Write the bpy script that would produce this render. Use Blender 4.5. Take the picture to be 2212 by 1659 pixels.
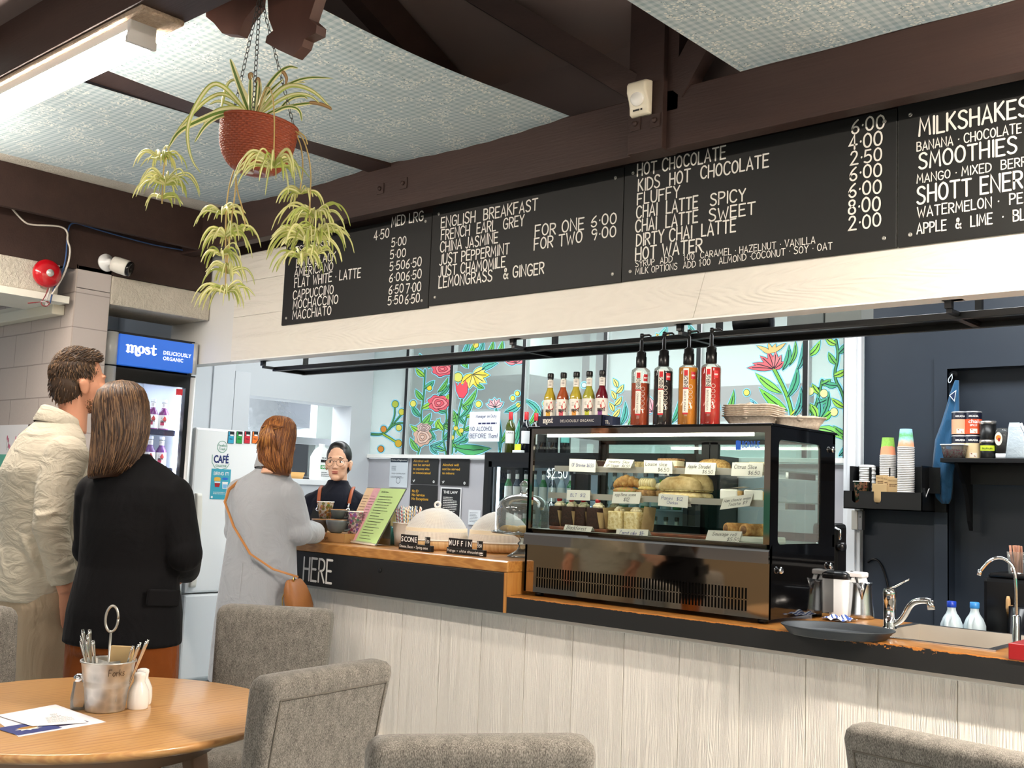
import bpy, bmesh, math, random
from mathutils import Vector as V, Matrix
from math import sin, cos, pi, sqrt, atan2
rad = math.radians
S = bpy.context.scene
COL = S.collection
for o in list(bpy.data.objects): bpy.data.objects.remove(o)
random.seed(7)

# ---------------------------------------------------------------- camera
YAW, PIT, ROL, FPX, CAMZ = -0.72971597, 0.10164654, 0.03987371, 2305.0, 1.355
_f = V((sin(YAW)*cos(PIT), cos(YAW)*cos(PIT), sin(PIT)))
_r = V((cos(YAW), -sin(YAW), 0)); _u = _r.cross(_f)
CR = _r*cos(ROL)+_u*sin(ROL); CU = _u*cos(ROL)-_r*sin(ROL)
cd = bpy.data.cameras.new('camera'); cam = bpy.data.objects.new('camera', cd); COL.objects.link(cam)
cam.matrix_world = Matrix(((CR.x, CU.x, -_f.x, 0), (CR.y, CU.y, -_f.y, 0), (CR.z, CU.z, -_f.z, CAMZ), (0, 0, 0, 1)))
cd.sensor_width = 36; cd.lens = FPX/2212*36; cd.clip_start = .05
S.camera = cam
# where the line of sight through a photo pixel meets a plane of the room
def ray(x, y): return CR*((x-1106)/FPX)-CU*((y-829.5)/FPX)+_f
def atY(x, y, Y): d = ray(x, y)*1; d = d*(Y/d.y); d.z += CAMZ; return d
def atX(x, y, X): d = ray(x, y); d = d*(X/d.x); d.z += CAMZ; return d
def at(x, y, t): d = ray(x, y)*t; d.z += CAMZ; return d       # at a distance in front of the camera
def atZ(x, y, Z): d = ray(x, y); d = d*((Z-CAMZ)/d.z); d.z += CAMZ; return d

# ---------------------------------------------------------------- world, lights, exposure
S.view_settings.view_transform = 'Standard'; S.view_settings.look = 'None'
S.view_settings.exposure = 0.28; S.view_settings.gamma = 1; S.view_settings.use_curve_mapping = False
W = bpy.data.worlds.new('world'); S.world = W; W.use_nodes = True
W.node_tree.nodes['Background'].inputs[0].default_value = (.8, .9, 1, 1)
W.node_tree.nodes['Background'].inputs[1].default_value = .35
def area(name, loc, sx, sy, power, col=(1, 1, 1), rot=(0, 0, 0)):
    l = bpy.data.lights.new(name, 'AREA'); l.shape = 'RECTANGLE'; l.size = sx; l.size_y = sy; l.energy = power; l.color = col
    o = bpy.data.objects.new(name, l); COL.objects.link(o); o.location = loc; o.rotation_euler = rot; return o
WARM = (1, .9, .78); COOL = (.96, .99, 1)
# ceiling battens of the dining room run along x (one is in view, the others added); kitchen panels behind the bulkhead
area('dining_fill_light', (-1.0, -4.7, 1.9), 6.0, 1.6, 70, (1, .95, .88), (rad(90), 0, 0))  # fill lamp added behind the camera; no window is built there
area('kitchen_panel_light', (-4.6, 5.0, 2.9), 3.6, .6, 66, COOL)
area('kitchen_right_light', (-1.4, 5.0, 2.9), 1.6, .6, 46, COOL)
area('hatch_room_light', (-8.2, 5.2, 2.5), 1.0, 1.0, 45, COOL)
area('back_room_light', (-4.5, 7.2, 3.0), 4.0, .6, 62, COOL)

# ---------------------------------------------------------------- materials
def lin(h):
    if not isinstance(h, str): return tuple(h)+(1,) if len(h) == 3 else h
    c = [int(h[i:i+2], 16)/255 for i in (0, 2, 4)]
    return tuple(((x+.055)/1.055)**2.4 if x > .04045 else x/12.92 for x in c)+(1,)
class NT:
    def __init__(s, name):
        s.m = bpy.data.materials.new(name); s.m.use_nodes = True; s.t = s.m.node_tree; s.b = s.t.nodes['Principled BSDF']
        s.out = s.t.nodes['Material Output']
    def n(s, typ, **kw):
        nd = s.t.nodes.new(typ)
        for k, v in kw.items():
            if k[0] == '_': setattr(nd, k[1:], v)
            else:
                i = nd.inputs[int(k[1:])] if k[0] == 'i' and k[1:].isdigit() else nd.inputs[k.replace('_', ' ')]
                if hasattr(v, 'is_linked'): s.t.links.new(v, i)
                else: i.default_value = v
        return nd
    def link(s, a, b): s.t.links.new(a, b)
    def co(s, sc=(1, 1, 1), rot=(0, 0, 0)):
        c = s.n('ShaderNodeTexCoord'); mp = s.n('ShaderNodeMapping', Vector=c.outputs['Object']); mp.inputs['Scale'].default_value = sc
        mp.inputs['Rotation'].default_value = rot; return mp.outputs[0]
    def noise(s, sc, co=None, det=4, rough=.55, dist=0):
        k = dict(Scale=sc, Detail=det, Roughness=rough, Distortion=dist)
        if co is not None: k['Vector'] = co
        else: k['Vector'] = s.co()
        return s.n('ShaderNodeTexNoise', **k).outputs[0]
    def ramp(s, fac, stops):
        r = s.n('ShaderNodeValToRGB', Fac=fac); e = r.color_ramp.elements
        while len(e) < len(stops): e.new(.5)
        for k, (p, c) in zip(e, stops): k.position = p; k.color = lin(c)
        return r.outputs[0]
    def mix(s, fac, a, b, mode='MIX'):
        k = s.n('ShaderNodeMix', _data_type='RGBA', _blend_type=mode)
        for i, v in ((0, fac), (6, a), (7, b)):
            if hasattr(v, 'is_linked'): s.link(v, k.inputs[i])
            else: k.inputs[i].default_value = v if i == 0 else lin(v)
        return k.outputs[2]
    def math(s, op, a, b=0.):
        k = s.n('ShaderNodeMath', _operation=op)
        for i, v in ((0, a), (1, b)):
            if hasattr(v, 'is_linked'): s.link(v, k.inputs[i])
            else: k.inputs[i].default_value = v
        return k.outputs[0]
    def bump(s, h, st, d=.01): s.link(s.n('ShaderNodeBump', Height=h, Strength=st, Distance=d).outputs[0], s.b.inputs['Normal'])
    def set(s, **kw):
        for k, v in kw.items():
            i = s.b.inputs[{'col': 'Base Color', 'rough': 'Roughness', 'metal': 'Metallic', 'spec': 'Specular IOR Level', 'trans': 'Transmission Weight', 'ec': 'Emission Color', 'es': 'Emission Strength', 'coat': 'Coat Weight', 'sheen': 'Sheen Weight', 'sss': 'Subsurface Weight', 'ior': 'IOR', 'alpha': 'Alpha'}[k]]
            if hasattr(v, 'is_linked'): s.link(v, i)
            elif k in ('col', 'ec'): i.default_value = lin(v)
            else: i.default_value = v
        return s
_mc = {}
def mt(col, rough=.5, metal=0, spec=.4, var=0, bmp=0, bs=60, **kw):
    key = (str(col), rough, metal, spec, var, bmp, bs, str(kw))
    if key in _mc: return _mc[key]
    n = NT('plain_'+str(col)); n.set(col=col, rough=rough, metal=metal, spec=spec, **kw)
    if var:
        c = lin(col); n.set(col=n.mix(n.noise(bs*.3), tuple(x*(1-var) for x in c[:3]), tuple(min(1, x*(1+var)) for x in c[:3])))
    if bmp: n.bump(n.noise(bs), bmp)
    _mc[key] = n.m; return n.m
def emit(col, st):
    key = ('e', str(col), st)
    if key not in _mc:
        n = NT('lit_'+str(col)); n.set(col=col, ec=col, es=st, rough=.4); _mc[key] = n.m
    return _mc[key]
def glass(tint='ffffff', refl=1.0, rough=0.0, haze=0.0):
    key = ('g', tint, refl, rough, haze)
    if key in _mc: return _mc[key]
    n = NT('thin_glass'); tr = n.n('ShaderNodeBsdfTransparent'); tr.inputs[0].default_value = lin(tint)
    gl = n.n('ShaderNodeBsdfGlossy', Roughness=rough); fr = n.n('ShaderNodeFresnel', IOR=1.5)
    mx = n.n('ShaderNodeMixShader'); n.link(n.math('MULTIPLY', fr.outputs[0], refl), mx.inputs[0]); n.link(tr.outputs[0], mx.inputs[1]); n.link(gl.outputs[0], mx.inputs[2])
    last = mx.outputs[0]
    if haze:
        df = n.n('ShaderNodeBsdfDiffuse'); df.inputs[0].default_value = lin('eef4f2'); m2 = n.n('ShaderNodeMixShader'); m2.inputs[0].default_value = haze
        n.link(last, m2.inputs[1]); n.link(df.outputs[0], m2.inputs[2]); last = m2.outputs[0]
    n.link(last, n.out.inputs[0]); _mc[key] = n.m; return n.m
def wood(name, c1, c2, c3=None, sc=(1, 12, 12), grain=9, rough=.4, bst=.15, dist=1.2, coat=0, bd=.004):
    n = NT(name); co = n.co(sc); a = n.noise(grain*.35, co, 5, .6, dist); w = n.n('ShaderNodeTexWave', Vector=co, Scale=grain*.22, Distortion=6, Detail=3, Detail_Scale=1.4)
    b = n.noise(grain*3, co, 2, .5); f = n.math('ADD', n.math('MULTIPLY', a, .6), n.math('MULTIPLY', w.outputs[1], .4))
    c = n.ramp(f, [(.25, c1), (.55, c2), (.8, c3 or c1)]); n.set(col=n.mix(n.math('MULTIPLY', b, .25), c, c1), rough=rough, coat=coat)
    n.bump(n.math('ADD', f, n.math('MULTIPLY', b, .3)), bst, bd); return n.m
def relief(name, col, sc, rough=.5, st=.6):   # painted timber whose raised grain shows through
    n = NT(name); co = n.co(sc); big = n.noise(1.1, co, 2, .5, .6)
    w = n.n('ShaderNodeTexWave', Vector=co, Scale=1.6, Distortion=9, Detail=2.5, Detail_Scale=.9, Detail_Roughness=.6)
    k = n.n('ShaderNodeVectorMath', _operation='ADD'); n.link(co, k.inputs[0]); g = n.n('ShaderNodeVectorMath', _operation='SCALE'); n.link(n.n('ShaderNodeTexNoise', Vector=co, Scale=.7, Detail=2).outputs[1], g.inputs[0]); g.inputs['Scale'].default_value = 2.6; n.link(g.outputs[0], k.inputs[1])
    w2 = n.n('ShaderNodeTexWave', Vector=k.outputs[0], Scale=2.6, Distortion=2.5, Detail=2)
    f = n.math('ADD', n.math('MULTIPLY', w.outputs[1], .45), n.math('MULTIPLY', w2.outputs[1], .55)); fine = n.noise(150, None, 2)
    n.set(col=n.mix(n.math('MULTIPLY', f, .2), col, tuple(x*.86 for x in lin(col)[:3])), rough=rough, spec=.35); n.bump(n.math('ADD', n.math('MULTIPLY', f, big), n.math('MULTIPLY', fine, .12)), st, .006); return n.m

# ---------------------------------------------------------------- mesh building
class Fr:                      # a flat frame: origin, right, up; normal = right x up
    def __init__(s, o, u, v): s.o = V(o); s.u = V(u).normalized(); s.v = V(v).normalized(); s.n = s.u.cross(s.v)
    def p(s, a, b, c=0): return s.o+s.u*a+s.v*b+s.n*c
    def uv(s, p): d = V(p)-s.o; return (d.dot(s.u), d.dot(s.v))
def rotz(p, a): return V((p[0]*cos(a)-p[1]*sin(a), p[0]*sin(a)+p[1]*cos(a), p[2]))
class MB:
    def __init__(s, m=None, off=(0, 0, 0)):
        s.v = []; s.f = []; s.mi = []; s.sm = []; s.mats = []; s.c = 0; s.off = V(off); s.T = None
        if m: s.mat(m)
    def mat(s, m):
        if m not in s.mats: s.mats.append(m)
        s.c = s.mats.index(m); return s
    def add(s, vs, fs, sm=False):
        b = len(s.v)
        for p in vs:
            p = V(p); s.v.append((s.T @ p if s.T else p)-s.off)
        for f in fs: s.f.append([i+b for i in f]); s.mi.append(s.c); s.sm.append(sm)
        return s
    def box(s, x0, x1, y0, y1, z0, z1, b=0, seg=2):
        if b <= 0:
            vs = [(x, y, z) for z in (z0, z1) for y in (y0, y1) for x in (x0, x1)]
            return s.add(vs, [(0, 2, 3, 1), (4, 5, 7, 6), (0, 1, 5, 4), (2, 6, 7, 3), (0, 4, 6, 2), (1, 3, 7, 5)])
        bm = bmesh.new(); bmesh.ops.create_cube(bm, size=1)
        for v in bm.verts: v.co = V(((x0+x1)/2+v.co.x*(x1-x0), (y0+y1)/2+v.co.y*(y1-y0), (z0+z1)/2+v.co.z*(z1-z0)))
        bmesh.ops.bevel(bm, geom=list(bm.edges), offset=min(b, abs(x1-x0)/2.1, abs(y1-y0)/2.1, abs(z1-z0)/2.1), segments=seg, profile=.5, affect='EDGES')
        s.bm(bm, False); return s
    def bm(s, bm, sm=False):
        bm.verts.index_update(); s.add([v.co.copy() for v in bm.verts], [[v.index for v in f.verts] for f in bm.faces], sm); bm.free()
    def obox(s, fr, a0, a1, b0, b1, c0, c1):
        return s.add([fr.p(a, b, c) for c in (c0, c1) for b in (b0, b1) for a in (a0, a1)], [(0, 2, 3, 1), (4, 5, 7, 6), (0, 1, 5, 4), (2, 6, 7, 3), (0, 4, 6, 2), (1, 3, 7, 5)])
    def loft(s, rings, closed=True, cap=(True, True), sm=True):
        n = len(rings[0]); vs = [p for r in rings for p in r]; fs = []
        for i in range(len(rings)-1):
            for j in range(n if closed else n-1):
                k = (j+1) % n; fs.append((i*n+j, i*n+k, (i+1)*n+k, (i+1)*n+j))
        if closed and cap[0]: fs.append(tuple(range(n-1, -1, -1)))
        if closed and cap[1]: b = (len(rings)-1)*n; fs.append(tuple(range(b, b+n)))
        return s.add(vs, fs, sm)
    def lathe(s, prof, c=(0, 0, 0), n=24, ax=None, sm=True, sx=1, sy=1, cap=(True, True)):
        R = V((0, 0, 1)).rotation_difference(V(ax)) if ax else None; rings = []
        for r, z in prof:
            ring = []
            for k in range(n):
                p = V((max(r, 1e-5)*cos(2*pi*k/n)*sx, max(r, 1e-5)*sin(2*pi*k/n)*sy, z))
                ring.append((R @ p if R else p)+V(c))
            rings.append(ring)
        return s.loft(rings, True, cap, sm)
    def cyl(s, a, b, r, n=16, r2=None):
        a = V(a); d = V(b)-a; return s.lathe([(r, 0), (r if r2 is None else r2, d.length)], a, n, d)
    def tube(s, pts, r, n=8, cap=True, flat=1.0, nrm=None):
        pts = [V(p) for p in pts]; m = len(pts); rs = r if isinstance(r, (list, tuple)) else [r]*m; rings = []; prev = None
        for i, p in enumerate(pts):
            t = (pts[min(i+1, m-1)]-pts[max(i-1, 0)]).normalized()
            if prev is None:
                a = V(nrm) if nrm else (V((0, 0, 1)) if abs(t.z) < .9 else V((1, 0, 0)))
            else: a = prev
            a = (a-t*a.dot(t)).normalized(); prev = a; b = t.cross(a)
            rings.append([p+(a*cos(2*pi*k/n)*flat+b*sin(2*pi*k/n))*rs[i] for k in range(n)])
        return s.loft(rings, True, (cap, cap))
    def sph(s, c, rx, ry=None, rz=None, n=16, m=10):
        ry = rx if ry is None else ry; rz = rx if rz is None else rz; c = V(c)
        return s.loft([[c+V((rx*sin(t)*cos(2*pi*k/n), ry*sin(t)*sin(2*pi*k/n), -rz*cos(t))) for k in range(n)] for t in [max(.02, min(pi-.02, pi*i/m)) for i in range(m+1)]])
    def prism(s, poly, fr, c0, c1, sm=False):
        n = len(poly); vs = [fr.p(a, b, c0) for a, b in poly]+[fr.p(a, b, c1) for a, b in poly]
        fs = [tuple(range(n-1, -1, -1)), tuple(range(n, 2*n))]; s.add(vs, fs, sm)
        b = len(s.v)-2*n
        for j in range(n): s.f.append([b+j, b+(j+1) % n, b+n+(j+1) % n, b+n+j]); s.mi.append(s.c); s.sm.append(sm)
        return s
    def poly(s, pts2, fr, c=.0005): return s.add([fr.p(a, b, c) for a, b in pts2], [tuple(range(len(pts2)))])
    def disc(s, x, y, rx, fr, c=.0005, ry=None, n=20): return s.poly([(x+rx*cos(2*pi*k/n), y+(ry or rx)*sin(2*pi*k/n)) for k in range(n)], fr, c)
    def rect(s, x0, y0, x1, y1, fr, c=.0005): return s.poly([(x0, y0), (x1, y0), (x1, y1), (x0, y1)], fr, c)
    def ring(s, x, y, r, w, fr, c=.0006, n=28, ry=None):
        q = (ry or r)/r; s.ribbon([(x+r*cos(2*pi*k/n), y+r*q*sin(2*pi*k/n)) for k in range(n+1)], w, fr, c)
    def ribbon(s, pts, w, fr, c=.0006, caps=True):      # one continuous stroke with mitred corners and round ends
        q = [pts[0]]; ws0 = list(w) if isinstance(w, (list, tuple)) else [w]*len(pts); ws = [ws0[0]]
        for p, ww in zip(pts[1:], ws0[1:]):
            if math.hypot(p[0]-q[-1][0], p[1]-q[-1][1]) > 1e-6: q.append(p); ws.append(ww)
        if len(q) < 2: return s
        n = len(q); loop = n > 3 and math.hypot(q[0][0]-q[-1][0], q[0][1]-q[-1][1]) < 1e-5; L = []; R = []
        def dr(i): dx, dy = q[i+1][0]-q[i][0], q[i+1][1]-q[i][1]; d = math.hypot(dx, dy); return dx/d, dy/d
        s.lay = (getattr(s, 'lay', 0)+1) % 5; c = c+s.lay*.00006
        for i in range(n):
            d0 = dr(i-1) if i else (dr(n-2) if loop else dr(0)); d1 = dr(i) if i < n-1 else (dr(0) if loop else dr(n-2)); tx, ty = d0[0]+d1[0], d0[1]+d1[1]; l = math.hypot(tx, ty)
            if l < .25: tx, ty, l = d1[0], d1[1], 1
            tx /= l; ty /= l; k = min(1.9, 1/max(.3, tx*d1[0]+ty*d1[1]))*ws[i]/2; L.append((q[i][0]-ty*k, q[i][1]+tx*k)); R.append((q[i][0]+ty*k, q[i][1]-tx*k))
        vs = [fr.p(*p, c) for ab in zip(L, R) for p in ab]; fs = [(2*i+1, 2*i+3, 2*i+2, 2*i) for i in range(n-1)]
        if caps and not loop:
            for i, sg in ((0, -1), (n-1, 1)):
                d = dr(0) if i == 0 else dr(n-2); b = len(vs); h = ws[i]/2; a0 = atan2(-d[0]*sg, d[1]*sg); vs += [fr.p(q[i][0]+h*cos(a0+k*pi/5), q[i][1]+h*sin(a0+k*pi/5), c) for k in range(1, 5)]; e = (2*i+1, 2*i) if sg > 0 else (2*i, 2*i+1); fs.append((e[0], b, b+1, b+2, b+3, e[1]))
        return s.add(vs, fs)
    def logo(s, x, y, h, w, fr, c=.0006, mapf=None):      # the drinks maker's lettering: fat strokes, the m swept under itself
        kx, ky = w/19.5, h/5.
        for pts, ws in (([(.0, 4.6), (1.0, 4.8), (1.3, 4.2), (1.3, .1)], [.5, .7, 1.3, 1.3]), ([(.3, .15), (2.2, .15)], [.5, .5]), ([(1.5, 3.8), (2.6, 4.9), (3.6, 4.5), (3.7, 3.6), (3.7, .1)], [.4, .7, 1.0, 1.3, 1.3]), ([(2.9, .15), (4.5, .15)], [.5, .5]), ([(3.9, 3.8), (5.0, 4.9), (6.0, 4.4), (6.1, 3.4), (6.1, -.4), (6.6, -1.7), (7.8, -1.9), (8.6, -1.1)], [.4, .7, 1.0, 1.3, 1.3, 1.1, .8, 1.0]), ([(9.2, 5.0), (8.0, 4.2), (7.7, 2.4), (8.2, .7), (9.3, 0), (10.4, .8), (10.9, 2.5), (10.4, 4.3), (9.2, 5.0)], [.4, 1.1, 1.35, 1.1, .4, 1.1, 1.35, 1.1, .4]), ([(14.4, 4.2), (13.4, 5.0), (12.3, 4.4), (12.4, 3.3), (14.2, 2.2), (14.6, 1.0), (13.6, .0), (12.4, .1), (11.9, 1.2)], [.5, .6, 1.0, 1.3, 1.3, 1.0, .7, .5, .6]), ([(16.9, 6.8), (16.7, 1.1), (17.2, .1), (18.3, .2), (18.9, .9)], [.7, 1.35, 1.0, .6, .4]), ([(15.4, 4.6), (18.6, 4.6)], [.6, .6])):
            q = pts; z = ws
            for _ in range(2 if len(pts) > 2 else 0):
                nq, nz = [q[0]], [z[0]]
                for (a, b), (d, e), u, v in zip(q, q[1:], z, z[1:]): nq += [(a*.75+d*.25, b*.75+e*.25), (a*.25+d*.75, b*.25+e*.75)]; nz += [u*.75+v*.25, u*.25+v*.75]
                q, z = nq+[q[-1]], nz+[z[-1]]
            s.ribbon([(x+a*kx, y+b*ky) for a, b in q], [v*kx*1.25 for v in z], fr, c)
        return s
    def grid(s, fn, nu, nv, sm=True):
        return s.add([fn(i/nu, j/nv) for i in range(nu+1) for j in range(nv+1)], [(i*(nv+1)+j, (i+1)*(nv+1)+j, (i+1)*(nv+1)+j+1, i*(nv+1)+j+1) for i in range(nu) for j in range(nv)], sm)
    def type(s, txt, x, y, h, fr, c=.0006, bold=0, w=None, align='LEFT', shear=0, space=1):     # typeset lettering; h = capital height, w = fit to this width
        vs, fs, x0, x1 = typeset(txt, bold, shear, space); k = h/.69; kx = k if w is None else w/max(1e-6, x1-x0)
        dx = {'LEFT': -x0*kx, 'CENTER': -(x0+x1)/2*kx, 'RIGHT': -x1*kx}[align]
        return s.add([fr.p(x+dx+a*kx, y+b*k, c) for a, b in vs], fs)
    def hand(s, txt, x, y, h, fr, c=.0006, w=None, pen=.13, slant=0, jit=.0, gap=.30, align='LEFT'):   # hand lettering in single strokes
        out = []; cx = 0; rnd = random.Random(txt)
        for ch in txt:
            if ch == ' ': cx += 4.6; continue
            g = GLYPH.get(ch) or GLYPH.get(ch.upper()); mx = 0; dy = rnd.uniform(-1, 1)*jit*10; k = 1+rnd.uniform(-1, 1)*jit
            for pl, smo in g:
                pl = [(a*k, b*k+dy) for a, b in pl]; mx = max(mx, max(a for a, b in pl))
                out.append(([(a+cx, b) for a, b in pl], smo))
            cx += mx+gap*10*.72
        tot = cx-gap*7.2; kx = h/10 if w is None else w/tot; ky = h/10; sx = {'LEFT': 0, 'CENTER': -tot*kx/2, 'RIGHT': -tot*kx}[align]
        for pl, smo in out:
            if smo: pl = chaikin(chaikin(pl))
            s.ribbon([(x+sx+a*kx+b*ky*slant, y+b*ky) for a, b in pl], pen*h, fr, c)
        return s
    def lines(s, x, y, w, n, dy, h, fr, c=.0006, seed=1, wordy=True):     # rows of small print too small to read
        rn = random.Random(seed)
        for i in range(n):
            cx = x; end = x+w*(rn.uniform(.55, 1) if wordy else 1)
            while cx < end:
                l = rn.uniform(.6, 2.6)*h*1.6; s.rect(cx, y-i*dy, min(cx+l, end), y-i*dy+h, fr, c); cx += l+h*.6
        return s
    def obj(s, name, parent=None, loc=None):
        me = bpy.data.meshes.new(name); me.from_pydata([tuple(p) for p in s.v], [], s.f)
        for m in s.mats: me.materials.append(m)
        for p, i, q in zip(me.polygons, s.mi, s.sm): p.material_index = i; p.use_smooth = q
        me.update(); o = bpy.data.objects.new(name, me); COL.objects.link(o)
        if parent: o.parent = parent
        if loc is not None: o.location = loc
        return o
def chaikin(p):
    if len(p) < 3: return p
    q = [p[0]]
    for (a, b), (c, d) in zip(p, p[1:]): q += [(a*.75+c*.25, b*.75+d*.25), (a*.25+c*.75, b*.25+d*.75)]
    return q+[p[-1]]
_tc = {}
def typeset(t, bold, shear, space):
    k = (t, bold, shear, space)
    if k not in _tc:
        cu = bpy.data.curves.new('t', 'FONT'); cu.body = t; cu.offset = bold; cu.shear = shear; cu.resolution_u = 3; cu.space_character = space
        o = bpy.data.objects.new('t', cu); COL.objects.link(o); dg = bpy.context.evaluated_depsgraph_get(); me = bpy.data.meshes.new_from_object(o.evaluated_get(dg))
        vs = [(v.co.x, v.co.y) for v in me.vertices]; fs = [tuple(p.vertices) for p in me.polygons]
        bpy.data.objects.remove(o); bpy.data.curves.remove(cu); bpy.data.meshes.remove(me)
        _tc[k] = (vs, fs, min(v[0] for v in vs), max(v[0] for v in vs))
    return _tc[k]
_O = '~3,10 1,9 0,6.5 0,3.5 1,1 3,0 5,1 6,3.5 6,6.5 5,9 3,10'
_o = '~2.2,6 .6,5.2 0,3 .6,.8 2.2,0 3.8,.8 4.4,3 3.8,5.2 2.2,6'
_G = {'A': '0,0 3,10 6,0|.9,3 5.1,3', 'B': '~0,0 0,10 0,10 3,10 4.9,9 4.9,6.4 3,5.4 0,5.4|~2.6,5.4 5.5,4.4 5.5,1 3.2,0 0,0', 'C': '~6,8.4 4.6,10 2,10 .1,7.5 .1,2.5 2,0 4.6,0 6,1.6',
 'D': '~0,0 0,10 0,10 2.6,10 6,7.6 6,2.4 2.6,0 0,0 0,0', 'E': '5,10 0,10 0,0 5,0|0,5.2 4.2,5.2', 'F': '5,10 0,10 0,0|0,5.2 4,5.2', 'G': '~6,8.4 4.6,10 2,10 .1,7.5 .1,2.5 2,0 4.6,0 6.2,1.6 6.2,4.5 6,4.5 3.6,4.5',
 'H': '0,0 0,10|5.6,0 5.6,10|0,5 5.6,5', 'I': '.6,0 .6,10', 'J': '~0,.8 1.2,-.4 3,.2 3.4,2 3.4,10', 'K': '0,0 0,10|5,10 0,4.6|1.3,5.8 5.4,0', 'L': '0,10 0,0 4.6,0', 'M': '0,0 .8,10 3.6,3 6.4,10 7.2,0', 'N': '0,0 0,10 5.8,0 5.8,10',
 'O': _O, 'P': '~0,0 0,10 0,10 3.2,10 5.3,8.9 5.3,6 3.2,4.8 0,4.8', 'Q': _O+'|3.8,2.6 6.4,-.6', 'R': '~0,0 0,10 0,10 3.2,10 5.3,8.9 5.3,6 3.2,4.8 0,4.8|2.2,4.8 5.4,0',
 'S': '~5.2,8.8 3.8,10.2 1.4,10 .1,8.4 .6,6.4 2.7,5.2 5,4 5.5,1.8 4,0 1.4,-.2 0,1.2', 'T': '0,10 6,10|3,10 3,0', 'U': '~0,10 0,2.5 1.2,.2 2.8,-.1 4.4,.2 5.6,2.5 5.6,10', 'V': '0,10 3,0 6,10', 'W': '0,10 2,0 4.2,7 6.4,0 8.4,10', 'X': '0,0 5.8,10|0,10 5.8,0', 'Y': '0,10 2.9,5 5.8,10|2.9,5 2.9,0', 'Z': '0,10 5.6,10 0,0 5.6,0',
 '0': '~2.6,10 .8,9 0,6.5 0,3.5 .8,1 2.6,0 4.4,1 5.2,3.5 5.2,6.5 4.4,9 2.6,10', '1': '0,8.4 1.6,10 1.6,0', '2': '~.2,8 1,10 3.6,10.2 4.8,8 4,5.6 0,0 0,0 5.2,0', '3': '~.2,9 2,10.2 4.6,9.4 4.6,6.6 2,5.4 2,5.4 5,4.6 5,1 2.4,-.2 0,1', '4': '3.6,0 3.6,10 0,3 5.2,3', '5': '~4.6,10 .8,10 .8,10 .3,5.4 .3,5.4 3.2,6.4 5.2,4.4 4.8,1 2.2,-.3 0,.9', '6': '~4.4,10 1.6,7.6 0,4 .4,1 2.6,-.2 4.8,1.2 5,3.6 3.2,5.4 .9,4.6 .1,3', '7': '0,10 5.2,10 1.6,0', '8': '~2.6,5.4 .5,6.8 .6,9.4 2.6,10.2 4.6,9.4 4.6,6.8 2.6,5.4 .1,3.8 .2,.8 2.6,-.2 5,.8 5,3.8 2.6,5.4', '9': '~4.8,7 4.2,9.6 2.4,10.2 .4,9 .2,6.6 2,5 4.2,5.8 4.9,8 4.8,5 3,0',
 '.': '.3,0 .3,.5', '·': '.6,4.6 .7,5', '-': '0,4.6 3,4.6', '+': '0,4 4,4|2,2 2,6', '$': '~4.8,8 3.4,9 1.4,8.8 .2,7.4 .8,5.9 2.6,5 4.8,4 5,2 3.6,.6 1.4,.6 0,1.8|2.6,10.4 2.6,-.8', '&': '~6,0 1.6,6.4 1.2,8.8 2.4,10 3.8,9 3.4,7 .4,4 .2,1.6 1.8,0 4,.6 5.8,4.4', '!': '.4,10 .4,3|.4,0 .4,.4', ',': '.8,.6 .2,-1.6', ':': '.4,1 .4,1.4|.4,5 .4,5.4', "'": '.4,10 .4,8',
 'a': _o+'|4.4,6 4.4,0', 'b': '0,10 0,0|~0,3 1,5.6 2.8,6 4.4,4.6 4.4,1.4 2.8,0 1,.4 0,3', 'c': '~4,5 2.4,6 .6,5.2 0,3 .6,.8 2.4,0 4,1', 'd': _o+'|4.4,10 4.4,0', 'e': '~.1,3.2 4.3,3.4 4,5.2 2.4,6 .6,5.2 0,3 .6,.8 2.4,0 4.2,.9', 'f': '~3.4,9.4 2.2,10 1.2,8.6 1.2,0|0,6 3,6', 'g': _o+'|~4.4,6 4.4,-2 3,-3.4 .4,-2.8', 'h': '0,10 0,0|~0,3.6 1.4,5.8 3.4,6 4.2,4.4 4.2,0', 'i': '.4,6 .4,0|.4,8.2 .4,8.6', 'j': '~1.4,6 1.4,-2 .2,-3|1.4,8.2 1.4,8.6', 'k': '0,10 0,0|3.6,6 0,2.6|1,3.4 4,0', 'l': '.4,10 .4,0', 'm': '0,6 0,0|~0,3.8 1.2,5.8 2.6,5.6 3,4 3,0|~3,3.8 4.2,5.8 5.6,5.6 6,4 6,0', 'n': '0,6 0,0|~0,3.6 1.4,5.8 3.2,6 4,4.4 4,0', 'o': _o, 'p': '0,6 0,-3.4|~0,3 1,5.6 2.8,6 4.4,4.6 4.4,1.4 2.8,0 1,.4 0,3', 'q': _o+'|4.4,6 4.4,-3.4', 'r': '0,6 0,0|~0,3.4 1.2,5.6 3,6', 's': '~3.6,5.2 2.2,6.1 .6,5.4 .5,3.9 2.2,3.1 3.7,2.1 3.4,.5 1.8,-.1 0,.7', 't': '~1.4,8.4 1.4,1.4 2.2,.1 3.4,.5|0,6 3.2,6', 'u': '~0,6 0,1.6 1,.1 2.6,.2 4,2.2|4,6 4,0', 'v': '0,6 2,0 4,6', 'w': '0,6 1.4,0 2.8,4.6 4.2,0 5.6,6', 'x': '0,6 4,0|4,6 0,0', 'y': '0,6 2,.4|4,6 1.2,-3.4', 'z': '0,6 3.8,6 0,0 3.8,0', 'é': '~.1,3.2 4.3,3.4 4,5.2 2.4,6 .6,5.2 0,3 .6,.8 2.4,0 4.2,.9|2,7.4 3.4,9'}
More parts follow.
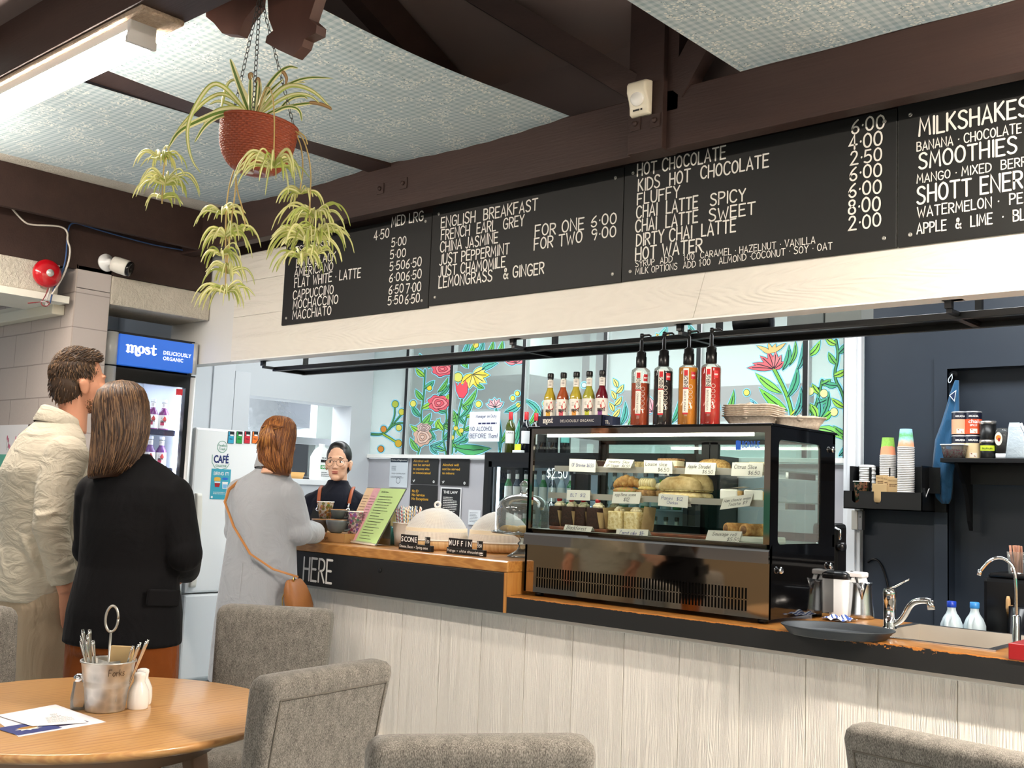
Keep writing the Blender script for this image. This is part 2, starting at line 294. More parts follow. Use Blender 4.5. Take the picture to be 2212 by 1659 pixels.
GLYPH = {k: [([tuple(float(q) for q in p.split(',')) for p in pl.strip('~').split(' ')], pl[0] == '~') for pl in g.split('|')] for k, g in _G.items()}

# ---------------------------------------------------------------- naming
def tag(o, label=None, cat=None, group=None, kind=None):
    if label: o['label'] = label
    if cat: o['category'] = cat
    if group: o['group'] = group
    if kind: o['kind'] = kind
    return o
def thing(name, label, cat, loc=(0, 0, 0), rz=0, group=None):
    o = bpy.data.objects.new(name, None); COL.objects.link(o); o.location = loc; o.rotation_euler = (0, 0, rz); o.empty_display_size = .1
    return tag(o, label, cat, group)
def single(mb, name, label, cat, loc=None, rz=0, group=None):
    o = mb.obj(name, None, loc); o.rotation_euler = (0, 0, rz); return tag(o, label, cat, group)
def struct(mb, name, parent=None):
    o = mb.obj(name, parent); o['kind'] = 'structure'; return o
def dup(root, loc, rz=0, label=None, group=None):
    r = root.copy(); COL.objects.link(r); r.location = loc; r.rotation_euler = (0, 0, rz)
    if label: r['label'] = label
    if group: r['group'] = group
    for ch in list(root.children):
        c = ch.copy(); COL.objects.link(c); c.parent = r
        for g in ch.children:
            d = g.copy(); COL.objects.link(d); d.parent = c
    return r
def blob(mb, name, parent, voxel=.008, it=4, m=None, fac=.5):       # fuse overlapping closed shapes into one continuous skin
    o = mb.obj(name, None); a = o.modifiers.new('r', 'REMESH'); a.mode = 'VOXEL'; a.voxel_size = voxel; a.use_smooth_shade = True
    if it: b = o.modifiers.new('s', 'SMOOTH'); b.iterations = it; b.factor = fac
    dg = bpy.context.evaluated_depsgraph_get(); me = bpy.data.meshes.new_from_object(o.evaluated_get(dg)); old = o.data
    o.modifiers.clear(); o.data = me; bpy.data.meshes.remove(old); me.materials.clear()
    for q in (m if isinstance(m, list) else [m]): me.materials.append(q)
    for p in me.polygons: p.use_smooth = True
    if parent: o.parent = parent
    me.name = name; return o
# ================================================================ ROOM SHELL
BROWN = NT('dark_brown_timber'); BROWN.set(col=BROWN.mix(BROWN.noise(3, BROWN.co((.4, 4, 4))), '2c1f1c', '42302a'), rough=.55, spec=.3); BROWN.bump(BROWN.noise(14, BROWN.co((.6, 9, 9))), .12); BROWN = BROWN.m
BROWN2 = NT('brown_board'); BROWN2.set(col=BROWN2.mix(BROWN2.noise(2), '6b5b56', '7d6d67'), rough=.6, spec=.25); BROWN2 = BROWN2.m
PLASTER = NT('rough_cream_plaster'); PLASTER.set(col=PLASTER.mix(PLASTER.noise(6), 'b9b1a2', 'd8d1c3'), rough=.85); PLASTER.bump(PLASTER.noise(34, None, 5, .65), .9, .02); PLASTER = PLASTER.m
GREYW = mt('c3c7cb', .6, var=.03, bs=6); LILAC = mt('b4b3b8', .6); BLACKW = mt('2f3742', .42, var=.1, bs=8, bmp=.03); WHITE = mt('f2f1ec', .4); BLACK = mt('0a0a0b', .35); BLACKM = mt('141416', .5, bmp=.05, bs=90)
STEEL = NT('brushed_steel'); STEEL.set(col='c9ccd0', metal=1, rough=.22); STEEL.bump(STEEL.noise(40, STEEL.co((1, 30, 30))), .02); STEEL = STEEL.m
CHROME = mt('e6e8ea', .06, 1); MIRROR = mt('b9b2aa', .05, 1); DARKST = mt('8d8983', .16, 1)
n = NT('vinyl_floor'); n.set(col=n.mix(n.noise(30), '98a4ab', 'b3bdc2'), rough=.35); FLOOR = n.m
struct(MB(FLOOR).box(-11, 4, -6, 8.4, -.05, 0), 'floor')
n = NT('concrete_block'); br = n.n('ShaderNodeTexBrick', Vector=n.co((1, 1, 1), (rad(90), 0, 0)), Scale=1, Mortar_Size=.004, Mortar_Smooth=.3, Brick_Width=.39, Row_Height=.2, Bias=-.5)
for i, c in ((1, 'c0b3ab'), (2, 'b9aca4'), (3, '9b8e87')): br.inputs[i].default_value = lin(c)
n.set(col=n.mix(n.math('MULTIPLY', n.noise(40), .25), br.outputs[0], 'a4978f'), rough=.8); n.bump(n.math('SUBTRACT', n.math('MULTIPLY', n.noise(60, None, 5), .35), br.outputs[1]), .5, .006); BLOCK = n.m
struct(MB(BLOCK).box(-11, -6.35, 2.82, 2.97, 0, 2.42), 'wall_left_block')
n = NT('column_block'); br = n.n('ShaderNodeTexBrick', Vector=n.co((1, 1, 1), (rad(90), 0, rad(0))), Scale=1, Mortar_Size=.003, Brick_Width=3, Row_Height=.2, Bias=-.5)
for i, c in ((1, 'b9b0ac'), (2, 'b5aca8'), (3, '958c88')): br.inputs[i].default_value = lin(c)
n.set(col=br.outputs[0], rough=.8); n.bump(n.noise(60, None, 5), .15, .004)
c = MB(n.m); c.box(-6.35, -5.9, 2.822, 3.03, 2.43, 2.56, .004); c.mat(n.m).box(-6.35, -5.9, 2.822, 3.03, 0, 2.427, .004); c.mat(BLOCK).box(-6.35, -5.9, 2.815, 2.822, 0, 2.56); struct(c, 'wall_column')
struct(MB(PLASTER).box(-6.35, -5.9, 3.032, 3.698, 2.363, 2.533, .008), 'trim_1'); struct(MB(PLASTER).box(-6.35, -5.9, -4, 2.72, 2.366, 2.54, .008), 'trim_2')
struct(MB(mt('d9d2bf', .6)).box(-11, -6.0, 2.74, 2.813, 2.27, 2.33, .006).box(-9, -6.05, 2.76, 2.815, 2.335, 2.36), 'trim_3')          # cable trunking on the block wall
struct(MB(mt('e4e0d4', .6)).box(-6.35, -5.885, -4, 2.78, 2.325, 2.364), 'trim_4')
struct(MB(BROWN).box(-5.72, -5.68, -4, 3.47, 2.75, 2.985).box(-5.9, -5.72, -4, 3.69, 2.80, 2.83).box(-5.94, -5.9, -4, 3.69, 2.535, 2.83), 'trim_5')   # brown fascia
struct(MB(PLASTER).box(-6.0, -5.36, -4, 3.47, 2.987, 3.02), 'trim_6')
# roof space: dark vault over the timber frame
v = MB(BROWN2); v.add([(-7, 3.62, 2.9), (3, 3.62, 2.9), (3, 3.62, 3.35), (-7, 3.62, 3.35)], [(0, 1, 2, 3)]).add([(-7, 3.62, 3.3), (3, 3.62, 3.3), (3, -.4, 5.2), (-7, -.4, 5.2)], [(0, 1, 2, 3)]).add([(-7, -.4, 5.2), (3, -.4, 5.2), (3, -4, 3.5), (-7, -4, 3.5)], [(0, 1, 2, 3)])
v.mat(BROWN)
for x in (-4.9, -3.6, -1.2, 0): v.add([(x, 3.6, 3.28), (x+.09, 3.6, 3.28), (x+.09, .2, 4.9), (x, .2, 4.9), (x, 3.6, 3.1), (x+.09, 3.6, 3.1), (x+.09, .2, 4.7), (x, .2, 4.7)], [(0, 1, 2, 3), (4, 7, 6, 5), (0, 4, 5, 1), (1, 5, 6, 2), (2, 6, 7, 3), (3, 7, 4, 0)])
struct(v, 'ceiling')
fb = Fr((-2.42, 3.5, 2.98), (-.75, -.35, .56), (.6, .1, .8)); struct(MB(BROWN).obox(fb, 0, 2.2, -.05, .05, -.03, .03), 'trim_7')
fb = Fr((-2.30, 3.5, 2.98), (.62, -.1, .78), (-.7, .1, .6)); struct(MB(BROWN).obox(fb, 0, 1.6, -.06, .06, -.03, .03), 'trim_8')
struct(MB(BROWN).box(-6.2, 2.5, 3.47, 3.545, 2.744, 2.985, .004).box(-6.2, 2.5, 3.71, 3.8, 2.752, 2.985), 'trim_9')        # main beam over the counter
struct(MB(BROWN).box(-2.50, -2.33, 3.44, 3.55, 2.742, 3.9, .003).box(-2.33, -2.28, 3.47, 3.6, 2.9, 3.9), 'trim_10')                 # post
struct(MB(BROWN).box(-4.15, -3.98, 1.45, 3.47, 2.965, 3.1), 'trim_11')
struct(MB(BROWN).box(-7, 1.6, 1.53, 1.70, 2.79, 3.0, .004), 'trim_12')                                                             # second beam, carries the batten
HESS = NT('hessian'); HESS.set(col=HESS.mix(HESS.noise(90), '8a7462', 'c8b39c'), rough=.9); HESS.bump(HESS.noise(120, HESS.co((.3, 1, 1))), 1, .01); HESS = HESS.m
struct(MB(HESS).box(-6, -2.95, 1.54, 1.69, 2.772, 2.791, .006), 'trim_13')
struct(MB(BROWN2).box(-7, -3.2, -4, 1.53, 2.99, 3.02), 'ceiling_front')
for nm, pts in (('trim_14', [(440, -40), (445, 36), (462, 50), (480, 72), (514, 75), (528, 42), (552, 12), (556, -40)]), ('trim_15', [(576, -40), (580, 40), (590, 66), (576, 78), (573, 92), (602, 108), (632, 122), (652, 100), (657, 84), (682, 72), (684, 54), (668, 40), (684, -10), (688, -40)])):
    fr = Fr((0, 1.78, 0), (1, 0, 0), (0, 0, 1)); cb = NT('stained_corbel'); cb.set(col=cb.mix(cb.noise(5, cb.co((2, 2, .5))), '38201a', '5e3d33'), rough=.4)
    struct(MB(cb.m).prism([(p.x, p.z) for p in (atY(x, y, 1.78) for x, y in pts)], fr, .0, -.035), nm)
# fabric ceiling
n = NT('checked_ceiling_fabric'); co = n.co(); sp = n.n('ShaderNodeSeparateXYZ', Vector=co)
cx = n.math('GREATER_THAN', n.math('SINE', n.math('MULTIPLY', sp.outputs[0], 190)), 0.); cy = n.math('GREATER_THAN', n.math('SINE', n.math('MULTIPLY', sp.outputs[1], 190)), 0.)
chk = n.math('MULTIPLY', n.math('ADD', cx, cy), .5); base = n.ramp(chk, [(0, 'c3cdcd'), (.5, 'b2c0c2'), (1, '9fb0b5')])
vo = n.n('ShaderNodeTexVoronoi', Vector=co, Scale=75); cl = n.n('ShaderNodeTexNoise', Vector=co, Scale=11, Detail=1)
fl = n.math('MULTIPLY', n.math('LESS_THAN', vo.outputs[0], .38), n.math('GREATER_THAN', cl.outputs[0], .53)); dk = n.math('MULTIPLY', n.math('LESS_THAN', n.n('ShaderNodeTexVoronoi', Vector=co, Scale=58).outputs[0], .14), n.math('GREATER_THAN', cl.outputs[0], .5))
n.set(col=n.mix(dk, n.mix(fl, base, 'e0e2da'), '5c6a6c'), rough=.9, spec=.1); n.bump(n.noise(9), .15, .02); CLOTH = n.m
for x0, x1, y0, lab in ((-5.45, -4.15, -1.0, 'sagging pale blue checked fabric ceiling panel beside the left plaster edge'), (-3.98, -2.83, 1.62, 'sagging pale blue checked fabric ceiling panel behind the hanging plant'), (-2.0, 1.2, 1.62, 'pale checked fabric ceiling panel at the upper right over the menu boards')):
    sag = .0 if x0 > -2.5 else .035
    o = MB(CLOTH).grid(lambda a, b: V((x0+(x1-x0)*a, y0+(3.468-y0)*b, 2.984-sag*sin(pi*min(1, a*1.0))*.6-sag*sin(pi*b)**1.0*(.8+.2*cos(6*a))+.004*sin(a*40)*sin(b*9))), 40, 40)
    single(o, 'ceiling_fabric_panel', lab, 'ceiling panel')
# bulkhead over the counter
PAINTG = relief('cream_painted_boarding', 'e4ded2', (1.1, 1, 9), .5, .9)
b = MB(mt('dcdad4', .6)).box(-6.35, -5.637, 3.702, 3.8, 2.09, 2.8).box(-5.637, 2.2, 3.72, 3.8, 2.095, 2.8); struct(b, 'wall_bulkhead')
e0, e1 = atY(1535, 590, 3.7), atY(1497, 695, 3.7)
m = MB(PAINTG); fr = Fr((0, 3.72, 0), (1, 0, 0), (0, 0, 1))
m.prism([(-5.635, 2.095), (e1.x-.002, 2.095), (e0.x-.002, 2.36), (-5.635, 2.36)], fr, 0, .02).prism([(e1.x, 2.095), (2.2, 2.095), (2.2, 2.36), (e0.x, 2.36)], fr, 0, .02)
m.prism([(-5.635, 2.362), (2.2, 2.362), (2.2, 2.575), (-5.635, 2.575)], fr, 0, .02).prism([(-5.635, 2.577), (2.2, 2.577), (2.2, 2.75), (-5.635, 2.75)], fr, 0, .02); struct(m, 'trim_16')
struct(MB(WHITE).box(-5.63, 2.2, 3.701, 3.802, 2.088, 2.0955), 'trim_17')
# rear wall with the painted windows
struct(MB(LILAC).box(-7, -2.62, 6.03, 6.15, 0, 1.60), 'wall_rear'); struct(MB(mt('d5d8d8', .6)).box(-7, -2.62, 6.03, 6.15, 2.76, 3.4), 'wall_rear_upper')
struct(MB(BLACKW).box(-2.615, -2.17, 6.03, 6.15, 0, 3.4).box(-2.17, -.9, 6.03, 6.15, 2.19, 3.4).box(-.9, 2.2, 6.03, 6.15, 0, 3.4), 'wall_rear_black')
d = MB(BLACKW).box(-2.15, -.92, 6.12, 6.16, 0, 2.17); o = struct(d, 'door_1')
tr = MB(BLACKW)
for a, bb in (((-2.2, 2.21), (-2.128, 2.138)),): tr.prism([(-2.2, 0), (-2.128, 0), (-2.128, 2.138), (-.9, 2.138), (-.9, 2.21), (-2.2, 2.21)], Fr((0, 6.03, 0), (1, 0, 0), (0, 0, 1)), 0, .022)
tr.box(-2.14, -2.128, 6.01, 6.12, 0, 2.138).box(-2.14, -.9, 6.01, 6.12, 2.138, 2.15); struct(tr, 'trim_18', None)
wf = MB(mt('eef1f5', .35)); wf.box(-2.72, -2.615, 5.985, 6.03, 0, 3.0, .004).box(-2.69, -2.64, 5.97, 5.985, 0, 3.0, .004); struct(wf, 'trim_19')
struct(MB(WHITE).box(-7, -2.70, 6.0, 6.05, 1.605, 1.635, .003), 'trim_20')
# left wall with the serving hatch
h = MB(GREYW)
h.box(-7.25, -7, 3.8, 4.787, 0, 3.0).box(-7.25, -7, 5.807, 6.03, 0, 3.0).box(-7.25, -7, 4.787, 5.807, 0, 1.396).box(-7.25, -7, 4.787, 5.807, 2.028, 3.0); struct(h, 'wall_left')
struct(MB(mt('c9ccd0', .5)).box(-7, -6.985, 4.64, 4.78, .6, 2.2, .002).box(-7, -6.985, 4.45, 4.636, .6, 2.6, .002), 'trim_21')
struct(MB(GREYW).box(-7, -6.9, 3.8, 3.82, 0, 3).box(-7, -6.34, 3.72, 3.8, 0, 3.0), 'wall_left_return')
struct(MB(mt('dfe3e6', .6)).box(-7.25, 2.2, 3.802, 6.15, 3.3, 3.34), 'ceiling_kitchen')
# the room behind the windows and the room behind the hatch
struct(MB(mt('d9e4e0', .7)).box(-8, -1, 8.3, 8.4, 0, 3.4).box(-8, -7.9, 6.15, 8.4, 0, 3.4).box(-1.1, -1, 6.15, 8.4, 0, 3.4), 'wall_far_room'); struct(MB(mt('e4ebe8', .7)).box(-8, -1, 6.15, 8.4, 3.4, 3.45), 'ceiling_far_room')
struct(MB(mt('dfe1e4', .6)).box(-9.3, -9.2, 3.8, 7, 0, 3).box(-9.2, -7.25, 6.6, 6.7, 0, 3).box(-9.2, -7.25, 3.7, 3.8, 0, 3), 'wall_hatch_room'); struct(MB(WHITE).box(-9.3, -7.25, 3.7, 6.7, 2.9, 2.95), 'ceiling_hatch_room')
# dining room behind the camera: pale walls over a teal dado
TEAL = mt('5fb29a', .6)
w = MB(mt('cfc4bd', .7)); w.box(-11, 4, -5, -4.9, 1.5, 3.02).box(3.0, 3.1, -5, 6.1, 1.3, 3.4).mat(TEAL).box(-11, 4, -5, -4.89, .95, 1.5).box(2.99, 3.1, -5, 6.1, .95, 1.3).mat(mt('c9a980', .5)).box(-11, 4, -5, -4.88, 0, .95).box(2.98, 3.1, -5, 6.1, 0, .95); struct(w, 'wall_front')  # tan base band added for its reflection in the steel case front
# ================================================================ COUNTER
PLANK = relief('cream_painted_plank', 'e9e3d9', (17, 1, 1.3), .5, .75)
OAK = wood('orange_timber', '9c6428', 'c08844', 'ac7030', (1.2, 14, 14), 7, .35, .1, coat=.3)
ct = thing('counter', 'long serving counter clad in cream painted vertical planks', 'counter', (-2.4, 3.7, 0)); OF = (-2.4, 3.7, 0)
m = MB(PLANK, OF)
for k in range(-3, 24):
    x = -4.249+.27*k; m.box(x+.0012, x+.27-.0012, 3.70, 3.72, .115, .828, .0015, 1)
m.T = None; m.obj('plank_cladding', ct)
MB(mt('d9d5cc', .5), OF).box(-4.99, 2.2, 3.677, 3.70, .11, .132, .004).obj('bottom_moulding', ct)
MB(mt('c9c6bf', .5), OF).box(-4.99, 2.2, 3.68, 3.70, .798, .822, .003).obj('top_moulding', ct)
MB(BLACK, OF).box(-4.99, 2.2, 3.735, 3.8, 0, .115).obj('kick_board', ct)
MB(mt('2a2a2c', .6), OF).box(-4.99, 2.2, 3.721, 3.75, .115, .82).obj('carcass', ct)
# raised service top with its black fascia
rt = thing('raised_counter_top', 'raised orange timber service top with a black chalk-lettered fascia', 'counter top', (-4.6, 3.8, .82)); OF = (-4.6, 3.8, .82)
MB(OAK, OF).box(-4.95, -3.2, 3.6, 4.27, 1.0, 1.051, .006).obj('timber_top', rt)
fa = MB(mt('131313', .5, bmp=.08, bs=30), OF).box(-4.93, -3.222, 3.602, 3.62, .823, .999, .003)
fr = Fr((0, 3.602, 0), (1, 0, 0), (0, 0, 1))
f = fa.obj('black_fascia', rt); f['label'] = 'black fascia board'
l = MB(mt('e8e6e2', .6), OF); p0, p1 = atY(655, 1252, 3.602), atY(716, 1258, 3.602); l.hand('HERE', p0.x, p0.z, .118, fr, .001, w=p1.x-p0.x, pen=.1); l.obj('chalk_lettering', rt)
MB(BLACK, OF).lathe([(.012, 0), (.012, .004), (.006, .006)], (atY(820, 1232, 3.6).x, 3.602, atY(820, 1232, 3.6).z), 12, (0, -1, 0)).obj('plugged_hole', rt)
e = MB(wood('orange_end_board', '9c6428', 'c08844', 'ac7030', (14, 14, 1.2), 6, .4, .1), OF); e.prism([(3.6, 1.0), (3.602, .823), (3.622, .823), (3.63, .901), (4.25, .901), (4.25, 1.0)], Fr((-3.222, 0, 0), (0, 1, 0), (0, 0, 1)), 0, .02); e.obj('end_board', rt)
MB(mt('2a2a2c', .6), OF).box(-4.92, -3.24, 3.70, 4.06, .822, .999).obj('riser', rt)
# low worktop with the sink cut-out
lt = thing('worktop', 'long low timber worktop with a worn black-painted front edge', 'worktop', (-1, 3.9, .9)); OF = (-1, 3.9, .9)
SX0, SX1, SY0, SY1 = -1.64, -1.19, 3.76, 4.30
t = MB(OAK, OF); t.box(-3.2, SX0, 3.604, 4.345, .83, .9).box(SX1, 2.2, 3.604, 4.345, .83, .9).box(SX0, SX1, 3.604, SY0, .83, .9).box(SX0, SX1, SY1, 4.345, .83, .9); t.obj('timber_top', lt)
n = NT('chipped_black_paint'); z = n.n('ShaderNodeSeparateXYZ', Vector=n.co()); ed = n.math('ADD', n.math('MULTIPLY', n.math('SUBTRACT', n.noise(34, n.co((1, 1, 2.5)), 5, .7), .5), n.math('ADD', n.math('MULTIPLY', n.math('LESS_THAN', n.math('ABSOLUTE', n.math('ADD', z.outputs[0], .53)), .22), .085), .014)), z.outputs[2])
n.set(col=n.mix(n.math('GREATER_THAN', ed, -.0045), '121110', 'b8732c'), rough=.5)
MB(n.m, OF).box(-3.2, 2.2, 3.6, 3.605, .825, .899).obj('painted_edge', lt)
sk = thing('sink', 'rectangular stainless steel sink set in the low worktop', 'sink', (-1.41, 4.03, .9)); OF = (-1.41, 4.03, .9)
r = MB(STEEL, OF); a = [(SX0-.02, SY0-.015), (SX1+.02, SY0-.015), (SX1+.02, SY1+.015), (SX0-.02, SY1+.015)]; b = [(SX0+.012, SY0+.012), (SX1-.012, SY0+.012), (SX1-.012, SY1-.012), (SX0+.012, SY1-.012)]
r.add([(x, y, .904) for x, y in a]+[(x, y, .904) for x, y in b]+[(x, y, .9005) for x, y in a], [(k, (k+1) % 4, 4+(k+1) % 4, 4+k) for k in range(4)]+[(k, 8+k, 8+(k+1) % 4, (k+1) % 4) for k in range(4)]); r.obj('rim', sk)
q = MB(mt('c4bdb2', .32, .55), OF); q.add([(x, y, .904) for x, y in b]+[(x*.97-1.415*.03+.0, y*.97+4.03*.03, .74) for x, y in b], [(k, 4+k, 4+(k+1) % 4, (k+1) % 4) for k in range(4)]+[(4, 7, 6, 5)]); q.obj('bowl', sk)

struct(MB(mt('eef1f2', .4)).box(-7.25, -6.985, 4.79, 5.805, 1.355, 1.40, .004), 'trim_22')
# ================================================================ CHAIRS AND TABLE
n = NT('mottled_grey_upholstery'); k = n.noise(620, n.co((1, 1, .35)), 2); k2 = n.noise(60, n.co((1, 1, .4)), 4); n.set(col=n.ramp(n.math('ADD', n.math('MULTIPLY', k, .75), n.math('MULTIPLY', k2, .25)), [(.36, '524f4a'), (.5, '77736c'), (.64, '9a958d')]), rough=.95, spec=.1, sheen=.15); n.bump(k, .2, .0015); UPH = n.m
SEAM = mt('6a655d', .95); LEGW = mt('2b2320', .45)
def rrect(w, d, r, z, cx=0, cy=0, n=6):
    out = []
    for sx, sy, a0 in ((1, 1, 0), (-1, 1, 90), (-1, -1, 180), (1, -1, 270)):
        for i in range(n+1): a = rad(a0+90*i/n); out.append(V((cx+sx*(w/2-r)+r*cos(a), cy+sy*(d/2-r)+r*sin(a), z)))
    return out
def make_chair(loc, rz, label, W=.43, H=.905, first=[None]):
    if first[0]: return dup(first[0], loc, rz, label)
    t = thing('dining_chair', label, 'chair', loc, rz, 'grey upholstered dining chairs'); first[0] = t
    m = MB(UPH); rings = []
    for z in (.40, .43, .5, .6, .7, .78, .84, H-.035, H-.017, H-.006, H):
        f = (z-.4)/(H-.4); e = max(0, (z-(H-.035))/.035); th = .07+.03*f**2; cy = -.20-.055*f**1.6; sh = .035*(1-sqrt(max(0, 1-e*e)))
        rings.append(rrect(W-.03+.03*f-2*sh, th-2*sh, max(.004, .026-sh*.4), z, 0, cy))
    m.loft(rings); m.obj('backrest', t)
    p = MB(SEAM)
    def back(z, x): f = (z-.4)/(H-.4); return V((x, -.20-.055*f**1.6-(.07+.03*f**2)/2-.001, z))
    p.tube([back(H-.055, x) for x in (-.186, -.1, 0, .1, .186)], .0022, 6); p.tube([back(z, -.178-.012*(z-.4)) for z in (.42, .55, .7, H-.056)], .0022, 6); p.tube([back(z, .178+.012*(z-.4)) for z in (.42, .55, .7, H-.056)], .0022, 6); p.obj('seam_piping', t)
    m = MB(UPH); m.loft([rrect(W-.03, .44, .04, .395, 0, .02), rrect(W, .46, .05, .41, 0, .02), rrect(W, .46, .05, .46, 0, .02), rrect(W-.03, .43, .05, .482, 0, .02), rrect(W-.12, .34, .05, .488, 0, .02)]); m.obj('seat', t)
    for x in (-1, 1):
        for y in (-1, 1): MB(LEGW).loft([rrect(.028, .028, .006, 0, x*.185, y*.19+.0), rrect(.04, .04, .006, .40, x*.18, y*.18)]).obj('leg', t)
    return t
def ang(p, q):   # chair turn from the left and right top corners of its back, seen from behind the chair
    return atan2(q[1]-p[1], q[0]-p[0])
def chair_from(l, r, front, label):
    # l, r: photo pixels of the back's top corners; the chair stands where they meet the height of its back
    p, q = atZ(*l, .90), atZ(*r, .90); a = atan2(q.y-p.y, q.x-p.x)+(pi if front else 0); c = (p+q)/2; o = rotz((0, .255, 0), a); return make_chair((c.x+o.x, c.y+o.y, 0), a, label)
chair_from((475, 1306), (722, 1318), True, 'grey fabric dining chair facing the camera behind the round table, its back against the planks')
chair_from((560, 1466), (833, 1424), False, 'grey fabric dining chair tucked in at the right of the table, back to camera')
chair_from((800, 1596), (1275, 1592), False, 'grey fabric dining chair at the bottom middle of the picture, only its top showing')
chair_from((1880, 1568), (2240, 1640), False, 'grey fabric dining chair at the bottom right corner in front of the counter')
p = atZ(25, 1310, .9); make_chair((p.x+.302, p.y-.142, 0), rad(-75), 'grey fabric dining chair cut off by the left edge of the picture')
TW = wood('pale_oak_table', 'b98450', 'd6a76c', 'c89659', (10, 1.4, 10), 6, .28, .03, coat=.25)
TX, TY = -2.75, 1.45
t = thing('round_table', 'round pale oak dining table set with cutlery bucket and menus', 'table', (TX, TY, 0))
MB(TW).lathe([(.0, .712), (.47, .712), (.492, .722), (.5, .732), (.498, .738), (.49, .74), (0, .74)], n=96).obj('tabletop', t)
MB(mt('7b6350', .5)).lathe([(.30, .65), (.33, .65), (.33, .711), (.30, .711)], n=48).obj('apron', t)
for a in (-12, 78, 168, 258): MB(mt('8d745f', .5)).loft([rrect(.034, .034, .006, 0, .40*cos(rad(a)), .40*sin(rad(a))), rrect(.06, .06, .008, .70, .27*cos(rad(a)), .27*sin(rad(a)))]).obj('leg', t)

# ================================================================ PEOPLE
def tk(pts, r, mb): 
    mb.tube(pts, r, 14); [mb.sph(p, q, n=14, m=8) for p, q in zip(pts, r if isinstance(r, list) else [r]*len(pts))]
def torso(mb, rings, g=0, n=28): mb.loft([[V((x+(rx+g)*cos(2*pi*k/n), y+(ry+g)*sin(2*pi*k/n), z)) for k in range(n)] for x, y, z, rx, ry in rings])
def head(mb, T, female=False):
    k = mb.T; mb.T = T; f = .93 if female else 1
    mb.sph((0, -.012, .035), .074, .094, .098, 24, 16); mb.sph((0, .025, -.015), .066*f, .07, .085, 20, 14); mb.sph((0, .03, -.062), .056*f, .054, .052, 16, 10)
    mb.sph((0, .066, -.094), .026*f, .022, .021); mb.sph((0, .079, .024), .046, .017, .012); mb.sph((.036, .066, -.022), .026, .022, .022); mb.sph((-.036, .066, -.022), .026, .022, .022)
    mb.loft([[V((0, .088, .012)), V((.006, .084, .012)), V((-.006, .084, .012))], [V((0, .103, -.016)), V((.009, .087, -.018)), V((-.009, .087, -.018))], [V((0, .112, -.034)), V((.016, .088, -.036)), V((-.016, .088, -.036))], [V((0, .098, -.043)), V((.012, .085, -.044)), V((-.012, .085, -.044))]])
    mb.sph((0, .106, -.034), .0095, .009, .008); mb.sph((.011, .094, -.037), .007, .008, .006); mb.sph((-.011, .094, -.037), .007, .008, .006)
    mb.sph((0, .083, -.060), .022, .011, .0065); mb.sph((0, .081, -.070), .019, .011, .007)
    for x in (-1, 1): mb.sph((x*.074, -.006, -.016), .009, .02, .032, 12, 8); mb.sph((x*.079, -.014, -.002), .007, .016, .018, 12, 8)
    mb.tube([(0, -.02, -.02), (0, -.03, -.10), (0, -.045, -.19)], [.056*f, .054*f, .062*f], 18); mb.T = k
def hand(mb, w, d, nrm, curl=.5, side=1, s=1.0):   # wrist, finger direction, palm normal; thumb leaves the side of the palm
    d = V(d).normalized(); nrm = V(nrm); nrm = (nrm-d*nrm.dot(d)).normalized(); x = d.cross(nrm)*side; w = V(w)
    def P(a, b, c): return w+(x*a+d*b+nrm*c)*s
    mb.loft([[P(a*cos(q), b, c*sin(q)) for q in [2*pi*k/16 for k in range(16)]] for a, b, c in ((.026, -.01, .02), (.030, .015, .017), (.038, .05, .015), (.041, .08, .013), (.036, .092, .010))])
    for i, (a, L) in enumerate(((-.033, .062), (-.011, .075), (.011, .08), (.033, .073))):
        pts = [P(a*.9, .07, 0)]; th = 0; q = (a, .088)
        b, c = .088, 0.
        for seg in (.45, .32, .23): pts.append(P(a*(1+.25*(b-.088)/.08), b, c)); th += curl*(.55+.12*i*.3); b += L*seg*cos(th); c += L*seg*sin(th)
        pts.append(P(a*1.2, b, c)); mb.tube(pts, [.0095*s, .0092*s, .0085*s, .008*s, .0068*s][:len(pts)], 10); mb.sph(pts[-1], .0068*s)
    pts = [P(.026, .012, .004), P(.048, .04, .012), P(.054, .066, .022), P(.050, .088, .032)]; mb.tube(pts, [.013*s, .012*s, .0105*s, .008*s], 10); mb.sph(pts[-1], .008*s)
def shoe(root, x, y, m, yaw=0, L=.27):
    mb = MB(m); mb.T = Matrix.Translation((x, y, 0)) @ Matrix.Rotation(yaw, 4, 'Z')
    for w, a, h in (((.0, 0, 0),)*0): pass
    mb.loft([[V((b*cos(q), yy+.0, max(.0, hh*.5+hh*.5*sin(q)))) for q in [2*pi*k/14 for k in range(14)]] for yy, b, hh in ((-.085, .02, .05), (-.075, .034, .085), (-.02, .036, .10), (.05, .042, .075), (.11, .046, .055), (.16, .04, .045), (.185, .018, .03))])
    mb.obj('shoe', root)
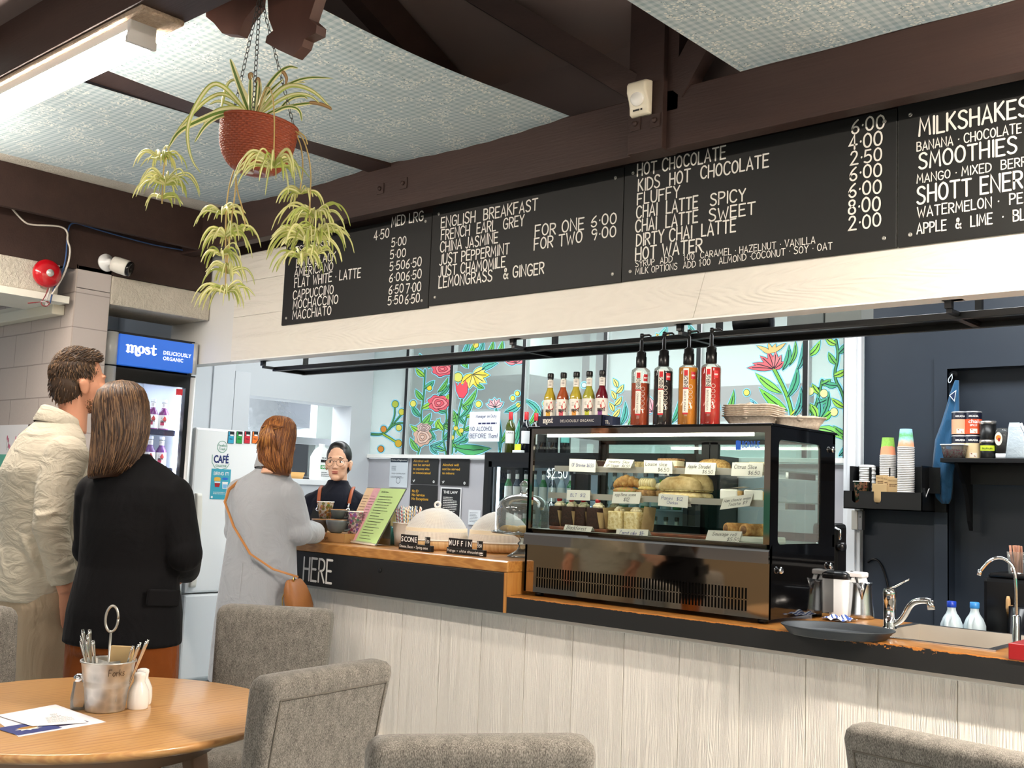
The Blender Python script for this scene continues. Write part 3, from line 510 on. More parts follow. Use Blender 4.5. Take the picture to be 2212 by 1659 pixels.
def strands(root, name, T, rings, nst, cols, r=.0022, a0=0, a1=360, wob=.006, drop=(.85, 1), seed=3, base=None, part=True):
    # combed locks that run over the hair's volume (rings: z, rx, ry, cx, cy from the crown down); they lie on a solid under-layer
    rn = random.Random(seed); mats = [(lambda q: (q.set(col=q.mix(q.noise(25, q.co((1, 1, .15))), c, tuple(min(1, v*1.5) for v in lin(c)[:3])), rough=.42, spec=.45), q.m)[1])(NT('hair')) for c in cols]
    u = MB(mats[0]); u.T = T; N = 28
    u.loft([[V((cx+rx*.975*cos(2*pi*k/N), cy+ry*.975*sin(2*pi*k/N), z)) for k in range(N)] for z, rx, ry, cx, cy in rings]); mb = u
    for i in range(nst):
        th = rad(rn.uniform(a0, a1)); mb.mat(mats[rn.randrange(len(mats))]); end = rn.uniform(*drop)*(len(rings)-1); pts = []; ph = rn.uniform(0, 6.28); w = rn.uniform(.3, 1)*wob; st = rn.uniform(0, .4); k = st
        while k < end+.01:
            j = min(int(k), len(rings)-2); f = k-j; z, rx, ry, cx, cy = [a*(1-f)+b*f for a, b in zip(rings[j], rings[j+1])]; q = th+.05*sin(k*1.7+ph); g = 1+.02*sin(k*2.1+ph)+rn.uniform(0, .012)
            pts.append(V((cx+rx*g*cos(q)+w*sin(k*1.3+ph)*.5, cy+ry*g*sin(q), z))); k += .5
        if len(pts) > 2: mb.tube(pts, [r*(.4+.6*min(1, 2.2*(1-a/(len(pts)-1))))*rn.uniform(.8, 1.2) for a in range(len(pts))], 5)
    return mb.obj(name, root)
def fuzz(root, name, T, ells, nst, cols, L=.02, seed=5, lim=None):      # short cropped hair over solid ellipsoids
    rn = random.Random(seed); mats = [mt(c, .5, spec=.4) for c in cols]; mb = MB(mats[0]); mb.T = T
    for c, (a, b, d) in ells: mb.sph(c, a, b, d, 24, 16)
    for i in range(nst):
        c, (a, b, d) = ells[0] if rn.random() < .75 else rn.choice(ells); t, q = math.acos(rn.uniform(-1, 1)), rn.uniform(0, 2*pi); nrm = V((sin(t)*cos(q), sin(t)*sin(q), cos(t))); p = V(c)+V((nrm.x*a, nrm.y*b, nrm.z*d))*.985
        if lim and not lim(p): continue
        dr = (nrm*.38+V((rn.uniform(-.3, .3), .55 if p.z > .08 else -.25, .35 if p.z > .08 else -.9))).normalized(); mb.mat(rn.choice(mats)); mb.tube([p, p+dr*L*.6, p+dr*L+V((0, .002, -.002))], [.0022, .0018, .0008], 4, cap=False)
    return mb.obj(name, root)
def cloth(name, col, var=.06, bs=9, st=.5, stretch=(1, 1, .5), rough=.9, fine=0, sheen=.1):
    n = NT(name); c = lin(col); w = n.noise(bs, n.co(stretch), 3, .5, 1.2); f = n.noise(420, None, 2); n.set(col=n.mix(n.math('MULTIPLY', f, .5 if fine else .25), n.mix(w, tuple(x*(1-var) for x in c[:3]), tuple(min(1, x*(1+var)) for x in c[:3])), tuple(x*(1-fine) for x in c[:3])), rough=rough, spec=.15, sheen=sheen)
    n.bump(n.math('ADD', w, n.math('MULTIPLY', f, .03)), st, .03); return n.m
SKIN = lambda c: mt(c, .5, spec=.35, var=.05, bs=30, sss=0)
def HT(c, yaw=0, pitch=0, roll=0): return Matrix.Translation(c) @ Matrix.Rotation(rad(yaw), 4, 'Z') @ Matrix.Rotation(rad(pitch), 4, 'X') @ Matrix.Rotation(rad(roll), 4, 'Y')

# ---- man in the cream overshirt
R = thing('person', 'person with short brown hair in cream overshirt and beige trousers, looking at the menu', 'person', (-4.05, 1.97, 0), rad(-4))
T = HT((0, .015, 1.715), -6, 6); sk = SKIN('c98f72'); b = MB(sk); head(b, T)
y = -.085; tors = [(0, y, .86, .15, .115), (0, y, .95, .165, .125), (0, y, 1.08, .155, .115), (0, y-.005, 1.22, .165, .12), (0, y-.01, 1.36, .185, .125), (0, y, 1.44, .165, .105), (0, y+.01, 1.50, .12, .085), (0, y+.03, 1.57, .065, .06)]
torso(b, tors); arms = [[(.17, y, 1.42), (.23, y-.06, 1.17), (.22, y+.02, .935)], [(-.17, y, 1.42), (-.225, y-.03, 1.17), (-.20, y+.13, .95)]]
for a in arms: b.tube(a, [.055, .042, .03], 14); b.sph(a[0], .06); b.sph(a[1], .043)
hand(b, arms[0][2], (-.05, .35, -1), (-1, .2, 0), .45, 1, 1.02); hand(b, arms[1][2], (.05, .35, -1), (1, .2, 0), .45, -1, 1.02)
legs = [[(x*.09, y, .88), (x*.1, y+.02, .48), (x*.1, y, .09)] for x in (1, -1)]
for l in legs: b.tube(l, [.085, .058, .042], 14)
o = blob(b, 'body', R, .0055, 3, sk)
SH = cloth('cream_overshirt', 'c0b8a6', .05, 9, .5, (1, 1, 2.2)); s = MB(SH); torso(s, [(a, bb-.004, c, d+.024, e+.024) for a, bb, c, d, e in tors[1:6]]+[(0, y+.008, 1.50, .15, .115), (0, y+.018, 1.54, .098, .09), (0, y+.03, 1.57, .07, .07)]); torso(s, [(0, y-.004, .885, .19, .15), (0, y-.004, .96, .186, .146)])
for a in arms: s.tube([a[0], tuple((V(a[0])+V(a[1]))/2+V((0, -.01, 0))), a[1], tuple((V(a[1])*.5+V(a[2])*.5)), tuple(V(a[2])+V((0, -.012, .03)))], [.082, .072, .062, .055, .046], 16); s.sph(a[0], .083); s.sph(a[1], .064)
for k in range(16):      # drag folds across the back and sleeves
    rn = random.Random(k); z = rn.uniform(.98, 1.4); a = rn.uniform(2.6, 5.2) if k % 2 else rn.uniform(-.9, .6); ry = .135; s.tube([V(((.19)*cos(a+d)*.99, y-.005+ry*sin(a+d), z-d*.25)) for d in (-.35, -.12, .12, .35)], [.003, .012, .012, .003], 8)
for z in (1.02, 1.06, 1.10, 1.14, 1.2, 1.24): f = (z-.945)/(1.19-.945); c = V(arms[0][2])*(1-f)+V(arms[0][1])*f; s.tube([c+V((.05*cos(q), .05*sin(q), .012*sin(2*q))) for q in [k*.6-1.6 for k in range(6)]], [.002, .008, .01, .01, .008, .002], 8)
blob(s, 'overshirt', R, .008, 2, SH)
c = MB(SH); c.loft([[V((.07*k*cos(q), y+.03+.068*k*sin(q)+d, z-.03*sin(q))) for q in [2*pi*i/28+.0 for i in range(28)]] for z, k, d in ((1.54, 1.06, 0), (1.575, .98, .004), (1.592, .99, .005), (1.588, 1.07, .003), (1.54, 1.3, -.005), (1.53, 1.28, -.005))], cap=(False, False)); c.obj('collar', R)
PT = cloth('beige_trousers', 'b3a087', .08, 7, .8, (1, 1, .6)); s = MB(PT); torso(s, [(0, y, .80, .17, .125), (0, y, .9, .178, .135), (0, y, .955, .172, .132)], 0)
for l in legs: s.tube(l, [.115, .088, .078], 16); s.sph(l[0], .11)
blob(s, 'trousers', R, .009, 3, PT); [shoe(R, x*.1, y+.02, mt('5a4a3c', .6)) for x in (1, -1)]
hs = fuzz(R, 'hair', T, [((0, -.022, .05), (.079, .093, .092)), ((0, -.05, -.005), (.074, .066, .085)), ((0, .022, .098), (.058, .055, .036))], 4200, ['3b2a1c', '4d3826', '6b5138', '2f2117'], .014, lim=lambda p: p.y < .095 and not (p.y > .03 and p.z < .03))
bd = fuzz(R, 'beard', T, [((0, .030, -.066), (.054, .050, .046)), ((0, .064, -.094), (.024, .02, .019))], 700, ['6e4c33', '8a6444'], .006, lim=lambda p: p.z < -.06)
# ---- woman in the black blazer
R = thing('person', 'person with long straight brown hair in a black blazer and rust trousers seen from behind', 'person', (-3.49, 1.935, 0), rad(38))
T = HT((-.06, .0, 1.565), 12, -4, -6); sk = SKIN('d3a184'); b = MB(sk); head(b, T, True)
tors = [(0, 0, .82, .165, .12), (0, 0, .92, .165, .12), (0, 0, 1.05, .14, .105), (0, 0, 1.18, .155, .11), (0, 0, 1.28, .155, .105), (0, 0, 1.34, .13, .09), (-.01, 0, 1.40, .07, .06)]
torso(b, tors); arms = [[(.14, 0, 1.298), (.21, -.03, 1.10), (.15, .16, 1.02)], [(-.135, 0, 1.298), (-.165, .05, 1.10), (-.04, .2, 1.06)]]
for a in arms: b.tube(a, [.045, .036, .027], 14); b.sph(a[0], .05)
hand(b, arms[0][2], (-.8, .5, .05), (-.3, -.9, 0), .5, -1, .9); hand(b, arms[1][2], (.8, .5, .05), (.3, -.9, 0), .5, 1, .9)
legs = [[(x*.09, 0, .84), (x*.1, .02, .46), (x*.105, 0, .09)] for x in (1, -1)]
for l in legs: b.tube(l, [.09, .058, .042], 14)
blob(b, 'body', R, .0055, 3, sk)
BZ = cloth('black_blazer', '0d0d10', .2, 6, .5, (1, 1, .5), .8, sheen=.02); s = MB(BZ); torso(s, [(0, 0, .785, .204, .16), (0, 0, .9, .198, .155), (0, 0, 1.05, .17, .135), (0, 0, 1.18, .172, .138), (0, 0, 1.27, .18, .13), (0, 0, 1.325, .172, .115), (-.005, 0, 1.37, .13, .092), (-.012, 0, 1.41, .085, .072), (-.018, 0, 1.44, .066, .062)])
for a in arms: s.tube([a[0], tuple((V(a[0])+V(a[1]))/2), a[1], tuple(V(a[1])*.5+V(a[2])*.5), tuple(V(a[2])*.9+V(a[1])*.1)], [.072, .066, .06, .054, .048], 16); s.sph(a[0], .070); s.sph(a[1], .061); s.tube([(0, 0, 1.385), (a[0][0]*.5, 0, 1.352), a[0]], [.06, .062, .066], 14)
blob(s, 'blazer', R, .008, 4, BZ); fl = MB(BZ); fl.T = Matrix.Translation((.165, -.085, .955)) @ Matrix.Rotation(rad(-52), 4, 'Z').inverted() @ Matrix.Rotation(rad(4), 4, 'Y'); fl.box(-.06, .06, -.012, .006, -.028, .028, .006); fl.obj('pocket_flap', R)
PT = cloth('rust_trousers', '7a3f14', .12, 7, .8, (1, 1, .5)); s = MB(PT); torso(s, [(0, 0, .76, .185, .14), (0, 0, .86, .18, .135), (0, 0, .95, .16, .125)])
for l in legs: s.tube(l, [.104, .10, .105], 16); s.sph(l[0], .10)
blob(s, 'trousers', R, .009, 3, PT); [shoe(R, x*.1, .02, mt('1c1a1a', .6)) for x in (1, -1)]
strands(R, 'hair', T, [(.128, .012, .012, 0, -.01), (.12, .045, .055, 0, -.012), (.095, .074, .088, 0, -.014), (.05, .088, .106, 0, -.016), (0, .092, .11, 0, -.018), (-.06, .091, .106, -.002, -.022), (-.11, .088, .095, -.01, -.03), (-.155, .082, .08, -.02, -.045), (-.19, .072, .062, -.034, -.055), (-.215, .058, .046, -.045, -.06)], 620, ['2a1a11', '3d291b', '57402c', '6f543b'], .0026, 165, 380, .007, (.8, 1.0), 8)
# ---- woman in the long grey coat
R = thing('person', 'person with copper half-tied hair in a long pale grey wool coat at the counter', 'person', (-4.68, 3.33, 0), rad(22))
T = HT((.06, .02, 1.575), 6, -8); sk = SKIN('d8a88c'); b = MB(sk); head(b, T, True)
tors = [(0, 0, .82, .16, .12), (0, 0, .92, .16, .12), (0, 0, 1.06, .14, .105), (0, 0, 1.2, .155, .11), (-.0, 0, 1.28, .16, .105), (.01, 0, 1.34, .12, .09), (.03, 0, 1.40, .07, .06)]
torso(b, tors); arms = [[(.145, 0, 1.30), (.205, .03, 1.11), (.19, .24, 1.10)], [(-.145, 0, 1.30), (-.17, .03, 1.10), (-.08, .22, 1.10)]]
for a in arms: b.tube(a, [.045, .036, .026], 14); b.sph(a[0], .05)
hand(b, arms[0][2], (-.35, .9, -.02), (0, 0, -1), .35, 1, .88); hand(b, arms[1][2], (.6, .8, -.1), (0, 0, -1), .35, -1, .88)
legs = [[(x*.09, 0, .84), (x*.09, .01, .46), (x*.09, 0, .09)] for x in (1, -1)]
for l in legs: b.tube(l, [.085, .055, .04], 14)
blob(b, 'body', R, .0055, 3, sk)
CT = cloth('grey_wool_coat', 'a0a3a8', .08, 10, .45, (1, 1, .7), .95, .12, .3); s = MB(CT); torso(s, [(0, 0, .34, .24, .185), (0, 0, .5, .235, .18), (0, 0, .75, .218, .17), (0, 0, .95, .198, .158), (0, 0, 1.1, .184, .147), (0, 0, 1.2, .18, .143), (-.0, 0, 1.28, .188, .132), (0, 0, 1.33, .172, .115), (.012, 0, 1.38, .135, .096), (.04, .0, 1.425, .092, .082), (.048, -.004, 1.455, .08, .075)])
for a in arms: s.tube([a[0], tuple((V(a[0])+V(a[1]))/2), a[1], tuple(V(a[1])*.5+V(a[2])*.5+V((0, 0, .004))), tuple(V(a[2])*.92+V(a[1])*.08)], [.078, .074, .07, .063, .057], 16); s.sph(a[0], .076); s.sph(a[1], .071); s.tube([(.03, 0, 1.385), (.015+a[0][0]*.5, 0, 1.352), a[0]], [.062, .064, .07], 14)
blob(s, 'coat', R, .008, 4, CT)
c = MB(CT); c.loft([[V((.05+.08*k*cos(q), -.006+.074*k*sin(q)+d, z-.016*sin(q))) for q in [2*pi*i/28 for i in range(28)]] for z, k, d in ((1.43, 1.08, 0), (1.495, .92, .0), (1.51, .94, -.002), (1.503, 1.05, -.004), (1.435, 1.24, -.006), (1.425, 1.22, -.006))], cap=(False, False)); c.obj('collar', R)
MB(CT).tube([(.0, -.16, .95), (.0, -.172, .7), (0, -.187, .36)], .003, 6).obj('back_seam', R)
PT = mt('2c2d33', .8); s = MB(PT)
for l in legs: s.tube([l[0], l[1], l[2]], [.1, .07, .055], 14)
s.obj('trousers', R); [shoe(R, x*.09, .02, mt('222222', .5)) for x in (1, -1)]
strands(R, 'hair', T, [(.13, .012, .012, 0, -.01), (.122, .045, .055, 0, -.012), (.095, .072, .088, 0, -.016), (.05, .085, .106, 0, -.02), (0, .088, .108, 0, -.026), (-.05, .087, .1, .003, -.034), (-.09, .086, .09, .008, -.04), (-.125, .084, .078, .014, -.045), (-.155, .072, .06, .028, -.05), (-.185, .05, .046, .048, -.045)], 520, ['5a3218', '7a4a22', '9a6532', '6a3d1c'], .0026, 165, 380, .009, (.75, 1.0), 9)
mb = MB(mt('8a5a2c', .45)); mb.T = T
for i in range(60):      # the tied-back half of the hair, gathered at the back of the head
    rn = random.Random(i); a = rn.uniform(-1, 1); mb.mat(mt(rn.choice(['6a3d1c', '8a5526', 'a8743a']), .45)); mb.tube([(a*.07, -.07, .10-abs(a)*.03), (a*.05, -.118, .07-abs(a)*.02), (a*.018, -.142, .045+rn.uniform(-.01, .01)), (a*.04, -.145, .0+rn.uniform(-.02, .02)), (a*.06+rn.uniform(-.01, .01), -.132, -.06+rn.uniform(-.03, .02))], [.003, .004, .005, .0045, .0015], 5)
mb.obj('hair_tie_back', R)
# her handbag, worn on a long strap
HB = mt('8f5a2c', .5, bmp=.12, bs=120); hb = thing('handbag', 'small tan leather crossbody bag on a long thin strap hanging at the grey coat', 'handbag', (-4.68, 3.33, 0), rad(22))
def bagpt(x, y): p = atY(x, y, 3.36)-V((-4.715, 3.30, 0)); return rotz(p, -rad(22))
bc = V((.275, -.07, .79)); m = MB(HB); m.T = Matrix.Translation(bc) @ Matrix.Rotation(rad(-18), 4, 'Y')
m.loft([[V((w*.045*(abs(cos(q))**.7)*(1 if cos(q) > 0 else -1), dd*.095*(abs(sin(q))**.7)*(1 if sin(q) > 0 else -1), z)) for q in [2*pi*k/24 for k in range(24)]] for z, w, dd in ((-.092, .55, .8), (-.088, .8, .95), (-.05, 1, 1.02), (0, .95, 1), (.05, .75, .9), (.085, .45, .7), (.093, .3, .6))]); m.obj('pouch', hb)
st = MB(mt('b0763f', .5)); st.tube([(-.12, .03, 1.365), (-.135, -.04, 1.358), (-.145, -.105, 1.315), (-.135, -.15, 1.25), (-.05, -.182, 1.13), (.06, -.188, 1.0), (.18, -.16, .93), (.272, -.07, .892)], .0085, 8, flat=.3, nrm=(0, -1, 0)); st.obj('strap', hb)
g = MB(mt('d8b56a', .2, 1)); [g.lathe([(.010, -.002), (.014, -.002), (.014, .002), (.010, .002)], tuple(bc+V((-.008-.012*i, -.03+.01*i, .09-.018*i))), 14, (1, .3, .2)) for i in range(4)]; g.tube([tuple(bc+V((-.03, -.05, .07))), tuple(bc+V((-.05, -.06, 0))), tuple(bc+V((-.046, -.06, -.06)))], .003); g.obj('buckle_chain', hb)
# ---- the barista behind the counter
R = thing('person', 'person with glasses, slicked-back dark hair and strapped apron standing behind the counter', 'person', (-5.205, 4.24, 0), rad(-137))
T = HT((0, .01, 1.497), -5, 2, 1); sk = SKIN('dfb295'); b = MB(sk); head(b, T, True)
tors = [(0, 0, .82, .165, .12), (0, 0, .95, .155, .115), (0, 0, 1.08, .15, .11), (0, 0, 1.18, .155, .11), (0, 0, 1.25, .14, .095), (0, 0, 1.30, .10, .08), (0, 0, 1.345, .065, .06)]
torso(b, tors); arms = [[(.145, 0, 1.24), (.2, .0, 1.03), (.13, .2, .98)], [(-.145, 0, 1.24), (-.2, .0, 1.03), (-.13, .2, .98)]]
for a in arms: b.tube(a, [.05, .04, .028], 14); b.sph(a[0], .052)
hand(b, arms[0][2], (-.4, .9, .0), (0, 0, -1), .4, 1, .88); hand(b, arms[1][2], (.4, .9, 0), (0, 0, -1), .4, -1, .88)
for x in (1, -1): b.tube([(x*.09, 0, .84), (x*.09, .02, .46), (x*.09, 0, .09)], [.09, .06, .042], 14)
blob(b, 'body', R, .004, 3, sk)
NV = cloth('navy_top', '10131f', .2, 7, .5); s = MB(NV); torso(s, [(0, 0, .8, .19, .14), (0, 0, .95, .18, .135), (0, 0, 1.08, .172, .13), (0, 0, 1.2, .185, .133), (0, 0, 1.26, .172, .12), (0, -.003, 1.30, .14, .105), (0, -.01, 1.34, .092, .084), (0, -.014, 1.365, .072, .07), (0, -.014, 1.392, .0615, .062)])
for a in arms: s.tube([a[0], a[1], tuple(V(a[1])*.5+V(a[2])*.5)], [.074, .062, .052], 16); s.sph(a[0], .071); s.sph(a[1], .062); s.tube([(0, 0, 1.315), (a[0][0]*.5, 0, 1.288), a[0]], [.06, .062, .066], 14)
blob(s, 'navy_top', R, .007, 3, NV)
PT = mt('15161a', .8); s = MB(PT); torso(s, [(0, 0, .8, .175, .13), (0, 0, .93, .17, .128)])
for x in (1, -1): s.tube([(x*.09, 0, .84), (x*.09, .02, .46), (x*.09, 0, .09)], [.105, .08, .065], 14)
s.obj('trousers', R); [shoe(R, x*.09, .02, mt('111111', .5)) for x in (1, -1)]
a = MB(mt('0c0d10', .75)); a.grid(lambda u, v: V(((u-.5)*(.24+.16*min(1, (1-v)*2.2)), .137+.012-.05*abs(u-.5)**2*4*(.6)+.004, .62+.6*v)), 12, 12); a.obj('apron', R)
for x in (-1, 1):
    sp = MB(mt('9b4f2c', .5)); br = MB(CHROME); sp.tube([(x*.085, -.09, 1.33), (x*.098, -.02, 1.352), (x*.098, .05, 1.335), (x*.095, .095, 1.295), (x*.092, .122, 1.25)], .011, 8, flat=.3, nrm=(0, .3, 1)); br.tube([(x*.092, .126, 1.25), (x*.091, .138, 1.225)], .006, 8); br.lathe([(.009, -.002), (.013, -.002), (.013, .002), (.009, .002)], (x*.09, .142, 1.212), 16, (0, 1, .2)); s_ = sp.obj('leather_strap', R); br.obj('clip_ring', s_)
hb_ = MB(); hb_.T = T
for c_, (a_, b_, d_) in [((0, -.012, .044), (.0785, .088, .094)), ((0, .02, .088), (.06, .045, .044)), ((0, -.05, -.005), (.07, .06, .08)), ((0, -.125, .05), (.04, .035, .04))]: hb_.sph(c_, a_, b_, d_, 28, 18)
blob(hb_, 'hair', R, .004, 10, mt('100c0b', .38, spec=.5))
for x in (-1, 1): fc = MB(); fc.T = T; fc.mat(mt('f1ece8', .25)).sph((x*.031, .0745, .0), .0135, .011, .0075, 14, 10); fc.mat(mt('2a1810', .15)).sph((x*.031+.002, .0825, .0), .0062, .0042, .0062, 12, 8); fc.obj('eye', R)
for x in (-1, 1): eb = MB(mt('17100d', .7)); eb.T = T; eb.tube([(x*.014, .0905, .0225), (x*.03, .0895, .0275), (x*.05, .0765, .0215)], [.0028, .0032, .0012], 6); eb.tube([(x*.017, .0845, .006), (x*.031, .0865, .0085), (x*.045, .078, .005)], [.001, .0016, .001], 5); eb.obj('eyebrow', R)
lp = MB(mt('a8584f', .4)); lp.T = T; lp.sph((0, .0885, -.0595), .0215, .0075, .0045); lp.sph((0, .0868, -.068), .0185, .0075, .0055); lp.obj('lips', R)
gl = MB(mt('3a3436', .25)); gl.T = T
for x in (-1, 1):
    gl.tube([(x*.034+.0245*cos(q), .103-.010*abs(cos(q)*x+1.0)*.35, -.004+.0225*sin(q)) for q in [2*pi*k/24 for k in range(25)]], .0011, 6); gl.tube([(x*.058, .098, .006), (x*.075, .06, .008), (x*.08, -.01, .002)], .0014, 6)
gl.tube([(-.0105, .102, .002), (0, .106, .005), (.0105, .102, .002)], .0014, 6); gl.obj('glasses', R)
# ================================================================ CEILING LIGHTS
lt0 = thing('ceiling_light', 'glowing white batten light under the hessian-wrapped beam at the upper left', 'light', (-3.645, 1.6, 2.772)); L = .605
MB(mt('dcdad6', .4)).prism([(-.042, 0), (.042, 0), (.042, -.03), (-.042, -.03)], Fr((-L, 0, 0), (0, 1, 0), (0, 0, 1)), 0, 2*L).obj('housing', lt0)
LIT = emit('fff3e6', 80)
MB(LIT).prism([(-.04, -.03), (.04, -.03), (.044, -.05), (.038, -.07), (-.038, -.07), (-.044, -.05)], Fr((-L+.012, 0, 0), (0, 1, 0), (0, 0, 1)), 0, 2*L-.024).obj('diffuser', lt0)
for x in (-L, L-.014): MB(mt('d8d6d4', .45)).prism([(-.045, .001), (.045, .001), (.045, -.045), (.049, -.05), (.049, -.072), (-.049, -.072), (-.049, -.05), (-.045, -.045)], Fr((x, 0, 0), (0, 1, 0), (0, 0, 1)), 0, .014).obj('end_cap', lt0)
for x, y, z, q in ((-5.2, 1.6, 2.772, 'second batten light further left along the hessian-wrapped beam'), (.1, 2.45, 2.77, 'added unseen batten light above the dining room right of the picture'), (1.6, 2.45, 2.77, 'added unseen batten light above the far right of the counter'), (-1.5, -1.0, 2.98, 'added unseen batten light behind the viewer on the right'), (-3.6, -1.0, 2.98, 'added unseen batten light behind the viewer on the left')): r_ = dup(lt0, (x, y, z), 0, q)  # further battens added out of view to light the room
DIM = emit('fff3e6', 30)
for o in [o for o in bpy.data.objects if o.name.startswith('diffuser') and o.parent and o.parent.location.y < 0]: o.data = o.data.copy(); o.data.materials[0] = DIM
STR = emit('fff1e2', 300)
for o in [o for o in bpy.data.objects if o.name.startswith('diffuser') and o.parent and o.parent.location.y > 2]: o.data = o.data.copy(); o.data.materials[0] = STR
# ================================================================ HANGING SPIDER PLANT
PT_ = 3.2
def pp(x, y, dt=0): return at(x, y, PT_+dt)
pc = pp(545, 373); pl = thing('hanging_plant', 'variegated spider plant trailing plantlets from a red-brown woven-look hanging pot', 'plant', pc)
Tp = Matrix.Translation(pc) @ Matrix.Rotation(rad(5), 4, _f) @ Matrix.Diagonal((.90, .90, .77, 1))
m = MB(mt('94452a', .32, spec=.5), pc); m.T = Tp; NU, NV_ = 176, 44
prof = [(0, .056), (.05, .068), (.14, .085), (.3, .104), (.5, .116), (.72, .1215), (.93, .124), (1, .125)]
def pr_(v):
    for (a, b), (c, d) in zip(prof, prof[1:]):
        if v <= c: return b+(d-b)*(v-a)/(c-a)
    return .125
def wv(u, v):
    th = 2*pi*u; r = pr_(v); k = int(v*22); g = sin(38*th+pi*(k % 2)) if v > .04 else 0; r += .0032*g+.0022*abs(sin(22*pi*v)); return V((r*cos(th), r*sin(th), v*.187))
m.grid(wv, NU, NV_*4); m.mat(mt('94452a', .35)); m.lathe([(.125, .185), (.131, .187), (.131, .196), (.12, .196), (.118, .17)], n=64, cap=(False, False)); m.obj('pot', pl)
m = MB(mt('8c4634', .4), pc); m.T = Tp; m.lathe([(.058, .004), (.05, -.002), (.036, -.001), (.03, .003), (0, .003)], n=40, cap=(False, True)); m.mat(mt('d9c7c0', .4)).lathe([(.014, -.0015), (.018, -.0015), (.018, .003), (.014, .003)], (-.012, -.008, 0), 20); m.obj('pot_base', pl)
m = MB(mt('3a2a20', 1)); m.off = pc; m.T = Tp; m.lathe([(.117, .165), (.05, .176), (0, .178)], n=24); m.obj('soil', pl)
hook = pp(562, -12); CHN = mt('4a4a48', .4, .8)
for a in (-165, -45, 70):
    e = Tp @ V((.127*cos(rad(a)), .127*sin(rad(a)), .19)); m = MB(CHN, pc); d = e-hook; n = int(d.length/.017)
    for i in range(n):
        c = hook+d*((i+.5)/n); ax = d.normalized(); s1 = ax.cross(V((0, 0, 1) if i % 2 else _f)).normalized(); q = d.length/n*.62
        m.tube([c+ax*q*cos(t)+s1*.0042*sin(t) for t in [2*pi*k/10 for k in range(11)]], .0011, 5, cap=False)
    m.obj('chain', pl)
MB(CHN, pc).tube([hook+V((0, 0, .05)), hook+V((.006, 0, .02)), hook+V((.012, 0, .005)), hook, hook+V((-.008, 0, .006))], .002, 6).obj('hook', pl)
CRM, GRN, LGR, YGR = mt('e4dfa8', .45), mt('5f7a2c', .45), mt('a9b45a', .45), mt('cdcf7c', .45)
def sm(pts, k=2):
    for _ in range(k):
        q = [pts[0]]
        for a, b in zip(pts, pts[1:]): q += [a*.75+b*.25, a*.25+b*.75]
        pts = q+[pts[-1]]
    return pts
def ribbon3(m, pts, w, c0, c1, tw=0, rn=random):
    pts = sm([V(p) for p in pts]); n = len(pts); rows = []
    for i, p in enumerate(pts):
        t = (pts[min(i+1, n-1)]-pts[max(i-1, 0)]).normalized(); f = i/(n-1); side = t.cross(_f+V((0, 0, .001))); side = (side if side.length > .2 else t.cross(CR)).normalized(); nr = side.cross(t).normalized()
        side = side*cos(tw)+nr*sin(tw); nr = side.cross(t).normalized(); h = w*.5*min(1, .55+f*2.2)*(1-f**3.2)+.0002
        rows.append([p-side*h+nr*h*.35, p-side*h*.42, p+side*h*.42, p+side*h+nr*h*.35])
    for a, mm in ((0, c0), (1, c1), (2, c0)):
        m.mat(mm); m.add([r[a+k] for r in rows for k in (0, 1)], [(2*i, 2*i+1, 2*i+3, 2*i+2) for i in range(n-1)], True)
PXM = PT_/FPX
LV = [([(537, 240), (516, 184), (503, 146), (497, 127)], 15, -.02, -.04, 0), ([(541, 240), (540, 195), (541, 160)], 13, -.04, -.05, 0), ([(533, 243), (512, 217), (484, 186), (458, 178), (430, 213), (406, 262), (404, 303), (414, 348), (434, 374)], 10, -.03, -.14, 1), ([(525, 232), (484, 198), (447, 213), (414, 246), (385, 279), (369, 311)], 8, -.02, -.06, 1), ([(533, 242), (482, 238), (426, 262), (384, 283), (363, 320)], 14, -.05, -.1, 0), ([(533, 245), (480, 246), (443, 268), (420, 308)], 10, -.05, -.08, 0), ([(562, 243), (592, 205), (619, 183), (650, 184), (684, 200), (717, 236)], 12, -.03, -.02, 1), ([(557, 243), (570, 197), (598, 158), (624, 142), (644, 147)], 12, 0, .03, 0), ([(560, 243), (590, 207), (627, 178), (668, 166), (720, 169)], 10, .02, .06, 0), ([(574, 247), (607, 232), (652, 224), (690, 221), (717, 232)], 9, .03, .05, 0), ([(478, 230), (488, 182), (504, 169), (520, 182)], 8, .05, .06, 1), ([(553, 243), (566, 215), (586, 193), (613, 170)], 11, 0, .02, 0), ([(548, 243), (552, 205), (556, 172)], 11, -.06, -.06, 0), ([(600, 240), (625, 212), (655, 206), (665, 214)], 8, .06, .08, 0), ([(520, 243), (500, 225), (470, 216), (452, 226)], 8, .06, .1, 1), ([(590, 243), (620, 228), (648, 235), (652, 262)], 9, -.09, -.11, 0), ([(548, 243), (528, 200), (512, 172), (508, 160)], 9, .03, .04, 0), ([(560, 243), (572, 205), (584, 178), (606, 160)], 9, .05, .08, 1), ([(540, 243), (508, 230), (470, 235), (446, 255), (436, 285)], 8, .02, .0, 1), ([(566, 243), (604, 214), (640, 200), (672, 206), (690, 222)], 9, -.07, -.09, 1), ([(550, 243), (562, 190), (558, 168)], 11, .02, .02, 0), ([(556, 243), (600, 190), (632, 176), (660, 178)], 8, .09, .12, 0)]
for pts, w, d0, d1, inv in LV:
    m = MB(CRM, pc); n = len(pts); ribbon3(m, [pp(x, y, d0+(d1-d0)*i/(n-1)) for i, (x, y) in enumerate(pts)], w*PXM, CRM if not inv else LGR, GRN if not inv else CRM, .25); m.obj('leaf', pl)
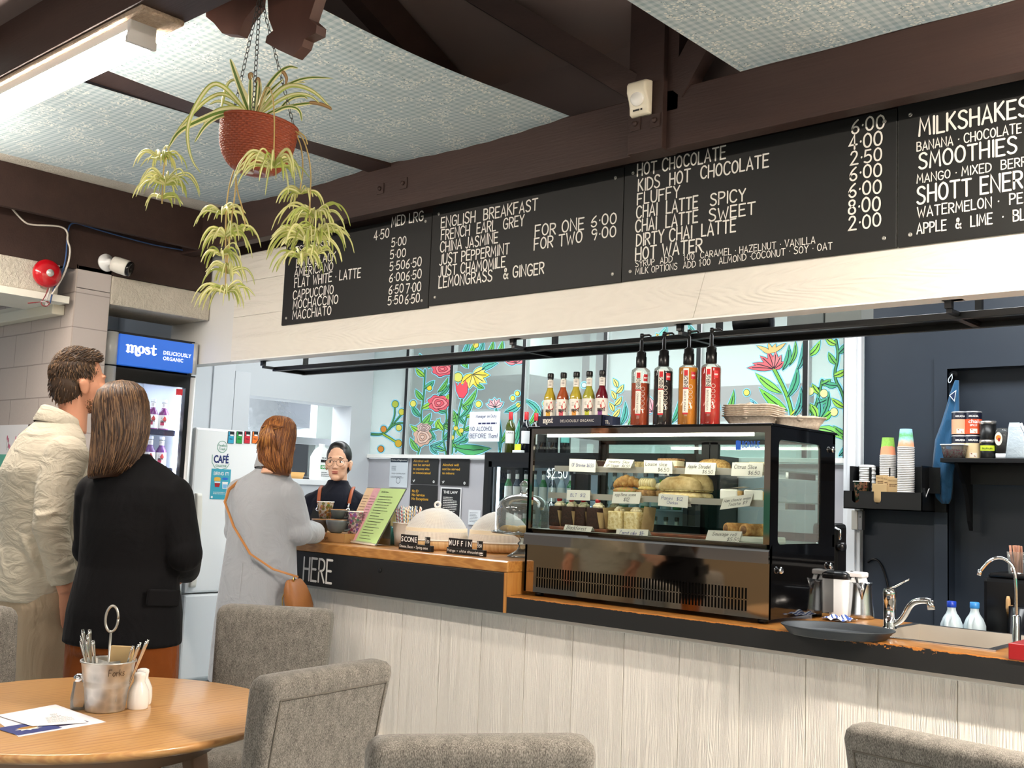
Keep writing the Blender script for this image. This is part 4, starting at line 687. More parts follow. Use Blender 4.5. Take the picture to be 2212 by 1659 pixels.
for pts in ([(541, 172), (538, 160), (544, 158), (546, 168)], [(552, 180), (556, 168), (560, 172), (558, 192)], [(608, 155), (613, 156), (620, 170), (616, 184)], [(668, 221), (690, 223), (712, 232), (716, 238)]): m = MB(mt('8a6a44', .8), pc); ribbon3(m, [pp(x, y, -.05) for x, y in pts], .011, mt('8a6a44', .8), mt('a8875c', .8)); m.obj('dry_leaf', pl)
RUN = mt('b99f63', .5)
for pts, d0, d1 in (([(557, 240), (575, 184), (588, 196), (593, 250), (592, 315), (590, 352)], -.06, -.17), ([(369, 311), (360, 330), (352, 370), (350, 440)], -.06, -.05), ([(505, 368), (495, 400), (488, 450), (487, 520), (488, 600), (486, 635)], -.05, -.05), ([(510, 370), (508, 420), (500, 470), (492, 540), (490, 590)], -.06, -.04), ([(508, 370), (512, 412), (524, 450), (530, 490)], -.04, -.03), ([(638, 283), (655, 298), (668, 340), (672, 380), (670, 420), (668, 480)], .0, .02), ([(640, 290), (652, 320), (655, 370), (648, 410)], .02, .03), ([(645, 284), (660, 296), (664, 312)], -.04, -.04)):
    MB(RUN, pc).tube(sm([pp(x, y, d0+(d1-d0)*i/(len(pts)-1)) for i, (x, y) in enumerate(pts)]), .0022, 6).obj('runner', pl)
def plantlet(px, py, r, n, dt, seed, up=.55):
    rn = random.Random(seed); m = MB(YGR, pc); c = pp(px, py, dt)
    for i in range(int(n*2.1)):
        a = rn.uniform(0, 2*pi); el = rn.uniform(-.4, 1); d = CR*cos(a)+_f*sin(a)*.8; R_ = r*PXM*rn.uniform(.6, 1.3); u = V((0, 0, 1))*R_; dd = d*R_
        h = up*(.4+.6*el); pts = [c, c+dd*.3+u*h*.7, c+dd*.7+u*h, c+dd*1.0+u*(h-.35), c+dd*1.12+u*(h-.75)]; k = rn.random()
        ribbon3(m, pts[:rn.choice((4, 5, 5))], rn.uniform(3.8, 7)*PXM, YGR if k < .6 else LGR, CRM if k < .7 else LGR, rn.uniform(-.6, .6), rn)
    m.obj('plantlet', pl)
for i, (x, y, r, n, dt) in enumerate(((345, 345, 42, 13, -.06), (356, 398, 52, 16, -.06), (347, 428, 42, 4, -.05), (590, 362, 62, 20, -.17), (478, 462, 44, 10, -.05), (488, 512, 52, 16, -.05), (476, 552, 44, 10, -.06), (494, 590, 46, 10, -.04), (486, 632, 50, 16, -.05), (530, 497, 30, 5, -.03), (650, 418, 40, 9, .03), (678, 470, 62, 18, .02), (662, 520, 66, 20, -.01), (690, 512, 60, 16, .01), (648, 556, 48, 12, 0), (684, 548, 46, 10, .02))): plantlet(x, y, r, n, dt, 40+i)
# ================================================================ FITTINGS ON THE TIMBER AND BLOCKWORK
RED = mt('b3101c', .18, coat=.6); t = thing('fire_bell', 'round red fire alarm bell on the concrete lintel at the left', 'bell', (-5.885, 2.63, 2.468))
MB(mt('8a8a88', .5)).lathe([(.05, 0), (.05, .016), (0, .016)], n=24, ax=(1, 0, 0)).obj('back_plate', t)
MB(RED).lathe([(.076, .012), (.08, .02), (.078, .035), (.066, .05), (.04, .06), (.0, .063)], n=48, ax=(1, 0, 0)).obj('dome', t)
MB(mt('d4d2cc', .3, .5)).lathe([(.021, .060), (.021, .066), (.006, .067), (0, .070)], n=20, ax=(1, 0, 0)).obj('centre_boss', t)
def flw(m, fr, w, h):
    m.mat(mt('5fb29a', .6)).rect(0, 0, w, h*.80, fr, .0004); rn = random.Random(2)
    for i in range(60): x = rn.uniform(.02, .98)*w; y = h*(.82+.03*rn.random()); g = h*rn.uniform(.03, .09); m.mat(mt('6a7a6a', .6)).ribbon([(x, y), (x+rn.uniform(-.01, .01), y+g)], .003, fr); m.mat(mt(rn.choice(['d47a94', 'c2607c', 'e4a0b0']), .6)).disc(x, y+g, .008, fr, .0009, .016, 8)
a, b = atY(-60, 910, 2.815), atY(112, 918, 2.815); o = V((a.x, 2.815, .75)); m = MB(mt('f0ecec', .6), o); f = Fr((a.x, 2.815, .75), (1, 0, 0), (0, 0, 1)); m.prism([(0, 0), (b.x-a.x, 0), (b.x-a.x, 1.645-.75), (0, 1.645-.75)], f, -.004, 0); flw(m, f, b.x-a.x, .895); single(m, 'wall_print', 'teal wall panel with a strip of pink flowers on the blockwork beside the left column', 'print', o)
c0 = V((-5.898, 2.985, 2.60)); t = thing('security_camera', 'white bullet security camera with dark lens above the block column', 'camera', c0)
MB(mt('e6e6e4', .35)).lathe([(.052, 0), (.052, .012), (.02, .02), (.018, .045)], n=32, ax=(1, .1, .1)).obj('mount_plate', t)
ax = V((.72, .62, -.28)).normalized(); MB(mt('d9d6cc', .35)).lathe([(.02, .0), (.044, .012), (.047, .04), (.047, .10), (.044, .105)], (.03, .02, .0), 28, ax).obj('body', t)
MB(mt('0c0c0d', .1)).lathe([(.044, .1051), (.044, .12), (.03, .122), (0, .118)], (.03, .02, 0), 28, ax).obj('lens', t)
p0 = atY(1390, 218, 3.438); t = thing('motion_sensor', 'cream motion sensor with a white bulging lens on the brown timber post', 'sensor', p0); fr = Fr((0, 0, 0), (0, 0, 1), (0, -1, 0))
CREAM = mt('e3dac2', .35); MB(CREAM).loft([rrect(.095, d, .012, z, 0, -d/2+.0) for z, d in ((-.066, .02), (-.06, .034), (-.03, .036), (-.005, .044), (.025, .058), (.055, .058), (.066, .05), (.07, .03))]).obj('case', t)
MB(mt('f2efe6', .25)).sph((0, -.042, .0), .034, .016, .034, 20, 12).obj('lens', t); l = MB(mt('3a3a36', .5)); l.lines(-.025, -.052, .05, 1, .01, .008, Fr((0, -.0355, 0), (1, 0, 0), (0, 0, 1)), .001, 2); l.obj('lettering', t)
for x, y in ((822, 408), (872, 396)): 
    p = atY(x, y, 3.468); b = MB(BROWN, p); b.box(p.x-.026, p.x+.026, 3.464, 3.4695, p.z-.028, p.z+.028, .002).lathe([(.012, 0), (.011, .009), (0, .012)], (p.x, 3.464, p.z), 8, (0, -1, 0)); single(b, 'bolt_plate', ('left' if x < 850 else 'right')+' brown bolt plate of the pair on the beam above the first menu board', 'bolt plate', p)
for x, y in ((1373, 268), (1415, 260)):
    p = atY(x, y, 3.437); b = MB(BROWN, p); b.box(p.x-.024, p.x+.024, 3.434, 3.4395, p.z-.028, p.z+.028, .002).lathe([(.012, 0), (.011, .009), (0, .012)], (p.x, 3.434, p.z), 8, (0, -1, 0)); single(b, 'bolt_plate', 'square brown bolt plate at the foot of the post, '+('left' if x < 1400 else 'right')+' one under the motion sensor', 'bolt plate', p)
def cable(pts, r, col, lab, X=-5.89):
    q = sm([atX(x, y, X+dx) for x, y, dx in pts], 2); o = q[0].copy(); single(MB(mt(col, .45), o).tube(q, r, 6), 'cable', lab, 'cable', o)
cable([(-30, 395, 0), (0, 415, .0), (25, 450, 0), (50, 478, 0), (65, 486, 0), (110, 487, 0), (136, 490, 0), (147, 502, .01), (145, 520, .02), (152, 535, .02), (150, 560, .02), (140, 590, .03), (126, 615, .04), (112, 636, .03)], .0055, 'cfc7bb', 'pale cable looping from the left edge of the picture down past the red bell')
cable([(430, 547, 0), (400, 541, 0), (330, 529, 0), (260, 510, 0), (190, 490, 0), (165, 481, 0), (150, 484, 0), (145, 510, 0), (143, 560, .015), (132, 595, .02), (115, 625, .03), (108, 655, .03)], .0045, '31507f', 'blue cable clipped along the dark fascia above the block column')
for k, (c, lab) in enumerate((('7d2a2e', 'dark red wire dangling under the fire bell'), ('b8b0b4', 'pale wire twisted with the red one under the fire bell'))):
    cable([(104+k*4, 622, .04), (98+k*6, 640, .05), (86+k*10, 656, .04), (100+k*6, 664, .06), (112-k*14, 650, .05), (60+k*16, 655, .04)], .003, c, lab)
# ================================================================ MENU BOARDS
BOARD = mt('1c1c1b', .6, bmp=.03, bs=50); CHALK = mt('e9e5dc', .7); Y_ = 3.688
BX = [(-5.122, -3.893, 2.272, 2.765), (-3.888, -2.692, 2.28, 2.79), (-2.688, -1.484, 2.281, 2.795), (-1.479, -.27, 2.281, 2.80)]
TXT = [[('MED', 846, 490, 875, 20), ('LRG', 884, 482, 914, 20), ('4·50', 808, 519, 840, 19), ('5·00', 846, 534, 877, 18), ('5·00', 843, 560, 876, 18), ('5·50', 842, 585, 874, 18), ('6·50', 877, 580, 910, 19), ('6·00', 841, 610, 874, 18), ('6·50', 877, 606, 910, 19), ('6·50', 840, 636, 871, 18), ('7·00', 877, 633, 909, 19), ('5·50', 838, 659, 870, 18), ('6·50', 875, 657, 906, 19),
  ('ESPRESSO', 638, 550, 709, 16), ('LONG BLACK', 640, 577, 725, 17), ('AMERICANO', 636, 598, 719, 17), ('FLAT WHITE · LATTE', 636, 621, 779, 19), ('CAPPUCCINO', 633, 647, 720, 18), ('MOCHACCINO', 633, 668, 730, 18), ('MACCHIATO', 632, 690, 715, 18)],
 [('ENGLISH  BREAKFAST', 953, 493, 1161, 22), ('FRENCH  EARL  GREY', 953, 519, 1132, 21), ('CHINA JASMINE', 951, 545, 1075, 21), ('JUST PEPPERMINT', 950, 572, 1100, 21), ('JUST CHAMOMILE', 948, 598, 1091, 21), ('LEMONGRASS   & GINGER', 948, 622, 1175, 22), ('FOR ONE', 1156, 512, 1261, 24), ('6·00', 1277, 491, 1331, 23), ('FOR TWO', 1154, 540, 1257, 24), ('9·00', 1278, 519, 1330, 23)],
 [('HOT CHOCOLATE', 1377, 381, 1567, 25), ('KIDS  HOT  CHOCOLATE', 1379, 413, 1660, 25), ('FLUFFY', 1377, 442, 1468, 24), ('CHAI  LATTE', 1375, 472, 1507, 25), ('SPICY', 1535, 445, 1610, 25), ('CHAI  LATTE', 1373, 502, 1507, 25), ('SWEET', 1532, 478, 1631, 25), ('DIRTY CHAI  LATTE', 1375, 532, 1589, 25), ('HOT WATER', 1373, 562, 1516, 26), ('SYRUP  ADD    1·00  CARAMEL · HAZELNUT · VANILLA', 1373, 577, 1761, 13), ('MILK OPTIONS  ADD 1·00   ALMOND ·COCONUT · SOY · OAT', 1373, 593, 1798, 13),
  ('6·00', 1840, 290, 1910, 29), ('4·00', 1835, 325, 1905, 29), ('2·50', 1838, 357, 1904, 27), ('6·00', 1836, 391, 1904, 28), ('6·00', 1834, 427, 1903, 29), ('8·00', 1833, 464, 1901, 30), ('2·00', 1834, 498, 1902, 28)],
 [('MILKSHAKES', 1986, 294, 2222, 36), ('BANANA · CHOCOLATE ·', 1981, 327, 2220, 19), ('SMOOTHIES', 1986, 366, 2196, 33), ('MANGO · MIXED  BERRY', 1981, 396, 2234, 18), ('SHOTT ENERGY', 1982, 440, 2264, 35), ('WATERMELON ·  PEACH', 1982, 470, 2262, 21), ('APPLE  &  LIME  ·  BL', 1981, 505, 2214, 22)]]
BL = ['first chalk-style menu board from the left, listing coffees, partly behind the plantlets', 'second menu board from the left, listing teas from English Breakfast to Lemongrass', 'third menu board from the left, listing hot chocolate and chai lattes', 'rightmost menu board, listing milkshakes and smoothies, cut off by the picture edge']
for (x0, x1, z0, z1), tx, lab in zip(BX, TXT, BL):
    o = V((x0, Y_, z0)); t = thing('menu_board', lab, 'menu board', o, 0, 'black menu boards on the bulkhead'); MB(BOARD, o).box(x0, x1, Y_, Y_+.012, z0, z1, .0015, 1).obj('panel', t); fr = Fr((0, Y_, 0), (1, 0, 0), (0, 0, 1))
    for s, ax_, ay, bx, h in tx:
        a, b, c = atY(ax_, ay, Y_), atY(bx, ay-(bx-ax_)*.2, Y_), atY(ax_, ay-h, Y_); m = MB(CHALK, o); m.hand(s, a.x, a.z, c.z-a.z, fr, .0008, w=b.x-a.x, pen=.13 if h > 15 else .12, jit=.035); m.obj('menu_line', t)
    for x in (x0+.045, x1-.045):
        for z in (z0+.04, z1-.04): MB(mt('b9b6ae', .35, .6), o).lathe([(.0075, 0), (.0075, .002), (.003, .003), (.0028, .001), (0, .001)], (x, Y_, z), 14, (0, -1, 0)).obj('screw', t)
# ================================================================ ON THE TABLE
ZT = .74; bk = V((-2.715, 1.47, ZT)); GALV = NT('galvanised_tin'); vo = GALV.n('ShaderNodeTexVoronoi', Vector=GALV.co(), Scale=45); GALV.set(col=GALV.mix(vo.outputs[0], 'a9abaa', 'd6d6d2'), metal=.85, rough=.42); GALV = GALV.m
t = thing('cutlery_bucket', 'galvanised tin bucket marked Forks with a ring handle on the round table', 'bucket', bk)
m = MB(GALV); m.lathe([(0, .004), (.046, .004), (.048, 0), (.05, .003), (.0565, .062), (.059, .066), (.0575, .07), (.060, .074), (.0585, .078), (.061, .082), (.068, .125), (.0715, .127), (.0715, .131), (.067, .131), (.0655, .125), (.048, .01), (0, .01)], n=56); m.obj('bucket', t)
m = MB(mt('b4b2ab', .35, .9)); m.tube([(0, 0, .01), (0, 0, .205)], .0032, 8); m.tube([V((0, 0, .238))+CR*.017*cos(a)+V((0, 0, .034*sin(a))) for a in [2*pi*k/28 for k in range(29)]], .0034, 8); m.obj('ring_handle', t)
m = MB(GALV); m.box(-.055, .055, -.001, .001, .03, .125).box(-.001, .001, -.055, .055, .03, .125); m.obj('divider', t)
m = MB(mt('2b1d18', .5)); cn = V((.745, -.667, 0)); 
def wrap(txt, a0, z, h, r, wid):     # writing bent round the bucket
    k = MB(mt('2b1d18', .5)); k.hand(txt, -wid/2, 0, h, Fr((0, 0, 0), (1, 0, 0), (0, 1, 0)), 0, w=wid, pen=.09)
    out = []
    for v in k.v: rr = r+.0005+(v.y+z-.082)/.043*.007; a = a0+v.x/rr; out.append(V((rr*cos(a), rr*sin(a), z+v.y)))
    m.add(out, k.f)
aim = atan2(-bk.y, -bk.x); wrap('Forks', aim+.35, .098, .017, .0625, .042); m.obj('handwriting', t)
KN = mt('d9d7d4', .12, 1)
def cutlery(x, y, lean, L, lab, grp, i, kind):
    a = V((x, y, .0)); d = V((lean[0], lean[1], 1)).normalized(); m = MB(KN); w = .0058 if kind == 'knife' else .0075
    m.tube([a+d*(.02), a+d*.1, a+d*(L-.012), a+d*L], [w*.4, w*.45, w, w*.8], 10, flat=.6, nrm=(.745, .667, 0)); single(m, kind, lab, kind, (bk.x, bk.y, bk.z+.012), 0, grp)
for i in range(7): rn = random.Random(i); cutlery(-.012-.008*(i % 3), -.022+.007*(i//3)-.006*i/7, (-.28+.05*i, -.18+.03*(i % 3)), .175+.012*(i % 3), 'metal cutlery handle leaning left out of the Forks bucket', 'cutlery on the left of the bucket', i, 'fork')
for i in range(5): cutlery(.018+.004*(i % 2), .012+.006*i, (.22+.035*i, .16+.02*(i % 2)), .165+.006*i, 'flat metal cutlery handle leaning right out of the Forks bucket', 'cutlery on the right of the bucket', i, 'knife')
m = MB(mt('c2a677', .8)); [m.box(-.03, .03, -.0012+.003*k, .0012+.003*k, 0, .085) for k in range(5)]; single(m, 'napkin_pack', 'folded kraft paper napkins standing in the bucket behind its handle', 'napkins', (bk.x+.0, bk.y+.034, bk.z+.078), rad(41))
SHK = mt('f1efeb', .12, coat=.4)
def shaker(p, lab): single(MB(SHK).lathe([(0, 0), (.0255, 0), (.027, .003), (.0285, .02), (.0265, .045), (.019, .062), (.0145, .07), (.0150, .08), (.0165, .087), (.0150, .093), (.008, .096), (0, .0965)], n=36), 'shaker', lab, 'shaker', p, 0, 'table condiments')
q = atZ(297, 1530, ZT); shaker(q, 'white ceramic shaker nearer the viewer beside the bucket'); shaker(q+V((-.045, .035, 0)), 'white ceramic shaker mostly hidden behind the front one'); q = atZ(177, 1534, ZT); t = thing('glass_shaker', 'clear glass shaker half hidden at the left of the bucket', 'shaker', q+V((-.02, -.0, 0)))
MB(glass('e8e4dc', 1.2, 0, .12)).lathe([(.0, .001), (.021, .001), (.022, .03), (.018, .06), (.017, .075)], n=24, cap=(True, False)).obj('jar', t); MB(CHROME).lathe([(.018, .073), (.018, .085), (.01, .092), (0, .093)], n=24).obj('lid', t)
def sheet(name, px, lab, col, z, deco):      # a paper lying on the table, corners tl tr br bl
    P = [atZ(x, y, z) for x, y in px]; o = P[3].copy(); m = MB(mt(col, .7), o); m.add(P+[p+V((0, 0, .0006)) for p in P], [(0, 1, 2, 3), (4, 7, 6, 5), (0, 4, 5, 1), (1, 5, 6, 2), (2, 6, 7, 3), (3, 7, 4, 0)])
    f = Fr(P[3]+V((0, 0, .0006)), P[2]-P[3], (V((0, 0, 1)).cross((P[2]-P[3]).normalized()))); deco(m, f, (P[2]-P[3]).length, (P[0]-P[3]).length); return single(m, name, lab, 'paper', o)
def d1(m, f, w, h):
    m.mat(mt('1c2f7c', .5)).rect(.006, .012, w*.52, h*.45, f, .0003); m.mat(mt('2a2050', .5)).rect(w*.52, .03, w*.88, h*.55, f, .0003); m.mat(mt('f3efe6', .5)).poly([(w*.26+.035*cos(k*pi/9)*(1 if k % 2 else .6), h*.24+.02*sin(k*pi/9)*(1 if k % 2 else .6)) for k in range(18)], f, .0006); m.mat(mt('b8862e', .5)).disc(w*.27, h*.27, .024, f, .0009, .011)
    m.mat(mt('d86a7c', .5)).ring(w*.66, h*.3, .018, .004, f, .0008, ry=.01); [m.ribbon([(w*.66+.024*cos(a), h*.3+.015*sin(a)), (w*.66+.034*cos(a), h*.3+.022*sin(a))], .003, f, .0008) for a in (.4, 1.1, 1.8, 2.5, 3.6)]
def d2(m, f, w, h): m.mat(mt('6a6a70', .6)); m.lines(w*.42, h*.72, w*.2, 4, .012, .003, f, .0004, 4); m.lines(w*.3, h*.48, w*.5, 6, .011, .0022, f, .0004, 5)
sheet('menu_sheet', [(-20, 1548), (120, 1522), (229, 1560), (40, 1592)], 'white sheet with a blue flyer print lying lowest on the round table', 'eceaf0', ZT+.0005, d1)
sheet('flyer', [(-8, 1545), (122, 1524), (190, 1561), (70, 1569)], 'white printed note lying on top of the blue flyer on the table', 'f4f1f2', ZT+.003, d2)
# ================================================================ ON THE RAISED TOP
ZC = 1.051; KRAFT = mt('b58a57', .8, var=.05)
def facing(p): return atan2(p[1], p[0])+pi/2+0.0        # turn that faces something toward the dining room side
def cup_prof(r0, r1, h): return [(0, .001), (r0*.95, .001), (r0, 0), (r1, h-.004), (r1+.002, h-.003), (r1+.0025, h), (r1, h+.001), (r1-.002, h-.002), (r0-.001, .004), (0, .004)]
FLOR = []
def floral(seed, base='efe6d8', cols=('d97a4a', '7f9a4e', 'c06a86', 'e8b45a')):
    n = NT('floral_paper'); co = n.co(); v = n.n('ShaderNodeTexVoronoi', Vector=co, Scale=62); c = n.ramp(n.n('ShaderNodeSeparateColor', Color=v.outputs[1]).outputs[0], [(.0, cols[0]), (.33, cols[1]), (.6, cols[2]), (.85, cols[3])]); n.set(col=n.mix(n.math('LESS_THAN', v.outputs[0], .58), base, c), rough=.55); return n.m
FL1 = floral(1); FL2 = floral(2, 'e9d7e2', ('b85a9a', '5d9a86', 'd4587c', '8a6ac0'))
b0 = V((-4.70, 3.80, ZC)); x0, x1 = atZ(680, 1170, ZC).x, atZ(740, 1172, ZC).x
kb = thing('cardboard_box', 'open kraft cardboard tray with handwritten sizes, under the stacked cups', 'box', (-4.665, 3.79, ZC), rad(8)); m = MB(KRAFT); m.box(-.16, .16, -.085, .085, 0, .003).box(-.16, .16, -.085, -.082, 0, .05).box(-.16, .16, .082, .085, 0, .05).box(-.16, -.157, -.085, .085, 0, .05).box(.157, .16, -.085, .085, 0, .05).box(-.157, .157, -.082, .082, .046, .049); m.obj('tray', kb)
m = MB(mt('2a1c14', .6)); fr = Fr((0, -.0855, 0), (1, 0, 0), (0, 0, 1)); m.hand('med', -.13, .016, .014, fr, w=.04, pen=.1, slant=.2); m.hand('Large', -.02, .014, .017, fr, w=.06, pen=.1, slant=.15); m.obj('handwriting', kb)
def mug(p, r, h, col, lab, handle=0):
    t = thing('mug', lab, 'mug', p, handle, 'stoneware cups on the cardboard tray'); c = mt(col, .25, var=.1, bs=40); MB(c).lathe([(0, .002), (r*.45, .002), (r*.5, 0), (r*.62, .006), (r*.86, h*.35), (r, h*.8), (r*1.02, h), (r*.98, h), (r*.95, h*.8), (r*.8, h*.35), (0, .01)], n=36).obj('bowl', t)
    MB(mt('b98a5a', .35)).lathe([(r*1.022, h-.002), (r*1.02, h+.001), (r*.97, h+.001), (r*.965, h-.002)], n=36, cap=(False, False)).obj('rim', t)
    MB(c).tube(sm([V((r*.97, 0, h*.8)), V((r*1.35, 0, h*.82)), V((r*1.5, 0, h*.5)), V((r*1.2, 0, h*.22)), V((r*.8, 0, h*.2))], 2), .0055, 8).obj('handle', t); return t
def cup(p, r0, r1, h, m_, lab, grp=None, cat='cup'): 
    mb = MB(m_); mb.lathe(cup_prof(r0, r1, h), n=32); mb.mat(mt('f4f1ea', .5)).lathe([(r1+.0028, h-.0035), (r1+.0028, h+.0012), (r1-.002, h+.0012)], n=32, cap=(False, False)); return single(mb, 'paper_cup', lab, cat, p, 0, grp)
mug((-4.725, 3.755, ZC+.05), .056, .068, '4a4038', 'brown-black stoneware cup on the tray, the left one of the two lower mugs', rad(160)); mug((-4.60, 3.755, ZC+.05), .058, .072, '5d6468', 'blue-grey stoneware mug with its handle to the right, on the tray', rad(35)); mug((-4.60, 3.765, ZC+.124), .043, .052, '4a4f4e', 'small dark grey cup stacked on the blue-grey mug', rad(30))
cup((-4.715, 3.765, ZC+.121), .031, .045, .095, FL1, 'white paper cup with orange floral print standing on the brown-black mug'); cup((-4.535, 3.83, ZC+.05), .033, .042, .12, FL2, 'pink and purple floral paper cup behind the menu stand')
m = MB(mt('d9d3c4', .5)).box(-.07, .07, -.05, .05, 0, .12, .004); single(m, 'till_box', 'small cream box behind the cups at the till', 'box', (-4.66, 4.0, ZC+.0), rad(15))
t = thing('till_screen', 'olive-backed till screen on the counter in front of the barista', 'screen', (-4.62, 4.12, ZC), rad(25)); MB(mt('a8a878', .5)).box(-.07, .07, -.004, .004, .09, .20, .003).obj('panel', t); MB(mt('8e9396', .35)).box(-.075, .075, .0045, .012, .085, .205, .003).obj('bezel', t); MB(mt('777b7e', .4)).box(-.015, .015, .004, .02, 0, .1).box(-.05, .05, -.03, .04, 0, .008).obj('stand', t)
m = MB(mt('101113', .4)).box(-.04, .04, -.05, .05, 0, .10, .01).box(-.03, .03, -.052, -.05, .04, .09); single(m, 'card_reader', 'black card terminal on the counter beside the grey coat', 'card reader', (-4.86, 3.95, ZC), rad(20))
# menu stand
pA, pB = atY(739, 1172, 3.80), atY(808, 1181, 3.80); tA, tB = atY(797, 1052, 3.90), atY(880, 1054, 3.90)
o = V((-4.36, 3.82, ZC)); t = thing('menu_stand', 'slanted clear acrylic menu stand with coloured menu sheets', 'menu stand', o)
dx = pB-pA; dx.z = 0; w = .31; u = V((.86, -.1, 0)).normalized(); bl = V((-4.525, 3.80, ZC+.012)); br_ = V((-4.30, 3.72, ZC+.006))
bl = atY(741, 1168, 3.82); br_ = atY(812, 1178, 3.74); tl = atY(793, 1053, 3.98); tr = atY(878, 1056, 3.90)
ACR = glass('f2f8f5', 1.1, 0, .1); nn = (br_-bl).cross(tl-bl).normalized()
m = MB(ACR, o); m.add([bl, br_, tr, tl, bl-nn*.004, br_-nn*.004, tr-nn*.004, tl-nn*.004], [(0, 1, 2, 3), (4, 7, 6, 5), (0, 4, 5, 1), (1, 5, 6, 2), (2, 6, 7, 3), (3, 7, 4, 0)]); e = (br_-bl)
m.add([bl, br_, br_+nn*.035-V((0, 0, 0)), bl+nn*.035], [(0, 1, 2, 3)]); f0, f1 = tl*.45+bl*.55, tr*.45+br_*.55; k0, k1 = bl+V((0, .10, 0)), br_+V((0, .10, 0)); k0.z = k1.z = ZC+.002; m.add([f0-nn*.006, f1-nn*.006, k1, k0], [(0, 1, 2, 3)]); m.obj('acrylic_back', t)
m = MB(mt('efe3d2', .5), o); L0 = bl-V((0, .01, .0)); m.tube([bl+nn*.012+V((0, 0, -.004)), br_+nn*.012+V((0, 0, -.004))], .007, 8, flat=.8); m.obj('front_lip', t)
def quad(a0, a1, b0, b1, c): return [bl+(br_-bl)*a+(tl-bl)*b*(1-a)+(tr-br_)*b*a+nn*c for a, b in ((a0, b0), (a1, b0), (a1, b1), (a0, b1))]
for nm, a0, a1, col, c, sd in (('orange_sheet', .0, .30, 'f0cfa6', .001, 3), ('pink_sheet', .2, .42, 'f0b6bc', .002, 4), ('green_sheet', .38, 1.0, 'c9e79a', .003, 5)):
    m = MB(mt(col, .6), o); q = quad(a0, a1, .02, .99, c); m.add(q, [(0, 1, 2, 3)]); f = Fr(q[0], q[1]-q[0], q[3]-q[0]); f.n = nn; W_, H_ = (q[1]-q[0]).length, (q[3]-q[0]).length; m.mat(mt('4a5240', .7) if nm[0] == 'g' else mt('8a5a50', .7)); m.lines(W_*.12, H_*.84, W_*.75, 16 if nm[0] == 'g' else 12, H_*.052, .0032, f, .0006, sd); 
    if nm[0] == 'g': m.type('Breakfast Menu', W_*.12, H_*.92, .009, f, .0006, .01)
    m.obj(nm, t)
# straw tins
t = thing('teal_straw_glass', 'square clear glass of teal straws behind the menu stand', 'glass', (-4.345, 3.93, ZC)); MB(glass('dff1ee', 1.2, 0, .1)).loft([rrect(.062, .062, .008, 0), rrect(.07, .07, .008, .09)], cap=(True, False)).obj('glass', t); m = MB(mt('3c9c94', .4))
for k in range(12): m.tube([(-.02+.0036*(k % 6)*2, -.02+.02*(k//6), .004), (-.024+.0044*(k % 6)*2, -.024+.026*(k//6), .092+.004*(k % 3))], .003, 6)
m.obj('straw', t)
t = thing('straw_bucket', 'white ribbed metal bucket full of striped paper straws', 'bucket', (-4.24, 3.95, ZC)); wb = mt('f0ebe4', .35); bp = [(0, .003), (.066, .003), (.068, 0), (.072, .05), (.074, .054), (.0735, .06), (.0755, .064), (.075, .07), (.077, .074), (.080, .118), (.083, .119), (.083, .124), (.079, .124), (.07, .03), (0, .02)]
MB(wb).lathe(bp, n=48).obj('bucket', t)
rn = random.Random(4)
def straw_mat(c):
    n = NT('striped_paper_straw'); s = n.n('ShaderNodeSeparateXYZ', Vector=n.co()); ang_ = n.math('ARCTAN2', s.outputs[1], s.outputs[0]); w = n.math('SINE', n.math('ADD', n.math('MULTIPLY', s.outputs[2], 330.), n.math('MULTIPLY', ang_, 2.))); n.set(col=n.mix(n.math('GREATER_THAN', w, 0.), 'f4efe4', c), rough=.6); return n.m
SM = {k: MB(straw_mat(c)).lathe([(.003, 0), (.003, .175), (.0022, .1752), (.0022, .15)], n=10, cap=(True, False)) for k, c in (('red', 'c02a32'), ('blue', '2a6a9a'), ('green', '2f7a4e'), ('yellow', 'e0a83a'))}
proto = {}
for i in range(64):
    k = ('blue', 'red', 'yellow', 'green')[(i*7//3) % 4] if i % 3 else ('blue', 'red', 'green')[i//22]; r, a = .06*sqrt(rn.random()), rn.uniform(0, 2*pi); px_, py_ = r*cos(a), r*sin(a)
    if k not in proto: o = proto[k] = SM[k].obj('paper_straw'); o.data.name = 'paper_straw'; tag(o, k+' and white striped paper straw standing in the white ribbed bucket', 'straw', k+' striped straws')
    else: o = proto[k].copy(); COL.objects.link(o)
    o.location = (-4.24+px_*.72, 3.95+py_*.72, ZC+.022+rn.uniform(-.004, .018)); o.rotation_euler = (-py_*2.6+rn.uniform(-.05, .05), px_*2.6+rn.uniform(-.05, .05), 0)
# mesh food domes
n = NT('fine_white_mesh'); tr_ = n.n('ShaderNodeBsdfTransparent'); df = n.n('ShaderNodeBsdfDiffuse'); df.inputs[0].default_value = lin('f3eee6'); mx = n.n('ShaderNodeMixShader'); s = n.n('ShaderNodeSeparateXYZ', Vector=n.co()); a_ = n.math('ARCTAN2', s.outputs[1], s.outputs[0])
g1 = n.math('GREATER_THAN', n.math('SINE', n.math('MULTIPLY', a_, 150.)), .1); g2 = n.math('GREATER_THAN', n.math('SINE', n.math('MULTIPLY', s.outputs[2], 1700.)), .1); n.link(n.math('ADD', n.math('MULTIPLY', n.math('MAXIMUM', g1, g2), .35), .35), mx.inputs[0]); n.link(tr_.outputs[0], mx.inputs[1]); n.link(df.outputs[0], mx.inputs[2]); n.link(mx.outputs[0], n.out.inputs[0]); MESH = n.m
BASEW = wood('pale_cake_board', 'c79a63', 'deb987', 'd2a871', (8, 8, 2), 7, .45, .05)
